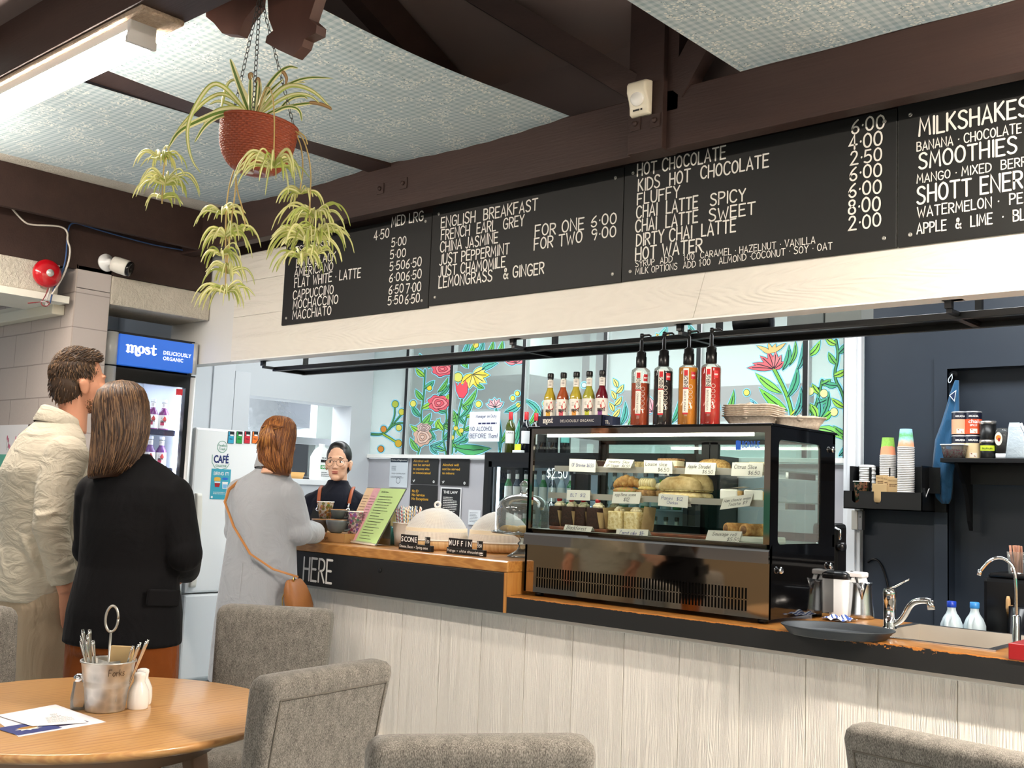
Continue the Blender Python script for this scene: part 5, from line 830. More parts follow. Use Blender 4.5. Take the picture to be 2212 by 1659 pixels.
def dome(p, lab, R_=.148, knob=True):
    t = thing('food_dome', lab, 'food cover', p); MB(BASEW).lathe([(0, 0), (R_*.9, 0), (R_, .012), (R_*1.02, .042), (R_*1.0, .046), (0, .046)], n=64).obj('wooden_base', t); MB(mt('e7d3b4', .5)).lathe([(R_*.985, .052), (R_*.97, .11), (R_*.965, .11), (R_*.98, .052)], n=64, cap=(False, False)).obj('inner_wall', t)
    MB(MESH).lathe([(R_*1.01*cos(q), .05+R_*.98*sin(q)) for q in [k*pi/2/14 for k in range(15)]], n=64, cap=(False, False)).obj('mesh_cover', t); MB(mt('efe9df', .4)).lathe([(R_*1.03, .046), (R_*1.03, .054), (R_*1.0, .054), (R_*1.0, .046)], n=64).obj('rim_ring', t)
    if knob: m = MB(mt('f4f0e8', .3)); m.tube([V((0, 0, .05+R_*.98+.016))+CR*.014*cos(q)+V((0, 0, .014*sin(q))) for q in [2*pi*k/20 for k in range(21)]], .006, 8); m.obj('ring_knob', t)
    return t
dome((-4.0, 3.93, ZC), 'white mesh food dome on a pale wooden base behind the SCONE sign', .165); dome((-3.71, 4.10, ZC), 'white mesh food dome on a wooden base behind the MUFFIN sign', .16, False)
def sign(px, word, sub, price, lab, W_):
    p = atZ(*px, ZC); p = V((p.x, 3.70 if word[0] == 'S' else 3.72, ZC)); t = thing('letter_sign', lab, 'sign', p, rad(-3)); B = mt('15120f', .45)
    MB(B).box(0, W_, 0, .022, 0, .030, .002).obj('holder', t); fr = Fr((0, -.0002, 0), (1, 0, 0), (0, 0, 1)); m = MB(mt('f3efe8', .6)); m.hand(sub, .008, .011, .0125, fr, w=W_*.88, pen=.13); m.obj('chalk_writing', t); k = len(word); tw = W_*.64/6
    for i, ch in enumerate(word):
        tl_ = MB(mt('1d1614', .4)).box(.004+i*tw, .004+(i+1)*tw-.001, .008, .012, .028, .075, .001).obj('letter_tile', t); m = MB(mt('f6f3ee', .5)); m.type(ch, .004+(i+.5)*tw, .040, .025, Fr((0, .0079, 0), (1, 0, 0), (0, 0, 1)), .0003, .012, tw*.62 if ch == 'M' else None, 'CENTER'); m.obj('letter', tl_)
    pt = MB(B).box(W_-.055, W_-.018, .008, .012, .028, .072, .001).obj('price_tag', t); m = MB(mt('f3efe8', .6)); m.hand(price, W_-.05, .042, .014, Fr((0, .0079, 0), (1, 0, 0), (0, 0, 1)), .0003, w=.028, pen=.14); m.hand('$', W_-.05, .058, .010, Fr((0, .0079, 0), (1, 0, 0), (0, 0, 1)), .0003, pen=.14); m.obj('price', pt)
    if word[0] == 'M': m = MB(mt('f3efe8', .6)); f2 = Fr((0, -.0002, 0), (1, 0, 0), (0, 0, 1)); m.ribbon([(W_*.95-.006, .016), (W_*.95+.006, .016)], .006, f2); m.ribbon([(W_*.95-.01, .007), (W_*.95+.01, .007)], .003, f2); m.obj('chalk_cup', t)
sign((852, 1186), 'SCONE', 'Cheese, Bacon + Spring onion', '5.50', 'black letter-tile sign reading SCONE on the counter edge', .245); sign((962, 1195), 'MUFFIN', 'Mango + white chocolate', '5.50', 'black letter-tile sign reading MUFFIN on the counter edge', .26)
# glass cake stand
p = V((-3.375, 3.895, ZC)); t = thing('cake_stand', 'tall cut-glass cake stand with a clear cloche beside the display case', 'cake stand', p); G1 = glass('e6eeee', 1.8, .02, .08)
MB(G1).lathe([(0, 0), (.072, .0), (.074, .006), (.05, .02), (.026, .035), (.018, .055), (.026, .066), (.014, .078), (.022, .092), (.05, .104), (.15, .112), (.155, .122), (.152, .122), (.148, .116), (0, .113)], n=32).obj('pedestal', t); MB(G1).lathe([(.125, .124), (.13, .15), (.13, .22), (.118, .262), (.085, .29), (.03, .30), (.012, .31), (.018, .325), (.026, .345), (.012, .362), (0, .366)], n=40, cap=(False, False)).obj('cloche', t)
for i, (x, y, a) in enumerate(((-.06, -.04, 20), (-.01, -.06, -10), (.045, -.03, 40), (-.03, .03, 80))):
    m = MB(mt('d8a85c', .6, var=.12, bs=60)); m.T = Matrix.Rotation(rad(a), 4, 'Z'); m.sph((0, 0, .017), .042, .02, .017, 16, 10); o = single(m, 'biscuit', 'golden shortbread biscuit lying in the glass cake stand', 'biscuit', (p.x+x, p.y+y, ZC+.117), 0, 'biscuits in the cake stand')
# ================================================================ DISPLAY CASE
CX0, CX1, CY0, CY1, CB, CT_ = -3.18, -1.965, 3.69, 4.245, .92, 1.655
cs = thing('display_case', 'refrigerated glass food display case with mirror-steel front on the low worktop', 'display case', ((CX0+CX1)/2, 3.96, .9)); OF = ((CX0+CX1)/2, 3.96, .9); BLK = mt('060607', .05, spec=.5, coat=.3)
for x in (CX0+.05, CX1-.05):
    for y in (CY0+.05, CY1-.05): MB(BLACK, OF).cyl((x, y, .9), (x, y, CB), .02).obj('foot', cs)
m = MB(mt('1a1a1b', .4), OF).box(CX0+.013, CX1-.014, CY0+.016, CY1-.002, CB+.002, 1.185); m.obj('plinth', cs)
FRT = NT('polished_front'); FRT.set(col='b6aca0', metal=1, rough=.045); FRT = FRT.m
m = MB(FRT, OF)
gx0, gx1, gz0, gz1 = -3.112, -2.055, .943, 1.030
m.box(CX0, CX1, CY0, CY0+.015, gz1, 1.128).box(CX0, CX1, CY0, CY0+.015, CB, gz0).box(CX0, gx0, CY0, CY0+.015, gz0, gz1).box(gx1, CX1, CY0, CY0+.015, gz0, gz1); m.obj('lower_front', cs)
m = MB(FRT, OF); m.add([(CX0-.004, CY0-.012, 1.128), (CX1, CY0-.012, 1.128), (CX1, CY0-.008, 1.172), (CX0-.004, CY0-.008, 1.172), (CX1, CY0+.02, 1.199), (CX0-.004, CY0+.02, 1.199), (CX0-.004, CY0+.02, 1.128), (CX1, CY0+.02, 1.128)], [(0, 1, 2, 3), (3, 2, 4, 5), (0, 3, 5, 6), (1, 7, 4, 2), (0, 6, 7, 1), (5, 4, 7, 6)]); m.obj('steel_sill', cs)
m = MB(FRT, OF); N_ = 72; st = (gx1-gx0)/N_
for r in (0, 1):
    z0, z1 = gz0+r*.0445, gz0+r*.0445+.041
    for k in range(N_+1): m.box(gx0+k*st-st*.22, gx0+k*st+st*.22, CY0+.0005, CY0+.012, z0-.002, z1+.003)
m.box(gx0, gx1, CY0+.001, CY0+.012, gz0+.0405, gz0+.045); m.obj('vent_grille', cs)
m = MB(FRT, OF); m.box(CX0+.02, CX1-.01, CY0+.001, CY0+.012, 1.624, 1.650).box(CX0+.001, CX0+.026, CY0, CY0+.012, 1.199, 1.650).box(CX1-.028, CX1-.002, CY0, CY0+.012, 1.199, 1.65); m.obj('steel_frame', cs)
GC = glass('f4faf8', .8); MB(GC, OF).add([(CX0+.026, CY0+.006, 1.199), (CX1-.028, CY0+.006, 1.199), (CX1-.028, CY0+.006, 1.624), (CX0+.026, CY0+.006, 1.624)], [(0, 1, 2, 3)]).obj('front_glass', cs)
MB(BLK, OF).box(CX0-.006, CX1+.006, CY0-.006, CY1+.004, CT_-.006, CT_+.004, .001).obj('black_glass_top', cs)
MB(mt('c9cac8', .4, .6), OF).box(CX0+.01, CX1-.01, CY0+.02, CY1-.02, 1.628, CT_-.006).obj('roof_liner', cs)
MB(emit('fff8e6', 14), OF).box(CX0+.08, CX1-.1, CY0+.03, CY0+.05, 1.614, 1.627).obj('led_strip', cs)
MB(emit('fff8e6', 5), OF).box(CX0+.08, CX1-.1, CY0+.145, CY0+.152, 1.473, 1.478).obj('shelf_light', cs)
def rr2(x0, y0, x1, y1, r, n=5): return [(cx+r*cos(rad(a+90*i/n)), cy+r*sin(rad(a+90*i/n))) for cx, cy, a in ((x1-r, y0+r, -90), (x1-r, y1-r, 0), (x0+r, y1-r, 90), (x0+r, y0+r, 180)) for i in range(n+1)]
def holed(m, fr, outer, inner, c0, c1):    # a plate with a rounded window
    x0, y0, x1, y1 = outer; n = len(inner); cx = sum(p[0] for p in inner)/n; cy = sum(p[1] for p in inner)/n
    def pr2(p):
        dx, dy = p[0]-cx, p[1]-cy; t = min(((x1 if dx > 0 else x0)-cx)/dx if abs(dx) > 1e-9 else 9e9, ((y1 if dy > 0 else y0)-cy)/dy if abs(dy) > 1e-9 else 9e9); return (cx+dx*t, cy+dy*t)
    cor = [(x1, y0), (x1, y1), (x0, y1), (x0, y0)]
    for c in (c0, c1):
        for i in range(n):
            a, b = inner[i], inner[(i+1) % n]; oa, ob = pr2(a), pr2(b); q = [a, oa]; t0 = atan2(oa[1]-cy, oa[0]-cx); t1 = (atan2(ob[1]-cy, ob[0]-cx)-t0) % (2*pi)
            for k in sorted(cor, key=lambda k: (atan2(k[1]-cy, k[0]-cx)-t0) % (2*pi)):
                if 1e-6 < (atan2(k[1]-cy, k[0]-cx)-t0) % (2*pi) < t1-1e-6: q.append(k)
            m.add([fr.p(*p, c) for p in q+[ob, b]], [tuple(range(len(q)+2))])
    m.add([fr.p(*p, c) for c in (c0, c1) for p in inner], [(i, (i+1) % n, n+(i+1) % n, n+i) for i in range(n)])
fr = Fr((CX1, 0, 0), (0, 1, 0), (0, 0, 1)); win = rr2(3.752, 1.2, 4.112, 1.60, .02); m = MB(BLK, OF); holed(m, fr, (CY0, CB+.0, CY1, CT_-.006), win, -.012, .0); m.obj('side_panel', cs); MB(glass('d9ebe6', 1.3, 0, .1), OF).add([fr.p(*p, -.006) for p in win], [tuple(range(len(win)))]).obj('side_glass', cs)
for y, z in ((4.205, 1.586), (3.763, 1.102), (4.193, 1.109)): MB(CHROME, OF).lathe([(.006, 0), (.006, .004), (.013, .005), (.0135, .012), (.011, .015), (0, .015)], (CX1, y, z), 18, (1, 0, 0)).obj('chrome_stud', cs)
MB(BLK, OF).box(CX0, CX0+.012, CY0, CY0+.03, CB, CT_-.006).box(CX0, CX0+.012, CY1-.03, CY1, CB, CT_-.006).box(CX0, CX0+.012, CY0, CY1, CB, 1.2).obj('left_frame', cs); MB(GC, OF).add([(CX0+.004, CY0+.03, 1.2), (CX0+.004, CY1-.03, 1.2), (CX0+.004, CY1-.03, 1.64), (CX0+.004, CY0+.03, 1.64)], [(0, 1, 2, 3)]).obj('left_glass', cs)
m = MB(mt('0c1513', .3), OF); m.box(CX0, CX1, CY1-.02, CY1, 1.185, 1.235).box(CX0, CX1, CY1-.02, CY1, 1.61, CT_-.006)
for x in (CX0+.0, -2.60, -2.555, CX1-.05): m.box(x, x+.04, CY1-.02, CY1, 1.2, 1.62)
m.obj('rear_frame', cs); MB(glass('b9d2ca', 2.2, .02, .04), OF).add([(CX0, CY1-.008, 1.23), (CX1, CY1-.008, 1.23), (CX1, CY1-.008, 1.62), (CX0, CY1-.008, 1.62)], [(0, 1, 2, 3)]).obj('rear_glass', cs)
MB(mt('b9beb9', .3, .5), OF).box(CX0+.012, CX1-.012, CY0+.02, CY1-.02, 1.186, 1.2).obj('floor_deck', cs)
Z1, Z2, Z0 = 1.486, 1.363, 1.2
for nm, z, y0 in (('upper_shelf', Z1, CY0+.13), ('lower_shelf', Z2, CY0+.09)):
    s = MB(glass('dcece6', 1.4, 0, .1), OF).box(CX0+.05, CX1-.04, y0, CY1-.06, z-.006, z).obj(nm, cs); MB(mt('c9c4ba', .3, .6), OF).box(CX0+.05, CX1-.04, y0-.003, y0, z-.024, z+.002).obj('price_rail', s)
    k = MB(STEEL, OF); [k.box(x, x+.012, CY1-.3, CY1-.06, z-.03, z-.006) for x in (CX0+.06, -2.6, CX1-.07)]; k.obj('shelf_bracket', s)
fr = Fr((0, CY0+.0055, 0), (1, 0, 0), (0, 0, 1)); q = atY(1588, 967, CY0); e = atY(1640, 967, CY0); m = MB(mt('1d56b8', .4), OF); m.type('BONVUE', q.x+.028, q.z, .026, fr, .0008, .008, w=(e.x-q.x)-.028); m.poly([(q.x, q.z-.008), (q.x+.022, q.z-.008), (q.x+.022, q.z+.026), (q.x+.006, q.z+.03), (q.x, q.z+.026)], fr, .0008); m.obj('brand_lettering', cs)
# ---------------------------------------------------------------- price cards
CARD = mt('f3f0e6', .7); INK = mt('20222c', .6); INKB = mt('2a3a8a', .6)
def card(tl, tr, bl, Y, rows, lab, ink=None, fold=True):
    a, b, c = atY(*tl, Y), atY(*tr, Y), atY(*bl, Y); o = (a+c)/2; h = (a-c).length; w = (b-a).length; up = (a-c).normalized(); u = (b-a).normalized(); fr = Fr(c, u, up); m = MB(CARD, o)
    m.prism([(0, 0), (w, 0), (w, h), (0, h)], fr, -.0008, 0)
    if fold: bk = V((0, .03, 0)); m.add([a+V((0, .001, 0)), a+u*w+V((0, .001, 0)), c+u*w+bk+up*h*.1, c+bk+up*h*.1], [(0, 1, 2, 3)])
    m.mat(ink or INK)
    for s, x, y, hh, ww in rows: m.hand(s, x*w, y*h, hh*h, fr, .0006, w=ww*w, pen=.10, slant=.12)
    single(m, 'price_card', lab, 'price card', o, 0, 'handwritten price cards in the display case')
card((1230, 991), (1287, 993), (1229, 1018), 3.795, [('GF Brownie $6.50', .1, .4, .27, .82)], 'handwritten card reading GF Brownie on the upper shelf', INKB); card((1311, 991), (1370, 993), (1303, 1009), 3.795, [('Healthy Slice', .12, .55, .3, .75), ('GF Vegan  $6.50', .08, .08, .3, .85)], 'handwritten card reading Healthy Slice on the upper shelf')
card((1391, 994), (1452, 996), (1391, 1021), 3.795, [('Louise slice', .06, .58, .3, .75), ('$6.50', .5, .16, .28, .38)], 'handwritten card reading Louise slice on the upper shelf'); card((1482, 998), (1547, 1000), (1479, 1024), 3.795, [('Apple Strudel', .08, .52, .3, .74), ('$6.50', .58, .12, .28, .34)], 'handwritten card reading Apple Strudel on the upper shelf'); card((1582, 999), (1649, 1000), (1579, 1028), 3.795, [('Citrus Slice', .08, .55, .28, .72), ('$6.50', .55, .14, .27, .36)], 'handwritten card reading Citrus Slice on the upper shelf')
card((1225, 1058), (1275, 1059), (1224, 1080), 3.76, [('BLT  $12', .16, .34, .32, .64)], 'handwritten card reading BLT on the lower shelf', INKB); card((1325, 1062), (1385, 1063), (1321, 1087), 3.76, [('egg Bene scone', .08, .64, .25, .75), ('$12', .42, .2, .3, .2)], 'handwritten card reading egg Bene scone on the lower shelf'); card((1423, 1066), (1487, 1071), (1421, 1092), 3.76, [('Panini  $12', .1, .55, .27, .72), ('Chicken', .3, .22, .24, .36)], 'handwritten card reading Panini Chicken on the lower shelf', INKB); card((1563, 1075), (1628, 1066), (1555, 1101), 3.76, [('Ham cheese onion', .06, .56, .24, .88), ('Toastie $9', .24, .2, .26, .62)], 'tilted handwritten card reading Ham cheese onion Toastie on the lower shelf')
card((1221, 1133), (1280, 1138), (1217, 1144), 3.722, [('Blackforest', .1, .18, .7, .7)], 'handwritten card reading Blackforest before the chocolate cakes'); card((1332, 1142), (1401, 1144), (1330, 1156), 3.722, [('Carrot cake  $8-', .12, .1, .6, .76)], 'handwritten card reading Carrot cake before the cream cakes', INKB); card((1530, 1145), (1603, 1148), (1523, 1168), 3.722, [('Sausage roll', .16, .54, .3, .7), ('$5.50', .64, .1, .3, .34)], 'handwritten card reading Sausage roll before the sausage rolls')
# ---------------------------------------------------------------- food
def rough(m, col, col2, sc=60, st=.6, rg=.7):
    n = NT(m); f = n.noise(sc, None, 5, .65); n.set(col=n.ramp(f, [(.35, col), (.65, col2)]), rough=rg, spec=.3, sss=0); n.bump(f, st, .006); return n.m
CHOC, CREAMF, CHERRY, CRUST, CRUMB, PAPER = rough('chocolate_cake', '24120b', '3f2216', 90), rough('whipped_cream', 'e6d8b0', 'f6ecd0', 50), mt('b5121c', .15, coat=.5), rough('baked_crust', 'a9713a', 'd9ae6e', 40), rough('pale_crumb', 'd9bd82', 'efdcae', 60), rough('baking_paper', 'b79a6c', 'c9ae80', 12, .3)
def lump(name, lab, cat, p, parts, grp=None, rz=0):      # parts: (part name, material, MB builder); first may be alone
    if len(parts) == 1: m = MB(parts[0][1]); parts[0][2](m); return single(m, name, lab, cat, p, rz, grp)
    t = thing(name, lab, cat, p, rz, grp)
    for nm, mm, fn in parts: m = MB(mm); fn(m); m.obj(nm, t)
    return t
def jig(pts, a, s): rn = random.Random(s); return [p+V((rn.uniform(-a, a), rn.uniform(-a, a), rn.uniform(-a, a))) for p in pts]
def block(w, d, h, s=1, top=.0):
    def f(m):
        rings = [jig(rrect(w*k, d*k, .006, z, 0, 0, 2), .0012, s+i) for i, (z, k) in enumerate(((0, .96), (.004, 1), (h*.3, 1.0), (h*.6, .99), (h-.004, 1), (h, .95)))]; m.loft(rings)
    return f
def swirl(r, z, n=3):
    def f(m):
        for k in range(n): m.sph((.0, 0, z+k*r*.42), r*(1-.26*k), r*(1-.26*k), r*.42, 14, 8)
        for k in range(9): a = k*2*pi/9; m.sph((r*.72*cos(a), r*.72*sin(a), z+.002), r*.34, r*.34, r*.32, 8, 6)
    return f
for i, (xc, w, Y) in enumerate(((1209, 27, 3.80), (1235, 26, 3.80), (1260, 27, 3.82), (1292, 36, 3.79), (1328, 30, 3.92))):
    p = atY(xc, 1135, Y); W_ = .062 if i < 3 else .07; k = lump('cake_slice', ['black forest cake slice with cherry, leftmost on the board', 'black forest cake slice with cherry, second from the left', 'black forest cake slice with cherry, third from the left', 'wide black forest cake slice with cherry right of the other three', 'black forest cake slice behind the cream cakes'][i], 'cake', (p.x, Y, Z0+.016), [('sponge', CHOC, block(W_, .085, .088, i)), ('cream', CREAMF, swirl(.026, .092, 2)), ('cherry', CHERRY, lambda m: m.sph((.0, -.006, .118), .0125, .0125, .011, 16, 10)), ('paper_wrap', PAPER, lambda m, W_=W_: m.add([(-W_*.55, -.03, 0), (-W_*.55, .05, 0), (-W_*.60, .055, .075), (-W_*.62, -.035, .06), (W_*.55, -.03, 0), (W_*.55, .05, 0), (W_*.58, .055, .065), (W_*.56, -.05, .07)], [(0, 1, 2, 3), (4, 5, 6, 7), (1, 5, 6, 2)]))], 'black forest slices', rad(8*(i % 3)-8))
for i, (xc, Y) in enumerate(((1338, 3.795), (1373, 3.79))):
    p = atY(xc, 1140, Y); lump('cake_slice', ['carrot cake slice with cream icing, the left one of two', 'carrot cake slice with nuts on its icing, the right one of two'][i], 'cake', (p.x, Y, Z0+.016), [('sponge', rough('speckled_cream_cake', 'cbb170', 'f2e4b8', 70), block(.075, .075, .078, 20+i)), ('icing', CREAMF, swirl(.024, .081, 2)), ('paper_wrap', PAPER, lambda m, i=i: m.add([(-.05, .05, 0), (.055, .05, 0), (.065, .055, .10), (-.06, .055, .095), (.055, -.03, 0), (.075, -.035, .105), (-.05, -.03, 0), (-.075, -.03, .09)], [(0, 1, 2, 3), (1, 4, 5, 2), (0, 3, 7, 6)] if i else [(0, 1, 2, 3), (0, 3, 7, 6)]))], 'carrot cake slices', rad(-6))
BRD = wood('brown_serving_board', '5a2e18', '7d4426', '6a3820', (2, 14, 14), 7, .35, .1)
p = atY(1240, 1140, 3.78); single(MB(BRD).box(-.09-.03, .20, -.05, .13, 0, .015, .004), 'serving_board', 'dark wooden serving board under the chocolate and carrot cakes', 'board', (p.x, 3.80, Z0)); 
p0 = atY(1470, 1156, 3.78); single(MB(BRD).box(-.17, .17, -.05, .13, 0, .014, .004), 'serving_board', 'empty dark wooden serving board behind the Sausage roll card', 'board', (p0.x, 3.80, Z0))
p0 = atY(1628, 1165, 3.75); single(MB(mt('dfe6da', .3)).box(-.07, .075, -.04, .12, 0, .024, .006), 'white_tray', 'pale green-white plastic tray under the sausage rolls', 'tray', (p0.x-.01, 3.77, Z0))
for i, (xc, Y, a) in enumerate(((1592, 3.80, 60), (1626, 3.78, 75), (1648, 3.86, 80))):
    p = atY(xc, 1150, Y); lump('sausage_roll', ['golden sausage roll, left one on the pale tray', 'golden sausage roll with its cut end forward, middle of the pale tray', 'golden sausage roll at the right end of the pale tray'][i], 'sausage roll', (min(p.x, -2.03), Y, Z0+.024), [('pastry', CRUST, lambda m: m.loft([[V((x, .026*k*cos(q), .024+.024*k*sin(q))) for q in [2*pi*j/18 for j in range(18)]] for x, k in ((-.05, .9), (-.045, 1), (0, 1.03), (.045, 1), (.05, .9))])), ('filling', rough('sausage_filling', '7a5236', '9c7450', 80), lambda m: m.lathe([(.016, .0), (.016, .0012), (0, .0014)], (-.0502, 0, .024), 16, (-1, 0, 0)))], 'sausage rolls', rad(a))
# lower shelf
p = atY(1353, 1060, 3.88); lump('filled_croissant', 'filled croissant with lettuce and bacon on the lower shelf, leftmost sandwich', 'sandwich', (p.x, 3.88, Z2), [('croissant', CRUST, lambda m: [m.sph((.058*cos(a), .02*abs(cos(a))-.0, .045+.018*sin(a)*1.0), .021-.007*abs(cos(a))**2, .034-.012*abs(cos(a)), .030-.012*abs(cos(a)), 14, 10) for a in [pi*k/8 for k in range(9)]]), ('filling', rough('lettuce_and_bacon', '8a9a4a', 'c9785a', 90), lambda m: m.sph((0, -.004, .022), .062, .04, .016, 20, 8)), ('base', CRUMB, lambda m: m.sph((0, 0, .011), .06, .036, .011, 18, 8))], None, rad(10))
p = atY(1398, 1062, 3.88); lump('egg_scone', 'scone topped with a sliced boiled egg on the lower shelf', 'sandwich', (p.x, 3.88, Z2), [('scone', rough('seeded_scone', '6a4a2c', 'b38a58', 70), lambda m: m.lathe([(0, 0), (.045, 0), (.05, .012), (.046, .026), (0, .03)], n=20)), ('relish', rough('mustard_relish', 'b9a24e', 'd9c98a', 90), lambda m: m.sph((0, 0, .034), .044, .036, .012, 18, 8)), ('egg', mt('efe0b2', .4), lambda m: [m.sph((-.03+.012*k, .0, .058), .008, .024-.001*abs(k-3), .022, 14, 10) for k in range(6)])])
p = atY(1432, 1060, 3.92); lump('egg_scone', 'scone with creamy filling and a sprig of parsley, beside the panini', 'sandwich', (p.x, 3.92, Z2), [('scone', rough('seeded_scone2', '7a5a34', 'c09a64', 70), lambda m: m.lathe([(0, 0), (.042, 0), (.046, .012), (.042, .026), (0, .03)], n=20)), ('filling', CREAMF, lambda m: [m.sph((.018*cos(k), .018*sin(k), .04+.004*(k % 3)), .02, .02, .016, 10, 8) for k in range(6)]), ('parsley', mt('4f8a2c', .6), lambda m: [m.sph((.014*cos(k*2.4)*sqrt(k/16), .014*sin(k*2.4)*sqrt(k/16), .066+.006*sin(k*1.7)), .0065, .0065, .005, 7, 5) for k in range(18)])])
def pan(m, L, h, z0, s=1): m.loft([[V((L*x, .04*k*cos(q), z0+(h*k*max(0, sin(q))**.8 if sin(q) > 0 else .004*k*sin(q)))) for q in [2*pi*j/24 for j in range(24)]] for x, k in ((-.5, .15), (-.49, .4), (-.44, .7), (-.3, .95), (0, 1.05), (.3, .95), (.44, .7), (.49, .4), (.5, .15))])
for i, (xc, Y, a, L) in enumerate(((1470, 3.86, 0, .20), (1497, 3.93, -8, .20))):
    p = atY(xc, 1067, Y); lump('panini', ['large golden panini roll in front on the lower shelf', 'golden panini roll standing behind the front panini'][i], 'sandwich', (p.x, Y, Z2), [('bottom_roll', CRUMB, lambda m, L=L: pan(m, L, .026, .004)), ('filling', rough('chicken_filling', '8a6a34', 'd8c98e', 100), lambda m, L=L: pan(m, L*.96, .012, .028)), ('top_roll', rough('toasted_roll', 'a88a54', 'e2cb98', 14, .15), lambda m, L=L, i=i: pan(m, L, .055+.02*i, .034))], 'panini', rad(a))
for i, (xc, Y, a) in enumerate(((1585, 3.86, 12), (1632, 3.86, 30))):
    p = atY(xc, 1076, Y); lump('toasted_sandwich', ['toasted sandwich wrapped in white paper, left one on the lower shelf', 'toasted sandwich in white paper at the right end of the lower shelf'][i], 'sandwich', (min(p.x, -2.06), Y, Z2), [('bread', rough('toasted_bread', 'b98a4e', 'd8b67e', 50), block(.085, .075, .036, 50+i)), ('paper_wrap', mt('f2efe8', .7), lambda m: m.box(-.046, .028, -.041, .041, -.0, .042, .006).add([(-.03, -.04, .042), (.05, -.035, .055), (.06, .03, .052), (-.02, .04, .044)], [(0, 1, 2, 3)]))], 'wrapped toasties', rad(a))
# upper shelf
for i, (xc, Y) in enumerate(((1258, 3.98), (1285, 3.95), (1305, 3.93))):
    p = atY(xc, 992, Y); lump('brownie', ['dark brownie at the left end of the upper shelf', 'dark brownie with pale topping, second on the upper shelf', 'dark brownie behind the Healthy Slice card'][i], 'brownie', (p.x, Y, Z1), [('cake', CHOC, block(.065, .06, .028, 60+i)), ('topping', rough('icing_crumbs', 'c9c0ac', '6a5240', 90), lambda m: m.box(-.028, .028, -.024, .024, .0275, .031, .002))], 'brownies', rad(15*i))
for i, (xc, Y, c1, c2, w) in enumerate(((1335, 3.93, '4a3220', '8a6a44', .06), (1352, 3.98, '5a4028', '9a7a50', .06), (1388, 3.95, '8a7a4e', 'cbb98a', .075))):
    p = atY(xc, 992, Y); lump('slice', ['nutty brown slice behind the Healthy Slice card, left one', 'nutty brown slice behind the Healthy Slice card, right one', 'oat slice left of the Louise slice'][i], 'slice', (p.x, Y, Z1), [('slice', rough('nut_slice%d' % i, c1, c2, 120, .9), block(w, .055, .03, 70+i))], 'nut slices', rad(20*i-10))
p = atY(1450, 994, 3.9); lump('slice', 'tall layered Louise slice with browned coconut top', 'slice', (p.x, 3.9, Z1), [('meringue', CREAMF, block(.105, .06, .034, 80)), ('coconut_top', rough('toasted_coconut', '8a5a34', 'd0a878', 130, .9), lambda m: m.box(-.053, .053, -.031, .031, .033, .043, .004)), ('jam_base', rough('jam_crumb', '7a4428', 'c09a60', 110), lambda m: m.box(-.056, .056, -.033, .033, -.0, .010, .003))], None, rad(-4))
p = atY(1542, 992, 3.92); lump('strudel', 'golden apple strudel with flaky almond top on the upper shelf', 'strudel', (p.x, 3.92, Z1), [('pastry', rough('flaky_pastry', '9a6a30', 'e0bd78', 110, 1), lambda m: pan(m, .15, .04, .004)), ('plate', mt('f0f0ea', .25), lambda m: m.lathe([(0, 0), (.05, 0), (.085, .004), (.086, .006), (0, .004)], n=36))])
for i, (xc, Y) in enumerate(((1610, 3.96), (1640, 3.92))):
    p = atY(xc, 994, Y); lump('slice', ['pale citrus slice behind its card, left one', 'pale citrus slice at the right end of the upper shelf'][i], 'slice', (min(p.x, -2.045), Y, Z1), [('base', rough('biscuit_base%d' % i, 'a8824e', 'd0ac74', 90), block(.075, .06, .022, 90+i)), ('icing', CREAMF, lambda m: m.box(-.036, .036, -.029, .029, .0215, .033, .004))], 'citrus slices', rad(10*i))
# ---------------------------------------------------------------- on top of the case
ZT_ = CT_+.004; NAVY = mt('141a33', .45)
x0, x1 = atY(1163, 905, 3.74).x, atY(1301, 905, 3.74).x
t = thing('bottle_tray', 'navy cardboard bottle tray reading most Deliciously Organic on the display case', 'tray', ((x0+x1)/2, 3.78, ZT_)); w = (x1-x0)/2
m = MB(NAVY); m.box(-w, w, -.042, -.039, 0, .052).box(-w, w, .045, .048, 0, .052).box(-w, -w+.003, -.042, .048, 0, .052).box(w-.003, w, -.042, .048, 0, .052).box(-w, w, -.042, .048, 0, .003); m.obj('tray', t)
fr = Fr((0, -.0422, 0), (1, 0, 0), (0, 0, 1)); m = MB(mt('f2ede4', .5)); m.logo(-w*.84, .020, .017, .062, fr, .0004); m.type('DELICIOUSLY ORGANIC', -w*.28, .022, .0115, fr, .0004, 0, w=w*1.04, space=1.2); m.obj('lettering', t)
x2 = atY(1319, 905, 3.76).x; t = thing('card_box', 'small navy box marked m beside the bottle tray', 'box', (x2-.02, 3.79, ZT_)); MB(mt('27304a', .5)).box(-.03, .03, -.03, .03, 0, .046, .001).obj('box', t); m = MB(mt('d9d4c8', .5)); m.type('m,', 0, .014, .024, Fr((0, -.0302, 0), (1, 0, 0), (0, 0, 1)), .0004, .01, align='CENTER'); m.obj('lettering', t)
LBL = mt('f3ede2', .55)
def band(m, mat_, r, z0, z1, a0=0, a1=360, n=24, e=.0004): m.mat(mat_); m.add([V(((r+e)*cos(rad(a0+(a1-a0)*k/n)), (r+e)*sin(rad(a0+(a1-a0)*k/n)), z)) for k in range(n+1) for z in (z0, z1)], [(2*k, 2*k+2, 2*k+3, 2*k+1) for k in range(n)], True); return m
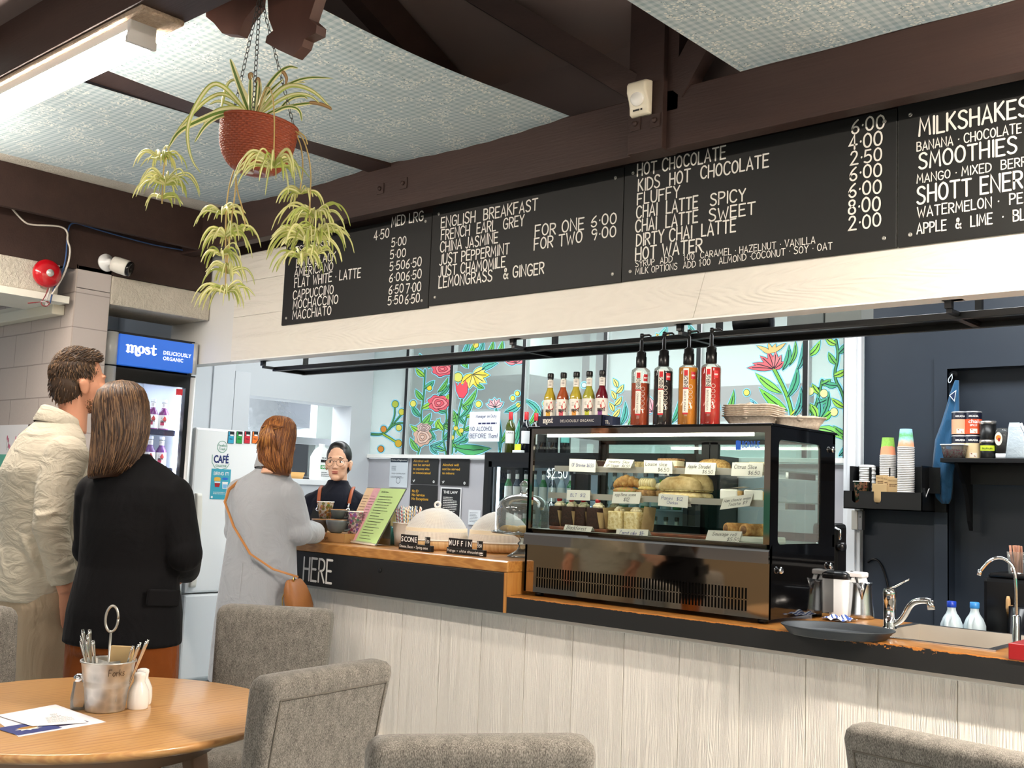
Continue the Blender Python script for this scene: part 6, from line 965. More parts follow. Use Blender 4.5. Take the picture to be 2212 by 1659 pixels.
def wraptext(m, txt, r, z, h, a, w, bold=0, up=False, hand=False):     # lettering bent round a bottle; a = angle of its middle
    k = MB(); f0 = Fr((0, 0, 0), (1, 0, 0), (0, 1, 0)); k.mat(m.mats[m.c])
    (k.hand(txt, -w/2, 0, h, f0, 0, w=w, pen=.12) if hand else k.type(txt, 0, 0, h, f0, 0, bold, w=w, align='CENTER'))
    m.add([V(((r+.0012)*cos(a+(-v.y+h/2 if up else v.x)/r), (r+.0012)*sin(a+(-v.y+h/2 if up else v.x)/r), z+(v.x if up else v.y))) for v in k.v], k.f)
LIQ = ['b9a22a', 'a04a22', 'b5a338', 'a3a23a', '6a1622']
ACC = ['e8b23a', 'd8606a', 'e8a24a', 'c8cc3a', '7a3a7a']
fa = rad(-90)+rad(-22)*0
def drink_bottle(p, liq, acc, lab, grp, h=.25, r=.0285, name='drink_bottle', cap='141414'):
    t = thing(name, lab, 'bottle', p, 0, grp); k = h/.228; MB(mt(liq, .12, spec=.6, coat=.4)).lathe([(0, .001), (r*.9, .001), (r, .005), (r, .116*k), (r*.95, .128*k), (r*.55, .156*k), (r*.46, .166*k), (0, .166*k)], n=24).obj('liquid_body', t); MB(glass('e9e6dc', 1.5, 0, .06)).lathe([(r*.46, .166*k), (r*.43, .19*k), (r*.46, .198*k), (r*.44, .212*k)], n=20, cap=(False, False)).obj('glass_neck', t)
    MB(mt(cap, .35)).lathe([(r*.5, .206*k), (r*.52, .209*k), (r*.52, .224*k), (r*.46, .228*k), (0, .228*k)], n=20).obj('cap', t); m = MB(LBL); band(m, LBL, r, .018*k, .114*k); band(m, LBL, r*.46, .166*k, .199*k); a = atan2(-p[1], -p[0])
    if acc:
        band(m, mt(acc, .5), r, .040*k, .066*k, math.degrees(a)-34, math.degrees(a)+6, 6, .0006); f0 = Fr((0, 0, 0), (1, 0, 0), (0, 1, 0)); g = MB(mt('cf3f3a', .5)); g.poly([(.006+.0125*cos(q), .082*k+.0125*sin(q)) for q in [pi*.78+j*pi*1.44/14 for j in range(15)]]+[(.006, .108*k)], f0, 0); e_ = MB(); e_.mat(mt('2a1418', .5)); e_.logo(-.019, .062*k, .012, .036, f0, 0); e_.lines(-.018, .098*k, .014, 3, .006, .0016, f0, 0, 4)
        for q_, ee in ((g, .0009), (e_, .0016)): m.mat(q_.mats[0]); m.add([V(((r+ee)*cos(a+v.x/r), (r+ee)*sin(a+v.x/r), v.y)) for v in q_.v], q_.f)
        m.mat(mt('5a4a44', .5)); [band(m, m.mats[m.c], r*.46, (.174+.006*j)*k, (.176+.006*j)*k, math.degrees(a)-40, math.degrees(a)+20, 4, .0006) for j in range(4)]
    m.obj('label', t); return t
for i in range(5):
    p = atY(1188+28*i, 860, 3.785); drink_bottle((p.x, 3.785, ZT_+.004), LIQ[i], ACC[i], ['yellow organic drink bottle, leftmost in the navy tray', 'orange-red organic drink bottle, second in the navy tray', 'yellow organic drink bottle in the middle of the navy tray', 'green-yellow organic drink bottle, fourth in the navy tray', 'dark red organic drink bottle, rightmost in the navy tray'][i], 'organic drink bottles on the display case')
def pump_bottle(px, liq, fill, sub, lab):
    p = atY(px, 900, 3.77); p = (p.x, 3.77, ZT_); t = thing('syrup_bottle', lab, 'bottle', p, 0, 'syrup pump bottles on the display case'); r = .0405; a = atan2(-p[1], -p[0]); MB(mt(liq, .1, spec=.6, coat=.5)).lathe([(0, .001), (r*.92, .001), (r*.97, .006), (r*.97, fill), (0, fill)], n=32).obj('syrup', t)
    MB(glass('fbf8f2', .7, .02, .02)).lathe([(r*.95, .0), (r, .006), (r, .232), (r*.95, .243), (r*.5, .256), (r*.46, .262)], n=32, cap=(False, False)).obj('bottle_wall', t); B = mt('0d0d0e', .3)
    m = MB(B); m.lathe([(r*.52, .255), (r*.56, .258), (r*.56, .30), (r*.5, .302), (r*.50, .32), (r*.3, .326), (.008, .328), (.007, .372), (.0045, .373), (.0045, .385), (.0085, .386), (.0085, .402), (0, .404)], n=24); m.tube([(0, 0, .394), (.03, .012, .396), (.038, .016, .390)], [.006, .005, .004], 8); m.obj('pump', t)
    m = MB(mt('f0e9dc', .5)); d = math.degrees(a)-14; band(m, m.mats[0], r, .045, .236, d-16, d+16, 8, .0006); band(m, mt('c4242a', .5), r, .205, .228, d-11, d+11, 6, .001); band(m, mt('c4242a', .5), r, .150, .156, d-16, d+16, 6, .001); band(m, mt('c4242a', .5), r, .045, .052, d-16, d+16, 6, .001); m.mat(mt('1c1a1a', .5)); wraptext(m, 'ENERGY', r+.0002, .182, .016, rad(d), .05, .02, True); m.mat(mt('6a6460', .5)); wraptext(m, sub, r+.0002, .10, .008, rad(d-3), .085, 0, True)
    m.obj('label', t); m = MB(mt('c4242a', .5)); band(m, m.mats[0], r, .192, .222, math.degrees(a)+16, math.degrees(a)+44, 8, .0008); m.mat(mt('f6f0ea', .5)); wraptext(m, 'NEW', r+.0006, .203, .007, a+rad(30), .016, .03); m.obj('new_sticker', t)
    m = MB(mt('e9dccb', .5))
    for k in range(5): m.tube([V(((r+.0012)*cos(a+rad(14)+.008*cos(q)/r), (r+.0012)*sin(a+rad(14)+.008*cos(q)/r), .075+.021*k+.008*sin(q))) for q in [2*pi*j/14 for j in range(15)]], .0009, 4, cap=False)
    m.obj('dose_marks', t)
pump_bottle(1382, 'b0481c', .185, 'PEACH & MANGO', 'amber syrup pump bottle, leftmost of the four on the display case'); pump_bottle(1431, '140a12', .232, 'BLACKCURRANT & LIME', 'near-black syrup pump bottle, second from the left on the display case'); pump_bottle(1485, 'd08a1c', .24, 'APPLE & LIME', 'golden syrup pump bottle, third from the left on the display case'); pump_bottle(1534, 'b8241a', .236, 'WATERMELON & LIME', 'red syrup pump bottle, rightmost of the four on the display case')
PULP = rough('moulded_pulp', 'c4b5a4', 'e0d5c6', 90, .35, .9)
def carrier(p, n, lab, grp, rz=0):
    for i in range(n):
        m = MB(PULP); m.loft([rrect(.15, .15, .02, .0+.0), rrect(.165, .165, .02, .018), rrect(.205, .205, .03, .046), rrect(.215, .215, .03, .047), rrect(.215, .215, .03, .050), rrect(.2, .2, .03, .050), rrect(.155, .155, .02, .014), rrect(.12, .12, .02, .012)], cap=(True, True))
        for a in range(4): m.tube([(.1*cos(a*pi/2), .1*sin(a*pi/2), .044), (.06*cos(a*pi/2), .06*sin(a*pi/2), .052), (0, 0, .05)], .012, 8)
        single(m, 'cup_carrier', lab[min(i, len(lab)-1)], 'cup carrier', (p[0]+.003*(i % 2), p[1], p[2]+i*.0085), rz+rad(2*(i % 3)), grp)
q = atY(1628, 905, 3.97); carrier((q.x, 3.97, ZT_), 6, ['moulded pulp cup carrier at the bottom of the stack on the display case', 'moulded pulp cup carrier second from the bottom of the stack', 'moulded pulp cup carrier third from the bottom of the stack', 'moulded pulp cup carrier fourth from the bottom of the stack', 'moulded pulp cup carrier fifth from the bottom of the stack', 'moulded pulp cup carrier on top of the stack'], 'stacked cup carriers', rad(8)); q = atY(1725, 920, 4.10); carrier((q.x, 4.10, ZT_), 1, ['single moulded pulp cup carrier right of the carrier stack'], None, rad(30))
# ================================================================ PAINTED WINDOWS (rear wall)
YW = 6.045; ALU = mt('16181a', .4); SIL = mt('c7cccc', .35, .4)
MX = [atY(797, 900, YW).x]+[atY(x, 900, YW).x for x in (879, 976, 1132, 1308, 1511, 1743)]+[-2.72]
PANE = {}
for i in range(7):
    w = MB(ALU); x0, x1 = MX[i], MX[i+1]; w.box(x1-.022, x1+.012, YW-.02, YW+.02, 1.635, 2.76); w.mat(SIL).box(x1+.012, x1+.02, YW-.022, YW+.02, 1.635, 2.76)
    f = struct(w, 'window_%d' % (i+1)); g = MB(glass(['c9d6d0', 'c2cfca', 'c6d4cf', 'd6ece6', 'e2f7f2', 'e6faf5', 'd9efe9'][i], 1.0, .0, [.22, .2, .22, .3, .4, .45, .3][i])); g.add([(x0, YW, 1.635), (x1, YW, 1.635), (x1, YW, 2.76), (x0, YW, 2.76)], [(0, 1, 2, 3)]); PANE[i] = g.obj('glass_pane', f)
ART = {}
fw = Fr((0, YW-.002, 0), (1, 0, 0), (0, 0, 1))
CY_, BK_ = mt('8fdcf2', .5), mt('0d2a2e', .5)
def P2(x, y): p = atY(x, y, YW-.002); return (p.x, p.z)
U_ = P2(1201, 850)[0]-P2(1200, 850)[0]
def art(x): 
    X = P2(x, 850)[0]; i = max(k for k in range(7) if X >= MX[k]-.01 or k == 0)
    if i not in ART: ART[i] = MB(CY_)
    return ART[i]
LAY = [0]
def layered(m, poly_fn, col, e1=3.0, e2=1.0):
    LAY[0] = (LAY[0]+1) % 40; c = LAY[0]*.00002
    for e, mm, k in ((e1, CY_, .0003), (e2, BK_, .0013), (0, mt(col, .5), .0023)): m.mat(mm); m.poly(poly_fn(e), fw, k+c)
def leafp(x0, y0, x1, y1, w, col='6fbf5a', bend=.18, vein=True):
    m = art((x0+x1)/2); a, b = V((x0, y0)), V((x1, y1)); d = b-a; L = d.length; d = d/L; nrm_ = V((-d.y, d.x))
    def fn(e):
        out = []
        for s in (1, -1):
            for t in ((.0, .15, .35, .55, .75, .9, 1) if s > 0 else (.9, .75, .55, .35, .15)):
                q = a+d*(t*(L+2*e)-e)+nrm_*(s*((w/2)*(sin(pi*min(1, t)**.85)+.0)+e*(.3+.7*sin(pi*t)))+bend*L*sin(pi*t)*.6); out.append(P2(q.x, q.y))
        return out[::-1]
    layered(m, fn, col); m.mat(BK_)
    if vein: m.ribbon([P2(*(a+d*t*L+nrm_*bend*L*sin(pi*t)*.6)) for t in (.05, .3, .55, .8)], U_*1.2, fw, .0034)
def berry(x, y, r, col='e9e36a'): layered(art(x), lambda e: [P2(x+(r+e)*cos(k*pi/10), y-(r+e)*1.08*sin(k*pi/10)) for k in range(20)], col)
def stem(pts, w=3, col='4f9a5a'):
    m = art(pts[len(pts)//2][0]); q = [P2(*p) for p in chaikin(chaikin(pts))]
    for ww, mm, k in ((w+6, CY_, .0002), (w+2, BK_, .0012), (w, mt(col, .5), .0022)): m.mat(mm); m.ribbon(q, ww*U_, fw, k)
def petals(x, y, r, n, col, col2, a0=0, squash=1, spread=360, w=.55):
    for i in range(n): a = rad(a0+spread*i/n); leafp(x, y, x+r*cos(a), y+r*sin(a)*squash, r*w, col if i % 2 else col2, .05)
def rose(x, y, rx, ry, col='e4606e', col2='ef8a90'):
    m = art(x); wob = lambda k: 1+.09*sin(k*5.1)+.06*sin(k*2.3); layered(m, lambda e: [P2(x+(rx+e)*wob(k*.3)*cos(k*pi/15), y-(ry+e)*wob(k*.3)*sin(k*pi/15)) for k in range(30)], col); c = .0036
    for s, cc in ((.72, col2), (.45, col), (.22, col2)): 
        m.mat(mt(cc, .5)); m.poly([P2(x+rx*s*wob(k+s*9)*cos(k*pi/8)+rx*.08*s, y-ry*s*wob(k+s*9)*sin(k*pi/8)) for k in range(16)], fw, c); m.mat(mt('7a1a2a' if col[0] != 'd' else '6a5048', .5)); m.ribbon([P2(x+rx*s*wob(k+s*9)*cos(k*pi/8)+rx*.08*s, y-ry*s*wob(k+s*9)*sin(k*pi/8)) for k in range(17)], 1.1*U_, fw, c+.0002); c += .0005
def vine(pts, n, L, w, cols=('6fbf5a', '4fae86', '9fd84e'), side=0, st=True):
    if st: stem(pts, 2.4)
    tot = len(pts)-1
    for i in range(n):
        f = (i+.5)/n*tot; j = min(int(f), tot-1); a, b = V(pts[j]), V(pts[j+1]); p = a+(b-a)*(f-j); d = (b-a).normalized(); s = side or (1 if i % 2 else -1); q = d*cos(rad(48))+V((-d.y, d.x))*sin(rad(48))*s; l = L*(1-.25*i/n); leafp(p.x, p.y, p.x+q.x*l, p.y+q.y*l, w, cols[i % len(cols)], .12*s)
# far-left pane: sprig with berries
stem([(803, 938), (826, 939), (842, 926), (853, 900), (853, 882)], 2.6, '5aa05a'); stem([(828, 938), (842, 946), (856, 955)], 3, 'a8c83a'); stem([(842, 926), (858, 906), (866, 897)], 2.4); stem([(845, 922), (858, 914), (872, 914)], 2.2)
for x, y, r, c in ((854, 873, 6.5, 'b9c64a'), (868, 890, 6, 'd8d24a'), (862, 924, 6, 'e0dc6a'), (861, 958, 7, 'd9b02a'), (829, 927, 6, 'e9953a'), (823, 970, 6, 'e9953a')): berry(x, y, r, c)
# second pane
vine([(902, 985), (915, 940), (908, 900), (916, 860), (918, 800)], 9, 34, 11); vine([(965, 985), (955, 940), (968, 900), (955, 862)], 6, 30, 10); leafp(915, 790, 906, 765, 8); leafp(925, 795, 938, 770, 8, '4fae86'); vine([(910, 925), (935, 930), (968, 915)], 4, 26, 9); leafp(948, 855, 972, 828, 8, '4fae86'); leafp(945, 848, 968, 815, 8)
rose(956, 797, 23, 15); rose(948, 871, 23, 17); rose(913, 944, 19, 19, 'd9b09a', 'e6c8b8'); rose(916, 924, 15, 10, 'd2b4b0', 'e2cdc6'); berry(893, 872, 6); berry(928, 838, 5, 'e6d23a')
for a in (-60, -20, 30): leafp(930, 962, 930+34*cos(rad(a)), 962-22*sin(rad(a)), 8, '5ab6a6')
# third pane
stem([(998, 864), (990, 900), (980, 940), (976, 978)], 3); leafp(998, 880, 1030, 840, 11, '6fbf5a'); leafp(990, 905, 1022, 862, 9, '4fae86'); leafp(985, 925, 978, 885, 9); vine([(985, 975), (1002, 930), (1012, 880)], 7, 24, 8); petals(1022, 808, 36, 6, 'f0d24a', 'f6e27a', -30, .9, 200, .42); leafp(1010, 795, 985, 770, 14, '6fbf5a'); leafp(1040, 800, 1075, 785, 15, '5ab6a6', -.2); leafp(1030, 830, 1046, 838, 9); berry(990, 815, 9, 'd8d86a'); berry(1034, 873, 6)
m = art(998); layered(m, lambda e: [P2(998+(a*(1+e/18)), 838-(b*(1+e/18))) for a, b in ((-14, 14), (-9, 4), (-4, 12), (2, 5), (8, 18), (13, 6), (12, -10), (4, -22), (-6, -20), (-12, -6))], 'e4505e')
leafp(980, 965, 1060, 968, 22, '4fae6a', .12); leafp(978, 958, 1010, 935, 12, '5ab6a6'); petals(1070, 880, 20, 5, 'eea8b0', 'f4c8c8', 200, 1, 160, .5); stem([(1072, 885), (1082, 930), (1080, 975)], 3, '4fae86'); leafp(1080, 960, 1106, 890, 12, '6fbf5a'); leafp(1080, 975, 1062, 905, 9, '5ab6a6'); leafp(1090, 890, 1130, 865, 12, '5ab6a6'); leafp(1095, 980, 1122, 905, 10, '4fae86')
for x, y in ((985, 925), (997, 930), (977, 945), (1108, 860), (1120, 875), (1118, 850)): berry(x, y, 4.5, 'e9d35a')
petals(1115, 785, 24, 5, 'e8606e', 'f08a92', 190, 1, 170, .5)
for x in (998, 1012, 1030, 1052, 1072): leafp(x, 768, x+14, 735, 9, '5ab6a6' if x % 4 else '6fbf5a')
leafp(940, 740, 930, 705, 9); petals(955, 722, 20, 5, 'e8707a', 'f0929a', 180, .8, 200, .5); berry(1028, 745, 6, 'e9d35a')
# fourth to sixth panes
leafp(1170, 900, 1130, 862, 11, '5ab6a6'); leafp(1140, 920, 1160, 880, 9); berry(1178, 872, 5); berry(1262, 832, 5, 'c9eee6'); leafp(1205, 905, 1238, 845, 12, '5ab6a6'); leafp(1290, 905, 1306, 850, 11, '4fae86'); petals(1196, 890, 24, 5, 'f0a0a8', 'f6c4c4', 200, 1, 160, .45)
for i in range(7): leafp(1322+2*i, 915-13*i, 1313+2*i+(i % 2)*24, 896-13*i, 10, 'f2e07a', .1)
leafp(1355, 920, 1378, 850, 12, '7fd27a'); leafp(1340, 920, 1350, 868, 10, '5ab6a6'); petals(1410, 890, 34, 5, 'f08aa0', 'f6b4bc', 190, 1, 170, .45); leafp(1450, 915, 1470, 850, 12, '4fae86'); leafp(1465, 915, 1500, 862, 11); petals(1430, 735, 24, 4, 'f2cf6a', 'f6e09a', 200, .7, 150, .4); leafp(1420, 735, 1440, 705, 14, '7fd2c6'); leafp(1500, 745, 1486, 700, 12, '5ab6a6')
leafp(1562, 900, 1585, 842, 11, '6fbf5a'); leafp(1540, 905, 1550, 860, 10, '5ab6a6'); berry(1613, 848, 6); leafp(1640, 900, 1620, 862, 9, '7fd2f2')
stem([(1712, 905), (1706, 870), (1692, 835), (1672, 797)], 4, '7fc24a'); leafp(1702, 888, 1640, 838, 19, '7fd24e', -.08); leafp(1690, 850, 1632, 806, 17, '8fdc5a', -.08); leafp(1700, 860, 1722, 790, 15, '4fae86'); leafp(1706, 900, 1732, 868, 11, 'd8e04a'); leafp(1712, 905, 1730, 835, 12, '5ab6a6'); leafp(1690, 800, 1704, 745, 13, '4fae86'); leafp(1722, 800, 1734, 740, 12, '5ab6a6'); leafp(1705, 790, 1718, 735, 9, '6fbf5a')
for dx, dy in ((-58, -2), (-46, -12), (-30, -28), (-14, -40), (4, -38), (16, -30), (22, -16)): leafp(1672, 797, 1672+dx, 797+dy, 13, 'ee6a72' if dx % 4 else 'f4868a', .05)
for dx, dy in ((-34, -22), (-22, -8), (-8, -30), (8, -28), (20, -22), (30, -30)): leafp(1668, 762, 1668+dx, 762+dy*.7, 8, 'f2c27a', .0, False)
# seventh pane
vine([(1832, 960), (1838-10, 900), (1822, 850), (1800, 815), (1812, 770), (1806, 735)], 9, 38, 13); vine([(1752, 905), (1768, 860), (1776, 822)], 4, 30, 12); leafp(1766, 905, 1750, 872, 13, '9fdc5a'); leafp(1768, 905, 1800, 885, 16, '7fd24e'); leafp(1765, 925, 1822, 950, 18, '8fdc6a', -.2); leafp(1770, 905, 1764, 850, 11, '5ab6a6'); leafp(1772, 905, 1790, 845, 11, '4fae86'); leafp(1745, 770, 1772, 735, 13, '8fdc5a'); leafp(1812, 985, 1832, 955, 11, '5ab6a6')
for x, y in ((1750, 845), (1780, 850), (1802, 890)): berry(x, y, 8, 'eef0a0')
for i, m in ART.items(): m.obj('painted_flowers', PANE[i])['label'] = 'flowers painted on the glass'
# what shows through the panes: fittings of the room behind
m = MB(mt('171a1c', .5)); a, b = atY(1135, 855, 7.6), atY(1745, 905, 7.6); m.box(a.x, b.x, 7.5, 7.7, b.z, a.z); m.mat(mt('6a7274', .5)); m.box(a.x, b.x, 7.49, 7.5, b.z+.05, b.z+.07).box(a.x, b.x, 7.49, 7.5, b.z+.11, b.z+.12); single(m, 'dark_cabinet', 'long dark cabinet seen through the right-hand painted windows', 'cabinet')
m = MB(mt('2a3436', .4)); a, b = atY(1262, 740, 7.3), atY(1292, 850, 7.3); m.box(a.x, a.x+.05, 7.28, 7.32, 0, 3).box(b.x-.02, b.x+.03, 7.28, 7.32, 0, 3); [m.box(a.x, b.x, 7.285, 7.315, z, z+.04) for z in (.6, 1.0, 1.4, 1.8, 2.2, 2.6)]; single(m, 'ladder', 'dark ladder seen through the painted window behind the bottle tray', 'ladder')
m = MB(mt('e8ece8', .5)); a, b = atY(1085, 745, 7.8), atY(1185, 815, 7.8); m.box(a.x, b.x, 7.5, 8.3, b.z, 3.4); single(m, 'ceiling_duct', 'boxed white duct seen through the third painted window', 'duct')
m = MB(mt('c22a33', .5)); a, b = atY(832, 945, 6.9), atY(858, 985, 6.9); m.box(a.x, b.x, 6.89, 6.91, b.z-.2, a.z, .002); m.mat(mt('e89a9a', .6)); m.lines(a.x+.01, a.z-.03, b.x-a.x-.02, 5, .03, .01, Fr((0, 6.89, 0), (1, 0, 0), (0, 0, 1)), .0006, 2); single(m, 'red_poster', 'red poster on a board behind the leftmost painted window', 'poster')
m = MB(mt('eef0ee', .5)); a = atY(836, 890, 6.95); b = atY(1000, 985, 6.95); m.box(a.x, b.x+.6, 6.93, 6.99, b.z-.4, a.z).mat(mt('8d9490', .5)).box(a.x, b.x+.6, 6.92, 6.99, a.z, a.z+.06); single(m, 'white_partition', 'white partition with a grey rail behind the left painted windows', 'partition')
# ================================================================ NOTICES
def poster(name, pts, Y, col, lab, deco, cat='poster', X=None, th=.0012):
    P = [atY(x, y, Y) if X is None else atX(x, y, X) for x, y in pts]; tl, tr, br, bl = P; o = bl.copy(); u = (br-bl); u = V((u.x, u.y, 0)) if X is None else V((0, u.y, 0)); w = u.length; fr = Fr(bl, u, (0, 0, 1)); h = tl.z-bl.z; m = MB(mt(col, .55), o); m.prism([(0, 0), (w, 0), (w, h), (0, h)], fr, -th, 0); deco(m, fr, w, h); return single(m, name, lab, cat, o)
YEL = mt('e0a92c', .5); WHT = mt('e9e9e6', .5)
def alc(lines_, y0, hh=.085):
    def f(m, fr, w, h):
        m.mat(YEL)
        for i, s in enumerate(lines_): m.type(s, .07*w, h*(y0-i*.145), h*hh, fr, .0005, .012, w=w*.047*len(s))
        m.mat(WHT); m.ring(w*.86, h*.10, w*.025, w*.02, fr, .0005); m.ribbon([(w*.08, h*.14), (w*.12, h*.08), (w*.16, h*.15)], w*.012, fr); m.ribbon([(w*.1, h*.07), (w*.14, h*.16)], w*.012, fr)
    return f
poster('notice', [(889, 986), (947, 986), (945, 1045), (887, 1045)], 6.02, '1d1c1b', 'black and yellow notice: Alcohol will not be served to anyone who is intoxicated', alc(['Alcohol will', 'not be served', 'to anyone who', 'is intoxicated'], .8), 'notice'); poster('notice', [(953, 987), (1015, 988), (1012, 1050), (950, 1048)], 6.02, '1d1c1b', 'black and yellow notice: Alcohol will not be served to minors', alc(['Alcohol will', 'not be served', 'to minors'], .68), 'notice'); poster('notice', [(887, 1047), (946, 1048), (943, 1106), (884, 1104)], 6.02, '1d1c1b', 'black and yellow notice: No ID No Service No Exceptions', alc(['No ID', 'No Service', 'No Exceptions'], .72, .1), 'notice')
def law(m, fr, w, h): m.mat(mt('1c1d20', .5)).rect(w*.05, h*.04, w*.95, h*.96, fr, .0004); m.mat(WHT); m.type('THE LAW', w*.14, h*.82, h*.075, fr, .0008, .02, w=w*.68); m.lines(w*.14, h*.70, w*.7, 11, h*.05, h*.017, fr, .0008, 3)
poster('notice', [(955, 1052), (1000, 1055), (994, 1130), (949, 1126)], 6.02, 'e6e6e6', 'white-bordered black notice headed THE LAW', law, 'notice')
def reg(m, fr, w, h): m.mat(mt('1c2a38', .5)).rect(w*.03, h*.80, w*.97, h*.97, fr, .0004); m.mat(WHT); m.type('Notice of Registration', w*.08, h*.85, h*.05, fr, .0008, .01, w=w*.84); m.mat(mt('5a6068', .5)); m.lines(w*.1, h*.66, w*.4, 4, h*.04, h*.014, fr, .0006, 8); m.type('FOOD CONTROL PLAN', w*.12, h*.42, h*.04, fr, .0006, .01, w=w*.75); m.lines(w*.08, h*.34, w*.8, 2, h*.04, h*.014, fr, .0006, 9); m.ring(w*.5, h*.22, w*.11, w*.02, fr)
poster('notice', [(844, 985), (882, 987), (879, 1054), (840, 1052)], 6.02, 'c9cfd4', 'pale blue-grey Notice of Registration certificate', reg, 'notice')
poster('notice', [(1013, 1101), (1039, 1102), (1037, 1135), (1011, 1133)], 6.02, 'dfe3e6', 'small white printed paper low on the wall beside the drinks fridge', lambda m, fr, w, h: (m.mat(mt('6a7078', .5)), m.lines(w*.1, h*.8, w*.75, 7, h*.1, h*.03, fr, .0006, 6)), 'notice')
def mgr(m, fr, w, h): m.mat(mt('2b2f5a', .5)); m.hand('Manager on Duty', w*.22, h*.80, h*.09, fr, .0006, w=w*.66, pen=.15); m.lines(w*.3, h*.58, w*.6, 1, h*.1, h*.05, fr, .0006, 5, False); m.hand('NO ALCOHOL', w*.04, h*.36, h*.13, fr, .0006, w=w*.74, pen=.14); m.hand('BEFORE 11am!', w*.04, h*.12, h*.14, fr, .0006, w=w*.9, pen=.14)
poster('handwritten_notice', [(1016, 890), (1081, 892), (1078, 956), (1012, 954)], 5.985, 'e8ecf4', 'handwritten white sign on the painted glass about no alcohol before 11am', mgr, 'notice')
m = MB(mt('dba23a', .5)); q = atY(930, 1122, 5.9); m.box(-.09, .09, -.03, .03, 0, .10, .004); single(m, 'yellow_box', 'yellow box behind the first food dome', 'box', (q.x, 5.95, q.z-.04))
# ================================================================ FRIDGES
FX = -5.98; t = thing('drinks_fridge', 'tall silver drinks fridge with a lit blue sign above its glass door', 'fridge', (-6.3, 3.38, 0)); OF = (-6.3, 3.38, 0); FY0, FY1 = 3.07, 3.69; SILV = mt('c9cac8', .35, .15)
m = MB(mt('1b1c1e', .4), OF); m.box(-6.6, FX-.07, FY0, FY0+.03, .1, 2.222).box(-6.6, FX-.07, FY1-.03, FY1, .1, 2.222).box(-6.6, -6.57, FY0, FY1, .1, 2.222).box(-6.6, FX-.02, FY0, FY1, 1.985, 2.012).box(-6.6, FX-.07, FY0, FY1, 0.02, .14).box(-6.6, FX-.02, FY0+.02, FY1-.02, 2.207, 2.228); m.obj('cabinet', t)
MB(mt('e9eef4', .6), OF).box(-6.57, -6.565, FY0+.03, FY1-.03, .14, 2.0).box(-6.57, FX-.07, FY0+.03, FY0+.035, .14, 2.0).box(-6.57, FX-.07, FY1-.035, FY1-.03, .14, 2.0).obj('liner', t)
s = MB(emit('2b5cb4', .8), OF).box(FX-.06, FX-.004, FY0+.085, FY1-.03, 2.028, 2.212); s = s.obj('sign_panel', t); s['label'] = 'lit blue sign panel'
fr = Fr((FX-.003, 0, 0), (0, 1, 0), (0, 0, 1)); a, b, c, d = atX(272, 763, FX), atX(340, 770, FX), atX(353, 770, FX), atX(413, 775, FX); m = MB(emit('ffffff', .9), OF); m.logo(a.y, a.z+.012, .042, b.y-a.y, fr, .0008); m.type('DELICIOUSLY', c.y, 2.122, .022, fr, .0008, .02, w=d.y-c.y, space=1.1); m.type('ORGANIC', c.y, 2.087, .022, fr, .0008, .02, w=(d.y-c.y)*.72, space=1.1); m.obj('sign_lettering', s)
m = MB(SILV, OF)
for y, z0, z1 in ((FY0+.045, 2.022, 2.218), (FY1-.02, 2.022, 2.218), (FY0+.045, .12, 2.012), (FY1-.02, .12, 2.0)): m.lathe([(.042 if y < 3.3 else .022, z0), (.042 if y < 3.3 else .022, z1)], (FX-.035 if y < 3.3 else FX-.02, y, 0), 20)
m.obj('silver_pillar', t); d_ = MB(BLACK, OF).box(FX-.05, FX-.01, FY0+.08, FY1-.04, 1.93, 2.0).box(FX-.05, FX-.01, FY0+.08, FY0+.10, .14, 1.93).box(FX-.05, FX-.01, FY1-.07, FY1-.04, .14, 1.93).box(FX-.05, FX-.01, FY0+.08, FY1-.04, .14, .2).obj('door_frame', t)
MB(glass('eaf2ff', 1.0, 0, .03), OF).add([(FX-.02, FY0+.1, .2), (FX-.02, FY1-.07, .2), (FX-.02, FY1-.07, 1.93), (FX-.02, FY0+.1, 1.93)], [(0, 1, 2, 3)]).obj('door_glass', t)
lz = MB(emit('f2f6ff', 16), OF); lz.box(FX-.10, FX-.08, FY1-.075, FY1-.055, .25, 1.9).box(FX-.1, FX-.08, FY0+.06, FY0+.08, .25, 1.9).box(-6.6, FX-.1, FY0+.2, FY1-.2, 1.985, 1.995); lz.obj('light_strip', t)
for z in (.5, .85, 1.17, 1.42, 1.655): s = MB(mt('e6e9ee', .4), OF).box(-6.55, FX-.09, FY0+.04, FY1-.04, z-.012, z).obj('shelf', t); MB(mt('18213f', .5), OF).box(FX-.09, FX-.085, FY0+.05, FY1-.05, z-.03, z+.006).obj('price_strip', s)
m = MB(mt('c9222e', .5), OF); m.rect(atX(384, 845, FX).y, atX(384, 853, FX).z, atX(398, 845, FX).y, atX(398, 841, FX).z, Fr((FX-.019, 0, 0), (0, 1, 0), (0, 0, 1)), .0008); m.obj('red_sticker', t)
k0 = None
def row(n, y0, dy, z, x, liq, acc, lab, grp, h, r, cap='e6e6ea'):
    for i in range(n):
        if i == 0: drink_bottle((x, y0, z), liq, acc, lab, grp, h, r, 'fridge_bottle', cap); src = [o for o in COL.objects if o.name.startswith('fridge_bottle')][-1]; src = LASTB[0] = max((o for o in bpy.data.objects if o.name.startswith('fridge_bottle')), key=lambda o: o.name)
        else: dup(src, (x, y0+dy*i, z), 0, lab+', '+ORD[i])
        if i == 0: src['label'] = lab+', leftmost'
LASTB = [None]; ORD = ['leftmost', 'second from left', 'third from left', 'fourth from left', 'fifth from left', 'sixth from left', 'seventh from left', 'rightmost']; CN = {'2f7a3a': 'green', '2a3a4a': 'slate', '3a8a4a': 'green', '9ab4c0': 'pale blue', '1d2a3a': 'dark', 'c8d4da': 'clear', '2a8a3a': 'green'}
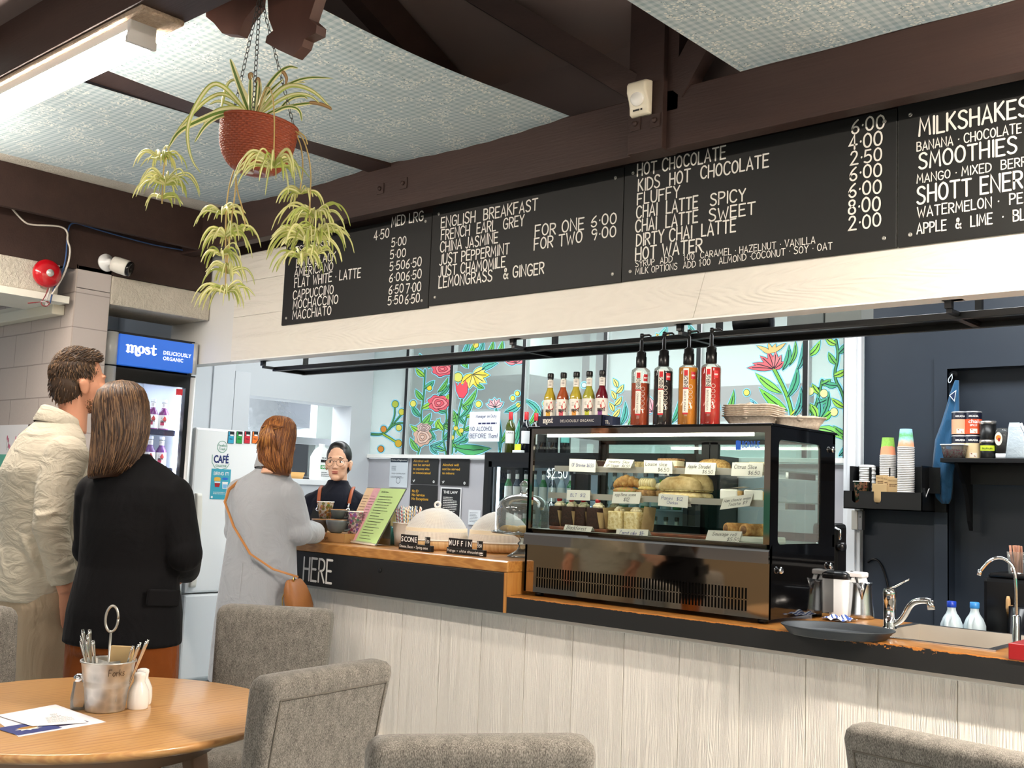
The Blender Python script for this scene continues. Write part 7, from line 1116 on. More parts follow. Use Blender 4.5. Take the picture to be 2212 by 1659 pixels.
for z, c, nm in ((1.655, '7a2a6a', 'top'), (1.42, '6a2a7a', 'second'), (1.17, '8a3a3a', 'third')): row(6, FY0+.11, .078, z, FX-.16, c, 'c43a5a', 'plum organic bottle on the %s shelf of the tall fridge' % nm, '%s shelf of the tall fridge' % nm, .20, .033)
# white fridge-freezer
WX = -6.25; t = thing('refrigerator', 'tall white fridge-freezer with magnets and a Bring It poster', 'refrigerator', (-6.6, 4.2, 0)); OF = (-6.6, 4.2, 0); WF = mt('eceff0', .3, bmp=.02, bs=200); Y0_, Y1_ = 3.875, 4.56
MB(WF, OF).box(-6.95, WX-.055, Y0_, Y1_, .03, 1.70, .012).obj('cabinet', t); MB(WF, OF).box(WX-.05, WX, Y0_, Y1_, .62, 1.705, .014).obj('upper_door', t); MB(WF, OF).box(WX-.05, WX, Y0_, Y1_, .06, .61, .014).obj('lower_door', t)
m = MB(mt('e2e0d6', .35), OF); m.loft([rrect(.03, .045, .012, z, WX+.012, Y0_+.045+dy) for z, dy in ((.66, .0), (.68, .004), (.9, .012), (1.12, .012), (1.25, .004), (1.27, 0))]); m.obj('handle', t)
for i, (x, c) in enumerate(((499, '3a9fc4'), (517, '2f9a4a'), (534, 'c8283a'), (551, 'e8762a'))):
    p = atX(x, 945, WX+.003); m = MB(mt('1c1d22', .4), p); m.box(WX, WX+.004, p.y-.024, p.y+.024, p.z-.042, p.z+.042, .001); f = Fr((WX+.004, 0, 0), (0, 1, 0), (0, 0, 1)); m.mat(mt(c, .4)).rect(p.y-.022, p.z-.04, p.y+.022, p.z+.012, f); m.rect(p.y-.022, p.z+.014, p.y-.012, p.z+.038, f); m.mat(WHT).rect(p.y-.008, p.z+.010, p.y+.018, p.z+.02, f, .001); m.mat(mt('14151a', .5)).rect(p.y-.012, p.z-.012, p.y+.012, p.z-.008, f, .001); single(m, 'fridge_magnet', ['blue', 'green', 'red', 'orange'][i]+' and black magnet in the row on the white fridge', 'magnet', p, 0, 'magnets on the white fridge')
f = Fr((WX+.001, 0, 0), (0, 1, 0), (0, 0, 1)); a = atX(480, 965, WX); b = atX(478, 990, WX); m = MB(mt('2f8a6a', .5), a); m.ring(a.y, a.z, .038, .003, f); m.hand('Meadow', a.y-.032, a.z+.002, .016, f, .0008, w=.064, pen=.12); m.hand('Fresh', a.y-.022, a.z-.022, .016, f, .0008, w=.046, pen=.12); m.mat(mt('1a2a6a', .5)); m.type('CAFÉ', b.y, b.z-.03, .048, f, .0008, .03, w=.115, align='CENTER'); m.mat(mt('2f8a6a', .5)); m.type('COLLECTIVE', b.y, b.z-.058, .014, f, .0008, .01, w=.085, align='CENTER'); m.ribbon([(b.y-.07, b.z+.02), (b.y-.07, b.z-.03), (b.y-.045, b.z-.065), (b.y, b.z-.075), (b.y+.045, b.z-.065), (b.y+.065, b.z-.035)], .003, f); single(m, 'sticker', 'green and navy café collective sticker on the white fridge', 'sticker', a)
def bring(m, fr, w, h):
    m.mat(WHT); m.hand('BRING IT!', w*.13, h*.80, h*.095, fr, .0006, w=w*.76, pen=.18); m.mat(mt('e0b04a', .5)).disc(w*.32, h*.68, w*.17, fr, .0005, h*.05); m.rect(w*.16, h*.60, w*.48, h*.66, fr, .0006); m.mat(mt('2a6ac4', .5)).disc(w*.72, h*.68, w*.16, fr, .0005, h*.04); m.mat(mt('c9dadf', .5)).poly([(w*.18, h*.58), (w*.22, h*.40), (w*.44, h*.40), (w*.49, h*.58)], fr, .0005); m.mat(mt('a0202a', .5)).poly([(w*.19, h*.53), (w*.22, h*.40), (w*.44, h*.40), (w*.48, h*.53)], fr, .0008); m.mat(WHT).poly([(w*.58, h*.58), (w*.61, h*.35), (w*.84, h*.35), (w*.88, h*.58)], fr, .0005); m.mat(mt('7fb4dc', .5)).poly([(w*.61, h*.5), (w*.63, h*.37), (w*.82, h*.37), (w*.85, h*.5)], fr, .0008); m.mat(WHT); m.lines(w*.15, h*.22, w*.7, 2, h*.05, h*.018, fr, .0006, 5); m.rect(w*.05, h*.03, w*.14, h*.10, fr, .0006)
poster('poster', [(455, 1012), (497, 1012), (495, 1078), (453, 1078)], 0, '3f9fb4', 'blue Bring It poster with two reusable cups on the white fridge', bring, 'poster', WX+.002)
# black back-bar fridge with glass doors
t = thing('bar_fridge', 'low black back-bar fridge with two lit glass doors under the painted windows', 'fridge', (-4.4, 5.72, .64)); OF = (-4.4, 5.72, .64); BX0, BX1, BF = -5.15, -3.42, 5.5
m = MB(BLACK, OF); m.box(BX0, BX1, BF, 6.0, 1.57, 1.632).box(BX0, BX1, BF, 6.0, .64, .70).box(BX0, BX0+.05, BF, 6.0, .7, 1.57).box(BX1-.05, BX1, BF, 6.0, .7, 1.57).box(BX0, BX1, 5.98, 6.0, .7, 1.57).box(-4.33, -4.25, BF, 5.56, .7, 1.57); m.obj('cabinet', t)
MB(mt('dfe8ee', .5), OF).box(BX0+.05, BX1-.05, 5.975, 5.98, .7, 1.57).obj('liner', t); MB(emit('e6f2ff', 5), OF).box(BX0+.07, BX0+.085, BF+.06, BF+.075, .75, 1.54).box(-4.31, -4.27, BF+.065, BF+.075, .75, 1.54).box(BX0+.1, BX1-.1, BF+.1, BF+.12, 1.558, 1.569).obj('light_strip', t)
for x0, x1 in ((BX0+.05, -4.33), (-4.25, BX1-.05)):
    d_ = MB(mt('1d1f22', .35, .4), OF).box(x0, x0+.03, BF-.01, BF+.01, .7, 1.57).box(x1-.03, x1, BF-.01, BF+.01, .7, 1.57).box(x0, x1, BF-.01, BF+.01, .7, .74).box(x0, x1, BF-.01, BF+.01, 1.53, 1.57).obj('door', t); MB(glass('e6f2f4', 1.0), OF).add([(x0+.03, BF, .74), (x1-.03, BF, .74), (x1-.03, BF, 1.53), (x0+.03, BF, 1.53)], [(0, 1, 2, 3)]).obj('glass', d_)
m = MB(emit('ffffff', .6), OF); a = atY(1182, 1022, BF-.012); m.hand('$2.50', a.x, a.z-.03, .06, Fr((0, BF-.012, 0), (1, 0, 0), (0, 0, 1)), .001, w=.17, pen=.1); a = atY(1180, 1096, BF-.012); m.hand('$4.50', a.x-.06, a.z, .035, Fr((0, BF-.012, 0), (1, 0, 0), (0, 0, 1)), .001, w=.11, pen=.1); m.obj('painted_price', t)
for z in (1.02, 1.29): MB(mt('aab4ba', .4, .5), OF).box(BX0+.06, BX1-.06, BF+.08, 5.97, z-.008, z).obj('shelf', t)
for z, n0 in ((1.29, 'upper'), (1.02, 'middle'), (.701, 'bottom')):
    for side, xs in (('left', -5.03), ('right', -4.19)):
        for j, c in enumerate(('2f7a3a', '2a3a4a', '3a8a4a', '9ab4c0', '2f7a3a', '1d2a3a', 'c8d4da', '2a8a3a')):
            nm = 'bar_bottle'; key = 'bb'+c
            if key not in proto: drink_bottle((xs+.08*j, BF+.13, z), c, None, CN[c]+' bottle, '+n0+' shelf behind the '+side+' door of the back-bar fridge, '+ORD[j], 'bottles in the back-bar fridge', .225, .028, nm); proto[key] = [o for o in bpy.data.objects if o.type == 'EMPTY' and o.name.startswith(nm)]; proto[key] = max(proto[key], key=lambda o: o.name)
            else: dup(proto[key], (xs+.08*j, BF+.13, z), 0, CN[c]+' bottle, '+n0+' shelf behind the '+side+' door of the back-bar fridge, '+ORD[j])
def wine(px, Y, lab, glass_c, caps, lbl, txt=None, H_=.305):
    p = atY(px, 940, Y); p = (p.x, Y, 1.632); t = thing('wine_bottle', lab, 'bottle', p, 0, 'wine bottles on the back-bar fridge'); MB(mt(glass_c, .08, spec=.6, coat=.5)).lathe([(0, .002), (.034, .002), (.037, .006), (.037, .185), (.034, .205), (.02, .232), (.0145, .25), (.0145, .29), (0, .29)], n=28).obj('glass_body', t); MB(mt(caps, .35)).lathe([(.0152, .235), (.0155, .238), (.0155, .30), (.013, .303), (0, .303)], n=20).obj('capsule', t)
    m = MB(mt(lbl, .55)); a = math.degrees(atan2(-p[1], -p[0])); band(m, m.mats[0], .037, .075, .165, a-60, a+45, 14, .0006); m.mat(mt('4a4a44', .5)); 
    if txt: wraptext(m, txt, .0375, .146, .010, rad(a-8), .05)
    m.obj('label', t)
wine(1102, 5.72, 'green wine bottle with a red capsule and white label, leftmost on the back-bar fridge', '3f4a14', 'c4262c', 'e9ece8', 'LAKE'); wine(1136, 5.75, 'dark wine bottle with a red capsule left of the navy tray', '0d1018', 'c4262c', 'dfe3e6'); wine(1157, 5.85, 'dark wine bottle with red capsule closest to the navy tray', '0f130f', 'c4262c', 'd9dcd6'); wine(1172, 5.62, 'dark wine bottle with a gold-lettered label seen through the case top', '101013', '17181b', '2a2826', 'AKS'); wine(1195, 5.62, 'dark wine bottle beside the gold-lettered one, seen through the case', '101013', '17181b', '2a2826', 'AKS'); wine(1222, 5.66, 'dark wine bottle with a teal striped label seen through the case', '0f1214', '17181b', '6ab8b0')
q = atY(1118, 962, 5.62); single(MB(mt('d4e03a', .5)).box(-.035, .02, -.002, .002, .02, .065).mat(mt('e8ecec', .5)).box(-.04, .04, -.02, .02, 0, .022, .002), 'yellow_ticket', 'bright yellow ticket on a small white block beside the wine bottles', 'ticket', (q.x+.01, 5.62, 1.632))
# ================================================================ SHELF RACK UNDER THE BULKHEAD
t = thing('hanging_rack', 'long black steel rack hanging under the bulkhead', 'rack', (-2.2, 3.98, 2.1)); OF = (-2.2, 3.98, 2.1); RB = mt('0b0b0c', .35, spec=.5)
for y in (3.87, 4.09): MB(RB, OF).box(-5.42, 2.2, y-.012, y+.012, 2.036, 2.062, .002).obj('rail', t)
for x in (-5.42, -3.4, -2.46, -1.35, .2): MB(RB, OF).box(x, x+.025, 3.87, 4.09, 2.038, 2.06).obj('cross_bar', t)
MB(RB, OF).box(-5.41, 2.2, 3.88, 4.08, 2.058, 2.064).obj('shelf_plate', t)
for x in (-5.40, -3.38, -2.44, -1.33, .2):
    for y in (3.775, 4.09): MB(RB, OF).box(x-.012, x+.012, y-.012, y+.012, 2.06, 2.094 if y < 3.8 else 3.29).box(x-.02, x+.05, y-.02, y+.02, 2.088, 2.094).box(x-.01, x+.01, min(y, 3.87), max(y, 3.87) if y < 3.8 else y+.001, 2.045, 2.06).obj('hanger', t)
def px_box(name, x0, y0, x1, y1, Y, d, col, lab, cat, z=None, rough=.5):
    a, b = atY(x0, y0, Y), atY(x1, y1, Y); z0 = b.z if z is None else z; return single(MB(mt(col, rough)).box(-(b.x-a.x)/2, (b.x-a.x)/2, 0, d, 0, a.z-z0, .004), name, lab, cat, ((a.x+b.x)/2, Y, z0))
for x0, x1, c, l in ((1700, 1778, '9aa09e', 'grey carton lying on the black hanging rack, left one'), (1782, 1860, 'a6aaa6', 'grey carton lying on the black hanging rack, right one')): px_box('carton', x0, 655, x1, 684, 3.93, .12, c, l, 'carton', 2.0645)
a = atY(1620, 690, 3.95); m = MB(mt('0a0a0b', .25)); m.lathe([(.02, -.08), (.045, -.078), (.045, .078), (.02, .08)], (0, 0, .045), 24, (1, .2, 0)); single(m, 'black_roll', 'roll of shiny black film on the hanging rack above the syrup bottles', 'roll', (a.x, 3.98, 2.0645))
# ================================================================ BEHIND THE LOW WORKTOP, LEFT TO RIGHT
q = atY(1818, 1290, 4.29); t = thing('kettle', 'white jug with a black lid behind the display case', 'jug', (q.x, 4.29, .9)); MB(mt('e8ebee', .3)).loft([rrect(.075, .09, .02, .0), rrect(.08, .095, .02, .01), rrect(.085, .10, .02, .155)]).obj('body', t); MB(mt('15171a', .3)).loft([rrect(.088, .104, .02, .155), rrect(.088, .104, .02, .175), rrect(.06, .07, .02, .185)]).obj('lid', t); MB(mt('1a1b1d', .3)).tube(sm([V((.03, 0, .18)), V((.05, -.01, .19)), V((.075, -.015, .16)), V((.08, -.015, .08))], 2), .005, 8).obj('cord', t)
p = atY(1855, 1290, 4.30); t = thing('soap_dispenser', 'white soap dispenser behind the steel milk jug', 'dispenser', (p.x, 4.30, .9)); MB(mt('eceef0', .3)).loft([rrect(.06, .05, .012, 0), rrect(.065, .055, .012, .14), rrect(.055, .045, .012, .165)]).obj('body', t); MB(mt('f2f3f4', .3)).box(-.05, .03, -.03, .03, .165, .187, .006).obj('pump_head', t)
p = atY(1812, 1325, 4.12); n = NT('blue_white_check_cloth'); s = n.n('ShaderNodeSeparateXYZ', Vector=n.co()); n.set(col=n.mix(n.math('GREATER_THAN', n.math('SINE', n.math('MULTIPLY', n.math('ADD', s.outputs[0], s.outputs[2]), 420.)), .2), 'eef0f4', '3a5aa8'), rough=.9); single(MB(n.m).grid(lambda u, v: V(((u-.5)*.11, (v-.5)*.12, .004+.03*abs(sin(u*7)*sin(v*6+1))*(1-abs(u-.5))*(1-abs(v-.5)))), 22, 22), 'tea_towel', 'crumpled blue and white tea towel on the worktop beside the display case', 'towel', (p.x, 4.12, .9))
# grinder seen past the rear edge of the case
p = atY(1806, 1150, 4.42); t = thing('coffee_grinder', 'black coffee grinder mostly hidden behind the display case', 'grinder', (p.x-.05, 4.43, .78)); MB(BLACK).box(-.06, .055, -.02, .10, 0, .5, .02).obj('body', t); MB(mt('141416', .3)).lathe([(.018, 0), (.02, .03), (0, .031)], (.055, 0, .40), 16, (1, 0, 0)).obj('knob', t); MB(CHROME).tube([(.05, -.02, .48), (.075, -.02, .47), (.072, -.02, .43)], .006).obj('spout', t)
# steel milk jug, tray, mixer, pillar tap
p = atZ(1852, 1336, .9); t = thing('milk_jug', 'brushed steel milk jug on the worktop beside the mixer tap', 'jug', (p.x, p.y+.03, .9)); MB(STEEL).lathe([(0, .001), (.052, .001), (.055, .006), (.054, .02), (.049, .07), (.047, .10), (.046, .135), (.0475, .145), (.0455, .145), (.044, .13), (.05, .02), (0, .01)], n=40).obj('body', t)
a = atan2(-p.y, -p.x)+.1; m = MB(STEEL); d = V((cos(a), sin(a), 0)); s_ = V((-sin(a), cos(a), 0)); m.loft([[d*.044+s_*.022+V((0, 0, .144)), d*.068+V((0, 0, .149)), d*.044-s_*.022+V((0, 0, .144))], [d*.047+s_*.010+V((0, 0, .105)), d*.052+V((0, 0, .105)), d*.047-s_*.010+V((0, 0, .105))], [d*.049+s_*.003+V((0, 0, .08)), d*.050+V((0, 0, .08)), d*.049-s_*.003+V((0, 0, .08))]]); m.obj('spout', t); m = MB(STEEL); m.tube(sm([-d*.046+V((0, 0, .13)), -d*.08+V((0, 0, .13)), -d*.085+V((0, 0, .06)), -d*.05+V((0, 0, .035))], 2), .006, 8, flat=.6); m.obj('handle', t)
A, B, C_, D = atZ(1684, 1345, .93), atZ(1939, 1367, .93), atZ(1800, 1337, .93), atZ(1830, 1384, .93); ce = (A+B)/2; rx = (B-A).length/2*.97; ry = .155; TRM = NT('black_tray'); TRM.set(col='2b3035', rough=.5, spec=.4); TRM.bump(TRM.noise(300), .15, .002); mm = MB(TRM.m); mm.lathe([(0, .004), (.80, .004), (.83, 0), (.86, .004), (.95, .024), (1.0, .030), (1.0, .033), (.96, .031), (.85, .011), (.82, .0075), (0, .0075)], n=72, sx=rx, sy=ry, ax=None)
single(mm, 'serving_tray', 'oval black serving tray lying on the worktop in front of the display case', 'tray', (ce.x, ce.y, .9005), atan2(B.y-A.y, B.x-A.x))
p = atZ(1921, 1352, .9); p = V((-1.71, 3.99, .9)); q = atY(1922, 1350, 4.0); p = V((q.x, 4.0, .9)); t = thing('mixer_tap', 'chrome lever mixer tap with a low angled spout at the sink', 'tap', p); m = MB(CHROME); m.lathe([(.026, 0), (.026, .012), (.022, .014), (.022, .105), (.0235, .108), (.0245, .14), (.022, .152), (0, .155)], n=32); m.obj('body', t)
ex = atY(2011, 1305, 3.98)-p; m = MB(CHROME); m.tube(sm([V((.012, 0, .022)), V((.05, .0, .045)), V((ex.x*.55, ex.y, ex.z+.0)), V((ex.x*.85, ex.y, ex.z+.012)), V((ex.x, ex.y, ex.z+.008))], 3), .0115, 14); m.cyl(V((ex.x-.002, ex.y, ex.z+.012)), V((ex.x+.002, ex.y, ex.z-.02)), .0135, 18); m.obj('spout', t)
hx = atY(1964, 1281, 4.0)-p; m = MB(CHROME); m.loft([[V((x, w*.5, z+.006)), V((x, w*.5, z)), V((x, -w*.5, z)), V((x, -w*.5, z+.006))] for x, w, z in ((-.015, .03, .148), (.02, .03, .158), (hx.x*.7, .018, .178), (hx.x, .012, .19))]); m.obj('lever', t)
p = atY(2196, 1400, 4.02); p = V((-1.12, 4.10, .9)); q = atZ(2196, 1395, .9); p = V((q.x, q.y, .9)); t = thing('pillar_tap', 'slim chrome gooseneck filtered-water tap at the right edge', 'tap', p); MB(CHROME).lathe([(.018, 0), (.018, .005), (.014, .007), (.014, .10), (.008, .105)], n=24).obj('base', t)
Yp = p.y; pts = [V((0, 0, .1))]+[atY(x, y, Yp)-p for x, y in ((2200, 1330), (2200, 1255), (2190, 1222), (2165, 1203), (2140, 1208), (2120, 1230), (2116, 1238))]; pts[1].x = pts[2].x = 0.0; MB(CHROME).tube(sm(pts, 2), .0055, 12).obj('gooseneck', t); MB(CHROME).cyl(pts[-1]+V((.003, 0, .012)), pts[-1]-V((.002, 0, .008)), .0075).obj('outlet', t)
a = atZ(2178, 1424, .9); RD = mt('8e1216', .35); t = thing('red_box', 'dark red wooden box on the worktop at the right edge', 'box', (a.x+.11, a.y+.06, .9)); MB(RD).box(-.11, .12, -.06, .10, 0, .05, .003).obj('lower_tray', t); MB(RD).box(-.06, .12, .03, .10, .05, .085, .003).obj('raised_back', t); MB(mt('d8b48a', .4)).box(-.04, .1, .028, .03, .055, .08).obj('brass_plate', t)
# back bench with milk bottles, hot-water machine and sugar glass
single(MB(mt('0d0e11', .45)).box(-2.6, 2.2, 4.95, 5.95, 0, .655, .004), 'back_bench', 'low black bench along the black rear wall', 'bench')
JUG = NT('translucent_plastic'); JUG.set(col='d6e6ec', rough=.3, spec=.4, trans=.25); JUG = JUG.m
for x, c, l in ((2059, '1a3fb0', 'milk bottle with a dark blue cap, the left one of two'), (2099, '3a8ad0', 'milk bottle with a light blue cap beside the black machine')):
    p = atY(x, 1340, 5.05); t = thing('milk_bottle', l, 'milk bottle', (p.x, 5.03 if x < 2080 else 5.09, .656), 0, 'milk bottles on the back bench'); m = MB(JUG); m.loft([rrect(w, w, r, z) for z, w, r in ((0, .08, .02), (.006, .094, .022), (.11, .092, .024), (.15, .086, .024), (.185, .088, .03), (.215, .07, .03), (.235, .045, .02), (.25, .036, .0175), (.272, .036, .0175))]); m.obj('bottle', t); m = MB(JUG); m.tube(sm([V((0, -.03, .222)), V((0, -.062, .20)), V((0, -.064, .13)), V((0, -.044, .08))], 2), .012, 10); m.obj('handle', t); MB(mt(c, .35)).lathe([(.020, .262), (.0205, .264), (.0205, .287), (.018, .289), (0, .289)], n=24).obj('cap', t)
a = atY(2122, 1236, 5.2); t = thing('hot_water_machine', 'big black drinks machine at the right edge behind the sink', 'machine', (a.x+.32, 5.4, .656)); h = a.z-.656; m = MB(mt('0b0b0d', .3)); m.box(-.32, .5, -.2, .3, 0, h-.02, .02).box(-.30, .4, -.19, .25, h-.02, h, .01); m.obj('housing', t); m = MB(mt('101013', .15)); m.lathe([(.17, 0), (.18, .01), (.18, h*.68), (.16, h*.7), (0, h*.7)], (-.0, -.26, 0), 36); m.obj('drum', t); MB(CHROME).box(-.205, -.195, -.23, -.22, .05, h*.62).obj('gauge_tube', t); MB(mt('c09a6a', .6)).lathe([(.008, 0), (.011, .02), (.010, .055), (.006, .07), (0, .071)], (-.2, -.225, h*.60), 12).obj('wooden_grip', t)
b = atY(2196, 1236, 5.3); t = thing('sugar_glass', 'glass of sugar sticks standing on the black machine', 'glass', (b.x, 5.3, .656+h)); MB(glass('e9efee', 1.3, 0, .1)).lathe([(.035, .001), (.042, .10)], n=24, cap=(True, False)).obj('glass', t)
for i in range(14): rn = random.Random(i); m = MB(mt('cf9a84' if i % 3 else 'b98a6a', .7)); m.box(-.005, .005, -.0015, .0015, 0, .125); o = m.obj('sugar_stick'); o.location = (b.x+rn.uniform(-.02, .02), 5.3+rn.uniform(-.02, .02), .66+h); o.rotation_euler = (rn.uniform(-.12, .12), rn.uniform(-.14, .14), rn.uniform(0, 3)); tag(o, 'paper sugar stick in the glass on the black machine', 'sugar stick', 'sugar sticks')
# ================================================================ ON THE BLACK WALL
ZO = 1.343; t = thing('cup_organiser', 'black wall-mounted cup and lid organiser with a notched front tray', 'organiser', (-2.41, 5.9, ZO)); OF = (-2.41, 5.9, ZO); OB = mt('0e0f11', .38); fr = Fr((0, 5.8, 0), (1, 0, 0), (0, 0, 1)); x0, x1, zt = -2.633, -2.188, 1.443
def notch(cx, w, d): return [(cx-w/2, zt)]+[(cx+w/2*cos(a), zt-d+w/2*sin(a)) for a in [pi+k*pi/8 for k in range(9)]]+[(cx+w/2, zt)]
n1, n2, n3 = atY(1848, 1060, 5.8).x, atY(1895, 1060, 5.8).x, atY(1938, 1060, 5.8).x
MB(OB, OF).prism([(x0, ZO), (x1, ZO), (x1, zt)][:3]+[p for p in notch(n2, .042, .045)[::-1]]+[p for p in notch(n1, .042, .045)[::-1]]+[(x0, zt)], fr, -.005, 0).obj('front_panel', t)
m = MB(OB, OF); m.box(x0, x1, 5.8, 6.02, ZO, ZO+.005).box(x0, x0+.005, 5.8, 6.02, ZO, zt).box(x1-.005, x1, 5.8, 6.02, ZO, 1.59); m.obj('tray', t); m = MB(OB, OF); m.box(x0+.005, x1+.06, 5.985, 6.02, ZO, 1.59).box(x0, x0+.02, 5.88, 6.0, zt, 1.585).box(-2.565, -2.50, 5.975, 5.985, zt, 1.585).box(-2.30, x1+.06, 5.90, 5.905, zt, 1.585); [m.box(x-.0025, x+.0025, 5.88, 6.0, ZO, 1.58) for x in (-2.515, -2.40, -2.30)]; m.obj('divider', t)
LIDM = mt('f4f4f2', .35); b = (-2.55, 5.93, ZO+.03)
for i in range(17):
    if i == 0: o = lid0 = MB(LIDM).lathe([(.0, .008), (.036, .008), (.038, .012), (.043, .012), (.0445, .0), (.046, .0), (.0445, .0135), (.040, .0145), (.037, .017), (0, .017)], n=28).obj('plastic_cap'); tag(o, 'white plastic cup lid in the tall stack on the organiser', 'lid', 'stacked cup lids')
    else: o = lid0.copy(); COL.objects.link(o)
    o.location = (b[0]+.002*(i % 2), b[1], b[2]+.0128*i)
tag(o, 'topmost white cup lid of the stack on the organiser')
def cup_stack(px, Y, zb, n, top_m, lab_s, lab_t, grp, r=.042):
    p = atY(px, 1000, Y); o0 = None; prof = [(r*.72, .105), (r*.70, .106), (0, .104)][::-1]
    for i in range(n):
        if i in (0, n-1):
            m = MB(top_m if i == n-1 else mt('f0ece6', .5)); m.lathe([(0, .103), (r*.74, .103), (r*.75, .105), (r, .006), (r*1.02, .006), (r*1.06, .003), (r*1.04, 0), (r*.98, .0)], n=32, cap=(False, False)); m.mat(mt('f6f2ee', .5)).lathe([(r*1.0, .0065), (r*1.065, .0055), (r*1.065, -.0005), (r*.985, -.0005)], n=32, cap=(False, False)); o = m.obj('paper_cup'); tag(o, lab_s if i == 0 else lab_t, 'cup', grp); o0 = o0 or o
        else: o = o0.copy(); COL.objects.link(o)
        o.location = (p.x, Y, zb+i*.0098)
G3 = NT('green_orange_print'); z = G3.n('ShaderNodeSeparateXYZ', Vector=G3.co()); G3.set(col=G3.mix(G3.math('GREATER_THAN', G3.math('ADD', z.outputs[2], G3.math('MULTIPLY', G3.noise(50), .03)), .068), 'ee9a72', G3.mix(G3.noise(120), '6fae3a', 'b4dc6a')), rough=.5)
G4 = NT('blue_green_print'); z = G4.n('ShaderNodeSeparateXYZ', Vector=G4.co()); G4.set(col=G4.ramp(G4.math('ADD', G4.math('MULTIPLY', z.outputs[2], 9.), G4.math('MULTIPLY', G4.noise(60), .35)), [(.35, 'e8a07a'), (.62, '9ad0c8'), (.8, '6ab86a'), (1, 'a8d8e8')]), rough=.5)
zA = atY(1917, 945, 5.90).z; zB = atY(1958, 927, 5.86).z; cup_stack(1918, 5.92, zA-.105-.0098*13, 14, G3.m, 'paper cup in the shorter upside-down stack on the organiser', 'green and orange printed cup topping the shorter stack', 'shorter cup stack'); nB = 27; cup_stack(1957, 5.86, zB-.105-.0098*(nB-1), nB, G4.m, 'paper cup in the taller upside-down stack on the organiser', 'blue and green printed cup topping the taller stack', 'taller cup stack', .043)
p = atY(1858, 1060, 5.83); c = floral(5, '1f3a2c', ('e8907a', '2a5a3c', '203a2c', 'e8b08a')); cup((p.x, 5.845, ZO+.006), .030, .043, .15, c, 'dark green and coral printed cup standing in the front of the organiser')
for i, (x, y, dz, tx) in enumerate(((1905, 5.875, .075, 1), (1920, 5.868, .07, 1), (1930, 5.86, .06, 0), (1900, 5.83, .035, 0))):
    q = atY(x, 1040, y); m = MB(mt('c9a878', .8, var=.06)); w = .034 if i < 3 else .042; m.box(-w, w, -.003, .003, 0, .115+(.0 if i < 3 else -.01), .002); m.mat(mt('6a4a30', .6)); f = Fr((0, -.0032, 0), (1, 0, 0), (0, 0, 1))
    if i < 3: m.hand('Baristas', -w*.8, .098, .007, f, .0004, w=w*1.5, pen=.1); m.lines(-w*.7, .078, w*1.4, 2, .009, .004, f, .0004, i)
    single(m, 'kraft_packet', ['kraft paper packet at the left of the organiser packets', 'kraft paper packet second in the organiser packets', 'kraft paper packet leaning right in the organiser', 'plain kraft napkins in the notched slot of the organiser'][i], 'packet', (q.x, y, ZO+.006+dz*.95), rad([3, -4, -8, 0][i]), 'kraft packets')
for i, (x, l) in enumerate(((-2.29, -.2), (-2.275, -.25), (-2.262, -.3), (-2.215, .35))): m = MB(mt('e9e9ea', .3)); d = V((l, .1, 1)).normalized(); m.tube([V((0, 0, 0)), d*.06, d*.118, d*.128], [.003, .0035, .005, .003], 8, flat=.5); single(m, 'spoon', 'white plastic spoon standing in the right slot of the organiser', 'spoon', (x, 5.85, ZO+.006), 0, 'plastic spoons')
a = atY(1846, 1102, 5.98); b = atY(1869, 1145, 5.98); t = thing('switch_box', 'grey metal switch box on the white window frame below the organiser', 'switch box', ((a.x+b.x)/2, 5.955, b.z)); w = (b.x-a.x)/2; MB(mt('b9b6ae', .4)).box(-w, w*.2, -.02, .02, 0, a.z-b.z, .004).obj('cover', t); MB(mt('8f9094', .35, .6)).box(w*.2, w, -.018, .02, 0, a.z-b.z, .004).obj('side_plate', t); MB(mt('55565a', .4)).lathe([(.004, 0), (.004, .003), (0, .003)], (w*.6, -.018, (a.z-b.z)*.66), 10, (0, -1, 0)).obj('screw', t)
# towel on its hook
h = atY(2068, 815, 6.08); t = thing('towel', 'blue hand towel hanging from a hook on the black door frame', 'towel', (h.x, 6.0, h.z)); OF = V((h.x, 6.0, h.z)); TWL = cloth('blue_towel', '2f5f86', .12, 14, .6, (1, 1, .4), .95, .2, .3)
prof_ = [(822, 2063, 2071), (850, 2052, 2072), (880, 2044, 2072), (915, 2033, 2072), (950, 2020, 2070), (985, 2016, 2068), (1020, 2014, 2060), (1050, 2015, 2058), (1075, 2022, 2056), (1088, 2035, 2050)]
rings = []
for y, l, r in prof_:
    a, b = atY(l, y, 5.955), atY(r, y, 5.955); cx, w = (a.x+b.x)/2, (b.x-a.x)/2; rings.append([V((cx+w*cos(q), 5.955+(.012+.016*min(1, w*14))*sin(q)*(1+.35*sin(5*q+y*.02)), a.z))-OF for q in [2*pi*k/40 for k in range(40)]])
m = MB(TWL); m.loft(rings); m.obj('cloth', t); f = Fr((0, -.085, 0), (1, 0, 0), (0, 0, 1)); 
a, b, c, d = [atY(x, y, 5.915) for x, y in ((2050, 854), (2066, 842), (2068, 866), (2062, 868))]; m = MB(mt('dfe6ee', .7), OF); m.add([a, b, d], [(0, 1, 2)]).mat(mt('1c2f52', .7)); cc = (a+b+d)/3; m.add([cc+(p-cc)*.72-V((0, .0008, 0)) for p in (a, b, d)], [(0, 1, 2)]); m.obj('triangular_badge', t)
m = MB(mt('0d0e10', .4)); m.lathe([(.022, 0), (.022, .01), (.008, .014), (.008, .03), (.014, .032), (0, .036)], (0, .03, .008), 20, (0, -1, 0)); m.obj('hook', t); m = MB(mt('c9d2da', .5)); m.tube(sm([V((.0, -.005, .008)), V((-.014, -.03, -.025)), V((.0, -.045, -.05)), V((.012, -.03, -.02)), V((.0, -.005, .008))], 2), .0025, 6); m.obj('hanging_loop', t)
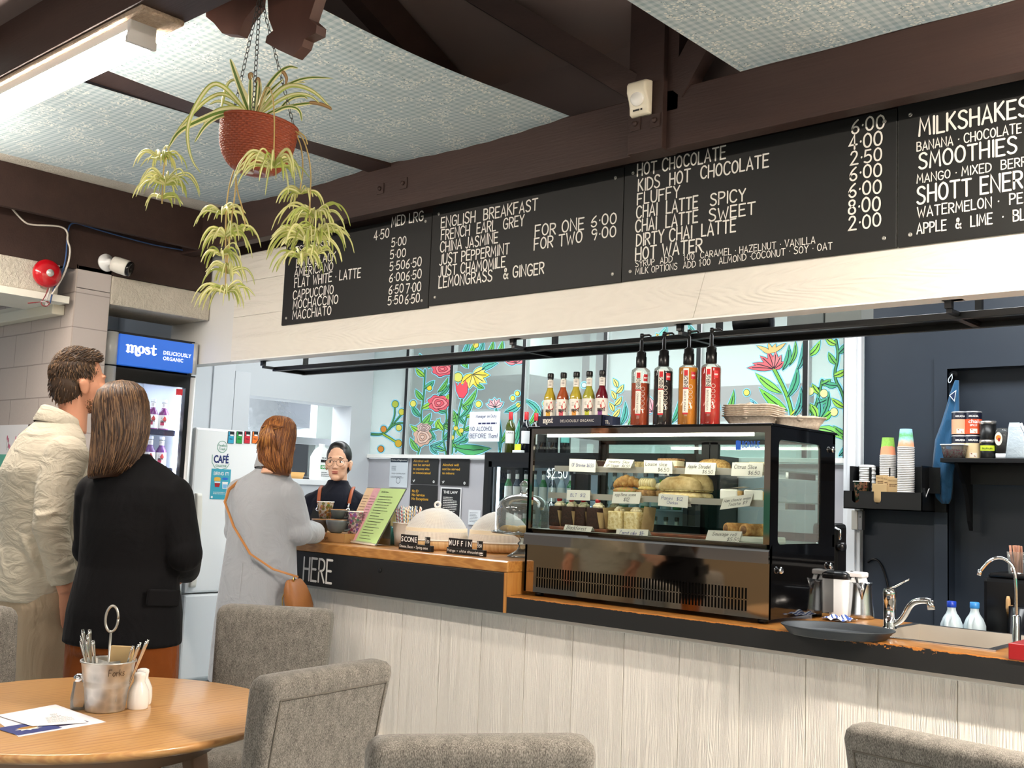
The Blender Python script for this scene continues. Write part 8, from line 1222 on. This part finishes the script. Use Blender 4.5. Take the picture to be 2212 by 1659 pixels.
# shelf with tins and jars
t = thing('wall_shelf', 'black wall shelf on a curved black bracket', 'shelf', (-1.4, 5.92, 1.6)); OF = (-1.4, 5.92, 1.6); MB(mt('121316', .4), OF).box(-2.085, 2.0, 5.78, 6.03, 1.608, 1.632, .002).obj('board', t); fb = Fr((-2.02, 0, 0), (0, 1, 0), (0, 0, 1)); MB(mt('0b0b0d', .4), OF).prism([(6.03, 1.607), (5.80, 1.607), (5.84, 1.57), (5.92, 1.50), (5.97, 1.42), (6.0, 1.3), (6.03, 1.25)], fb, 0, .02).obj('bracket', t); MB(mt('0b0b0d', .4), OF).box(-2.02, 2.0, 6.0, 6.028, 1.50, 1.607).obj('back_rail', t)
ZS = 1.632
def tin(px, Y, z, band_c, txt, lab):
    p = atY(px, 960, Y); p = (p.x, Y, z); t = thing('spice_tin', lab, 'tin', p, 0, 'drink powder tins on the wall shelf'); r = .0425; h = .125; MB(mt('15182a', .35)).lathe([(0, 0), (r*.97, 0), (r, .003), (r, h-.003), (r*.97, h)], n=36).obj('body', t); MB(mt('d9dade', .3, .6)).lathe([(r*1.02, h-.006), (r*1.02, h), (r*.9, h+.002), (0, h+.001)], n=36).obj('lid', t)
    a = atan2(-p[1], -p[0]); m = MB(mt(band_c, .5)); band(m, m.mats[0], r, .004, .084, 0, 360, 36, .0005); m.mat(mt('f4f1ec', .5)); wraptext(m, 'ARKADIA', r+.0004, .095, .010, a, .05, .03)
    if txt: wraptext(m, 'chai', r+.0006, .062, .020, a, .05, .02); wraptext(m, 'SPICE', r+.0006, .046, .010, a, .036, .02)
    m.mat(mt('f3e6d4', .5)); band(m, m.mats[m.c], r, .008, .032, math.degrees(a)-24, math.degrees(a)+26, 8, .001); m.mat(mt('a8522e', .5)); m.add([V(((r+.0022)*cos(a+q/r), (r+.0022)*sin(a+q/r), zz)) for q, zz in ((-.012, .028), (-.009, .031), (.012, .014), (.009, .011))], [(0, 1, 2, 3)]); m.obj('label', t)
tin(2074, 5.90, ZS, 'e0c8a6', None, 'cream-banded tin at the lower left of the stacked tins, behind the tub'); tin(2102, 5.90, ZS, 'e9cfa0', None, 'cream-banded tin at the lower right of the stacked tins'); tin(2074, 5.90, ZS+.128, 'f0b08a', None, 'peach-banded tin at the upper left of the stacked tins'); tin(2103, 5.90, ZS+.128, 'e2522a', 'chai', 'orange-red chai spice tin at the upper right of the stacked tins')
def jar(z, lab, yel):
    p = atY(2134, 960, 5.88); t = thing('canister', lab, 'canister', (p.x, 5.88, z), 0, 'black canisters on the wall shelf'); r = .041; h = .1; MB(mt('0f1011', .35)).lathe([(0, 0), (r*.97, 0), (r, .004), (r, h*.84), (0, h*.84)], n=32).obj('body', t); MB(mt('c9c6c0', .25, .8)).lathe([(r*1.03, h*.82), (r*1.03, h), (0, h)], n=32).obj('steel_lid', t)
    if yel: m = MB(mt('cfe03a', .5)); a = atan2(-p.y, -p.x); band(m, m.mats[0], r, .042, .07, math.degrees(a)-62, math.degrees(a)+50, 14, .0008); m.mat(mt('2a3a1a', .5)); wraptext(m, 'mumum', r+.001, .05, .012, a-.1, .05, 0, False, True); m.obj('yellow_label', t)
jar(ZS, 'lower black canister with a yellow handwritten label', True); jar(ZS+.1005, 'upper black canister with a steel lid', False)
p = atY(2062, 985, 5.83); t = thing('sprinkle_tub', 'clear plastic tub of pink and white sprinkles on the wall shelf', 'tub', (p.x, 5.825, ZS)); MB(glass('f0f2f4', 1, 0, .12)).loft([rrect(.095, .07, .012, .001), rrect(.118, .085, .012, .068)], cap=(True, False)).obj('tub', t); MB(mt('e9edf2', .4)).loft([rrect(.118, .085, .012, .068), rrect(.126, .092, .012, .069), rrect(.126, .092, .012, .073), rrect(.118, .085, .012, .074)]).obj('lid', t); n = NT('sprinkles'); v = n.n('ShaderNodeTexVoronoi', Vector=n.co(), Scale=150); n.set(col=n.ramp(n.n('ShaderNodeSeparateColor', Color=v.outputs[1]).outputs[0], [(.2, 'e8dcd6'), (.5, 'd48a96'), (.75, 'c2485a'), (1, 'f2ece6')])); n.bump(v.outputs[0], .6, .004); MB(n.m).loft([rrect(.091, .066, .012, .003), rrect(.104, .075, .012, .034), rrect(.08, .05, .012, .048)]).obj('sprinkles', t)
p = atY(2166, 985, 5.88); t = thing('chocolate_bottle', 'flat bottle of chocolate powder with a white base on the wall shelf', 'bottle', (p.x, 5.88, ZS)); MB(mt('3c1c14', .35)).loft([rrect(.056, .05, .01, .028), rrect(.06, .052, .012, .11), rrect(.054, .046, .012, .14)]).obj('contents', t); MB(mt('eceff2', .4)).loft([rrect(.06, .054, .01, 0), rrect(.06, .054, .01, .028)]).obj('base', t); MB(glass('ecebea', 1.2, 0, .08)).loft([rrect(.061, .053, .012, .028), rrect(.061, .053, .012, .145), rrect(.05, .045, .012, .162)]).obj('bottle', t); f = Fr((-.012, -.0275, .105), (1, 0, 0), (0, 0, 1)); m = MB(mt('efe3d2', .5)); m.disc(0, 0, .019, f, .0005, .035); m.mat(mt('d88a3a', .5)).disc(0, .006, .013, f, .0010, .014); m.mat(mt('a02a2a', .5)).disc(.003, -.004, .006, f, .0014, .010); m.obj('picture_label', t)
p = atY(2196, 985, 5.86); t = thing('foil_pouch', 'pale silver pouch with a folded top at the right of the wall shelf', 'pouch', (p.x+.005, 5.86, ZS)); m = MB(mt('c6d2da', .3, .35, bmp=.3, bs=35)); m.loft([rrect(w, d, min(w, d)*.3, z, dx) for z, w, d, dx in ((0, .10, .055, .0), (.01, .112, .06, 0), (.08, .098, .05, 0), (.13, .08, .03, -.005), (.165, .062, .012, -.012), (.19, .05, .006, -.014))]); m.obj('pouch', t); m = MB(mt('c9cc4a', .5)); m.disc(-.022, .092, .016, Fr((0, -.0265, 0), (1, 0, 0), (0, .2, 1)), .001, .013); m.mat(mt('5a6a7a', .5)); m.lines(-.04, .06, .05, 3, .012, .004, Fr((0, -.029, 0), (1, 0, 0), (0, .1, 1)), .001, 3); m.obj('print', t); MB(mt('eef0f2', .4)).tube([(.02, -.01, .185), (.055, .0, .10), (.075, .0, .07)], .007, 8).obj('clip', t)
# cord on the black wall
q = sm([atY(x, y, 6.02) for x, y in ((1874, 1215), (1885, 1206), (1900, 1212), (1912, 1240), (1920, 1275), (1922, 1330))], 2); single(MB(mt('050506', .4), q[0]).tube(q, .006, 6), 'power_cord', 'thin black cord arching over the black wall above the mixer tap', 'cord', q[0].copy())
# ================================================================ THROUGH THE HATCH
t = thing('range_hood', 'stainless steel range hood seen through the serving hatch', 'range hood', (-8.1, 5.3, 1.9)); OF = (-8.1, 5.3, 1.9); HS = NT('hood_steel'); HS.set(col='d3d6dc', metal=1, rough=.2); HS.bump(HS.noise(6), .25, .05)
MB(HS.m, OF).add([(-7.9, 4.2, 1.78), (-7.9, 6.5, 1.78), (-8.5, 6.5, 2.35), (-8.5, 4.2, 2.35)], [(0, 1, 2, 3)]).box(-9.1, -8.5, 4.2, 6.5, 2.3, 2.35).obj('canopy', t); MB(STEEL, OF).box(-7.92, -7.88, 4.2, 6.5, 1.72, 1.785, .003).obj('lip', t)
single(MB(mt('aeb3be', .25, .9)).box(-9.18, -9.15, 3.9, 6.6, 1.3, 2.3), 'splashback', 'brushed steel splashback beyond the hatch', 'splashback')
t = thing('kitchen_bench', 'white bench below the hatch with trays and a bottle on it', 'bench', (-7.6, 5.2, 1.2)); OF = (-7.6, 5.2, 1.2); MB(mt('eef1f2', .4), OF).box(-7.75, -7.255, 4.0, 6.5, 1.30, 1.40, .004).obj('top', t); MB(mt('d6dadd', .5), OF).box(-7.75, -7.27, 4.0, 6.5, 0, 1.30).obj('base', t)
p = atX(697, 1000, -7.15); t = thing('chemical_bottle', 'large white plastic bottle with a green label in the hatch', 'bottle', (-7.16, p.y, 1.40)); h = .30; MB(mt('f2f3f1', .35)).loft([rrect(w, d, .025, z, 0, dy) for z, w, d, dy in ((0, .13, .15, 0), (.01, .145, .165, 0), (.19, .145, .165, 0), (.25, .10, .11, -.005), (.275, .05, .05, -.01), (.30, .05, .05, -.01))]).obj('bottle', t); f = Fr((.0735, 0, 0), (0, 1, 0), (0, 0, 1)); m = MB(mt('171a1c', .5)); m.rect(-.07, .145, .07, .168, f); m.mat(mt('2f9a4a', .5)).rect(-.07, .09, .07, .122, f); m.mat(WHT); m.type('000', -.06, .096, .02, f, .001, .03, w=.06); m.mat(mt('3a4044', .5)); m.lines(-.06, .178, .07, 1, .01, .008, f, .0008, 3); m.lines(-.06, .06, .09, 3, .015, .005, f, .0008, 4); m.obj('label', t)
p = atX(650, 1000, -7.2); single(MB(mt('d8a865', .4)).loft([rrect(.12, .17, .02, 0), rrect(.14, .2, .02, .055), rrect(.135, .195, .02, .055), rrect(.115, .165, .02, .006)]), 'loaf_tin', 'golden loaf tin on the bench beyond the hatch', 'tin', (-7.35, p.y+.02, 1.401)); single(MB(mt('1f2226', .3)).box(-.2, .2, -.26, .22, 0, .018, .005).mat(mt('d6dadf', .3, .6)).box(-.18, .18, -.24, .2, .018, .022), 'baking_tray', 'dark baking tray on the bench beyond the hatch', 'tray', (-7.5, p.y+.05, 1.4), 0)
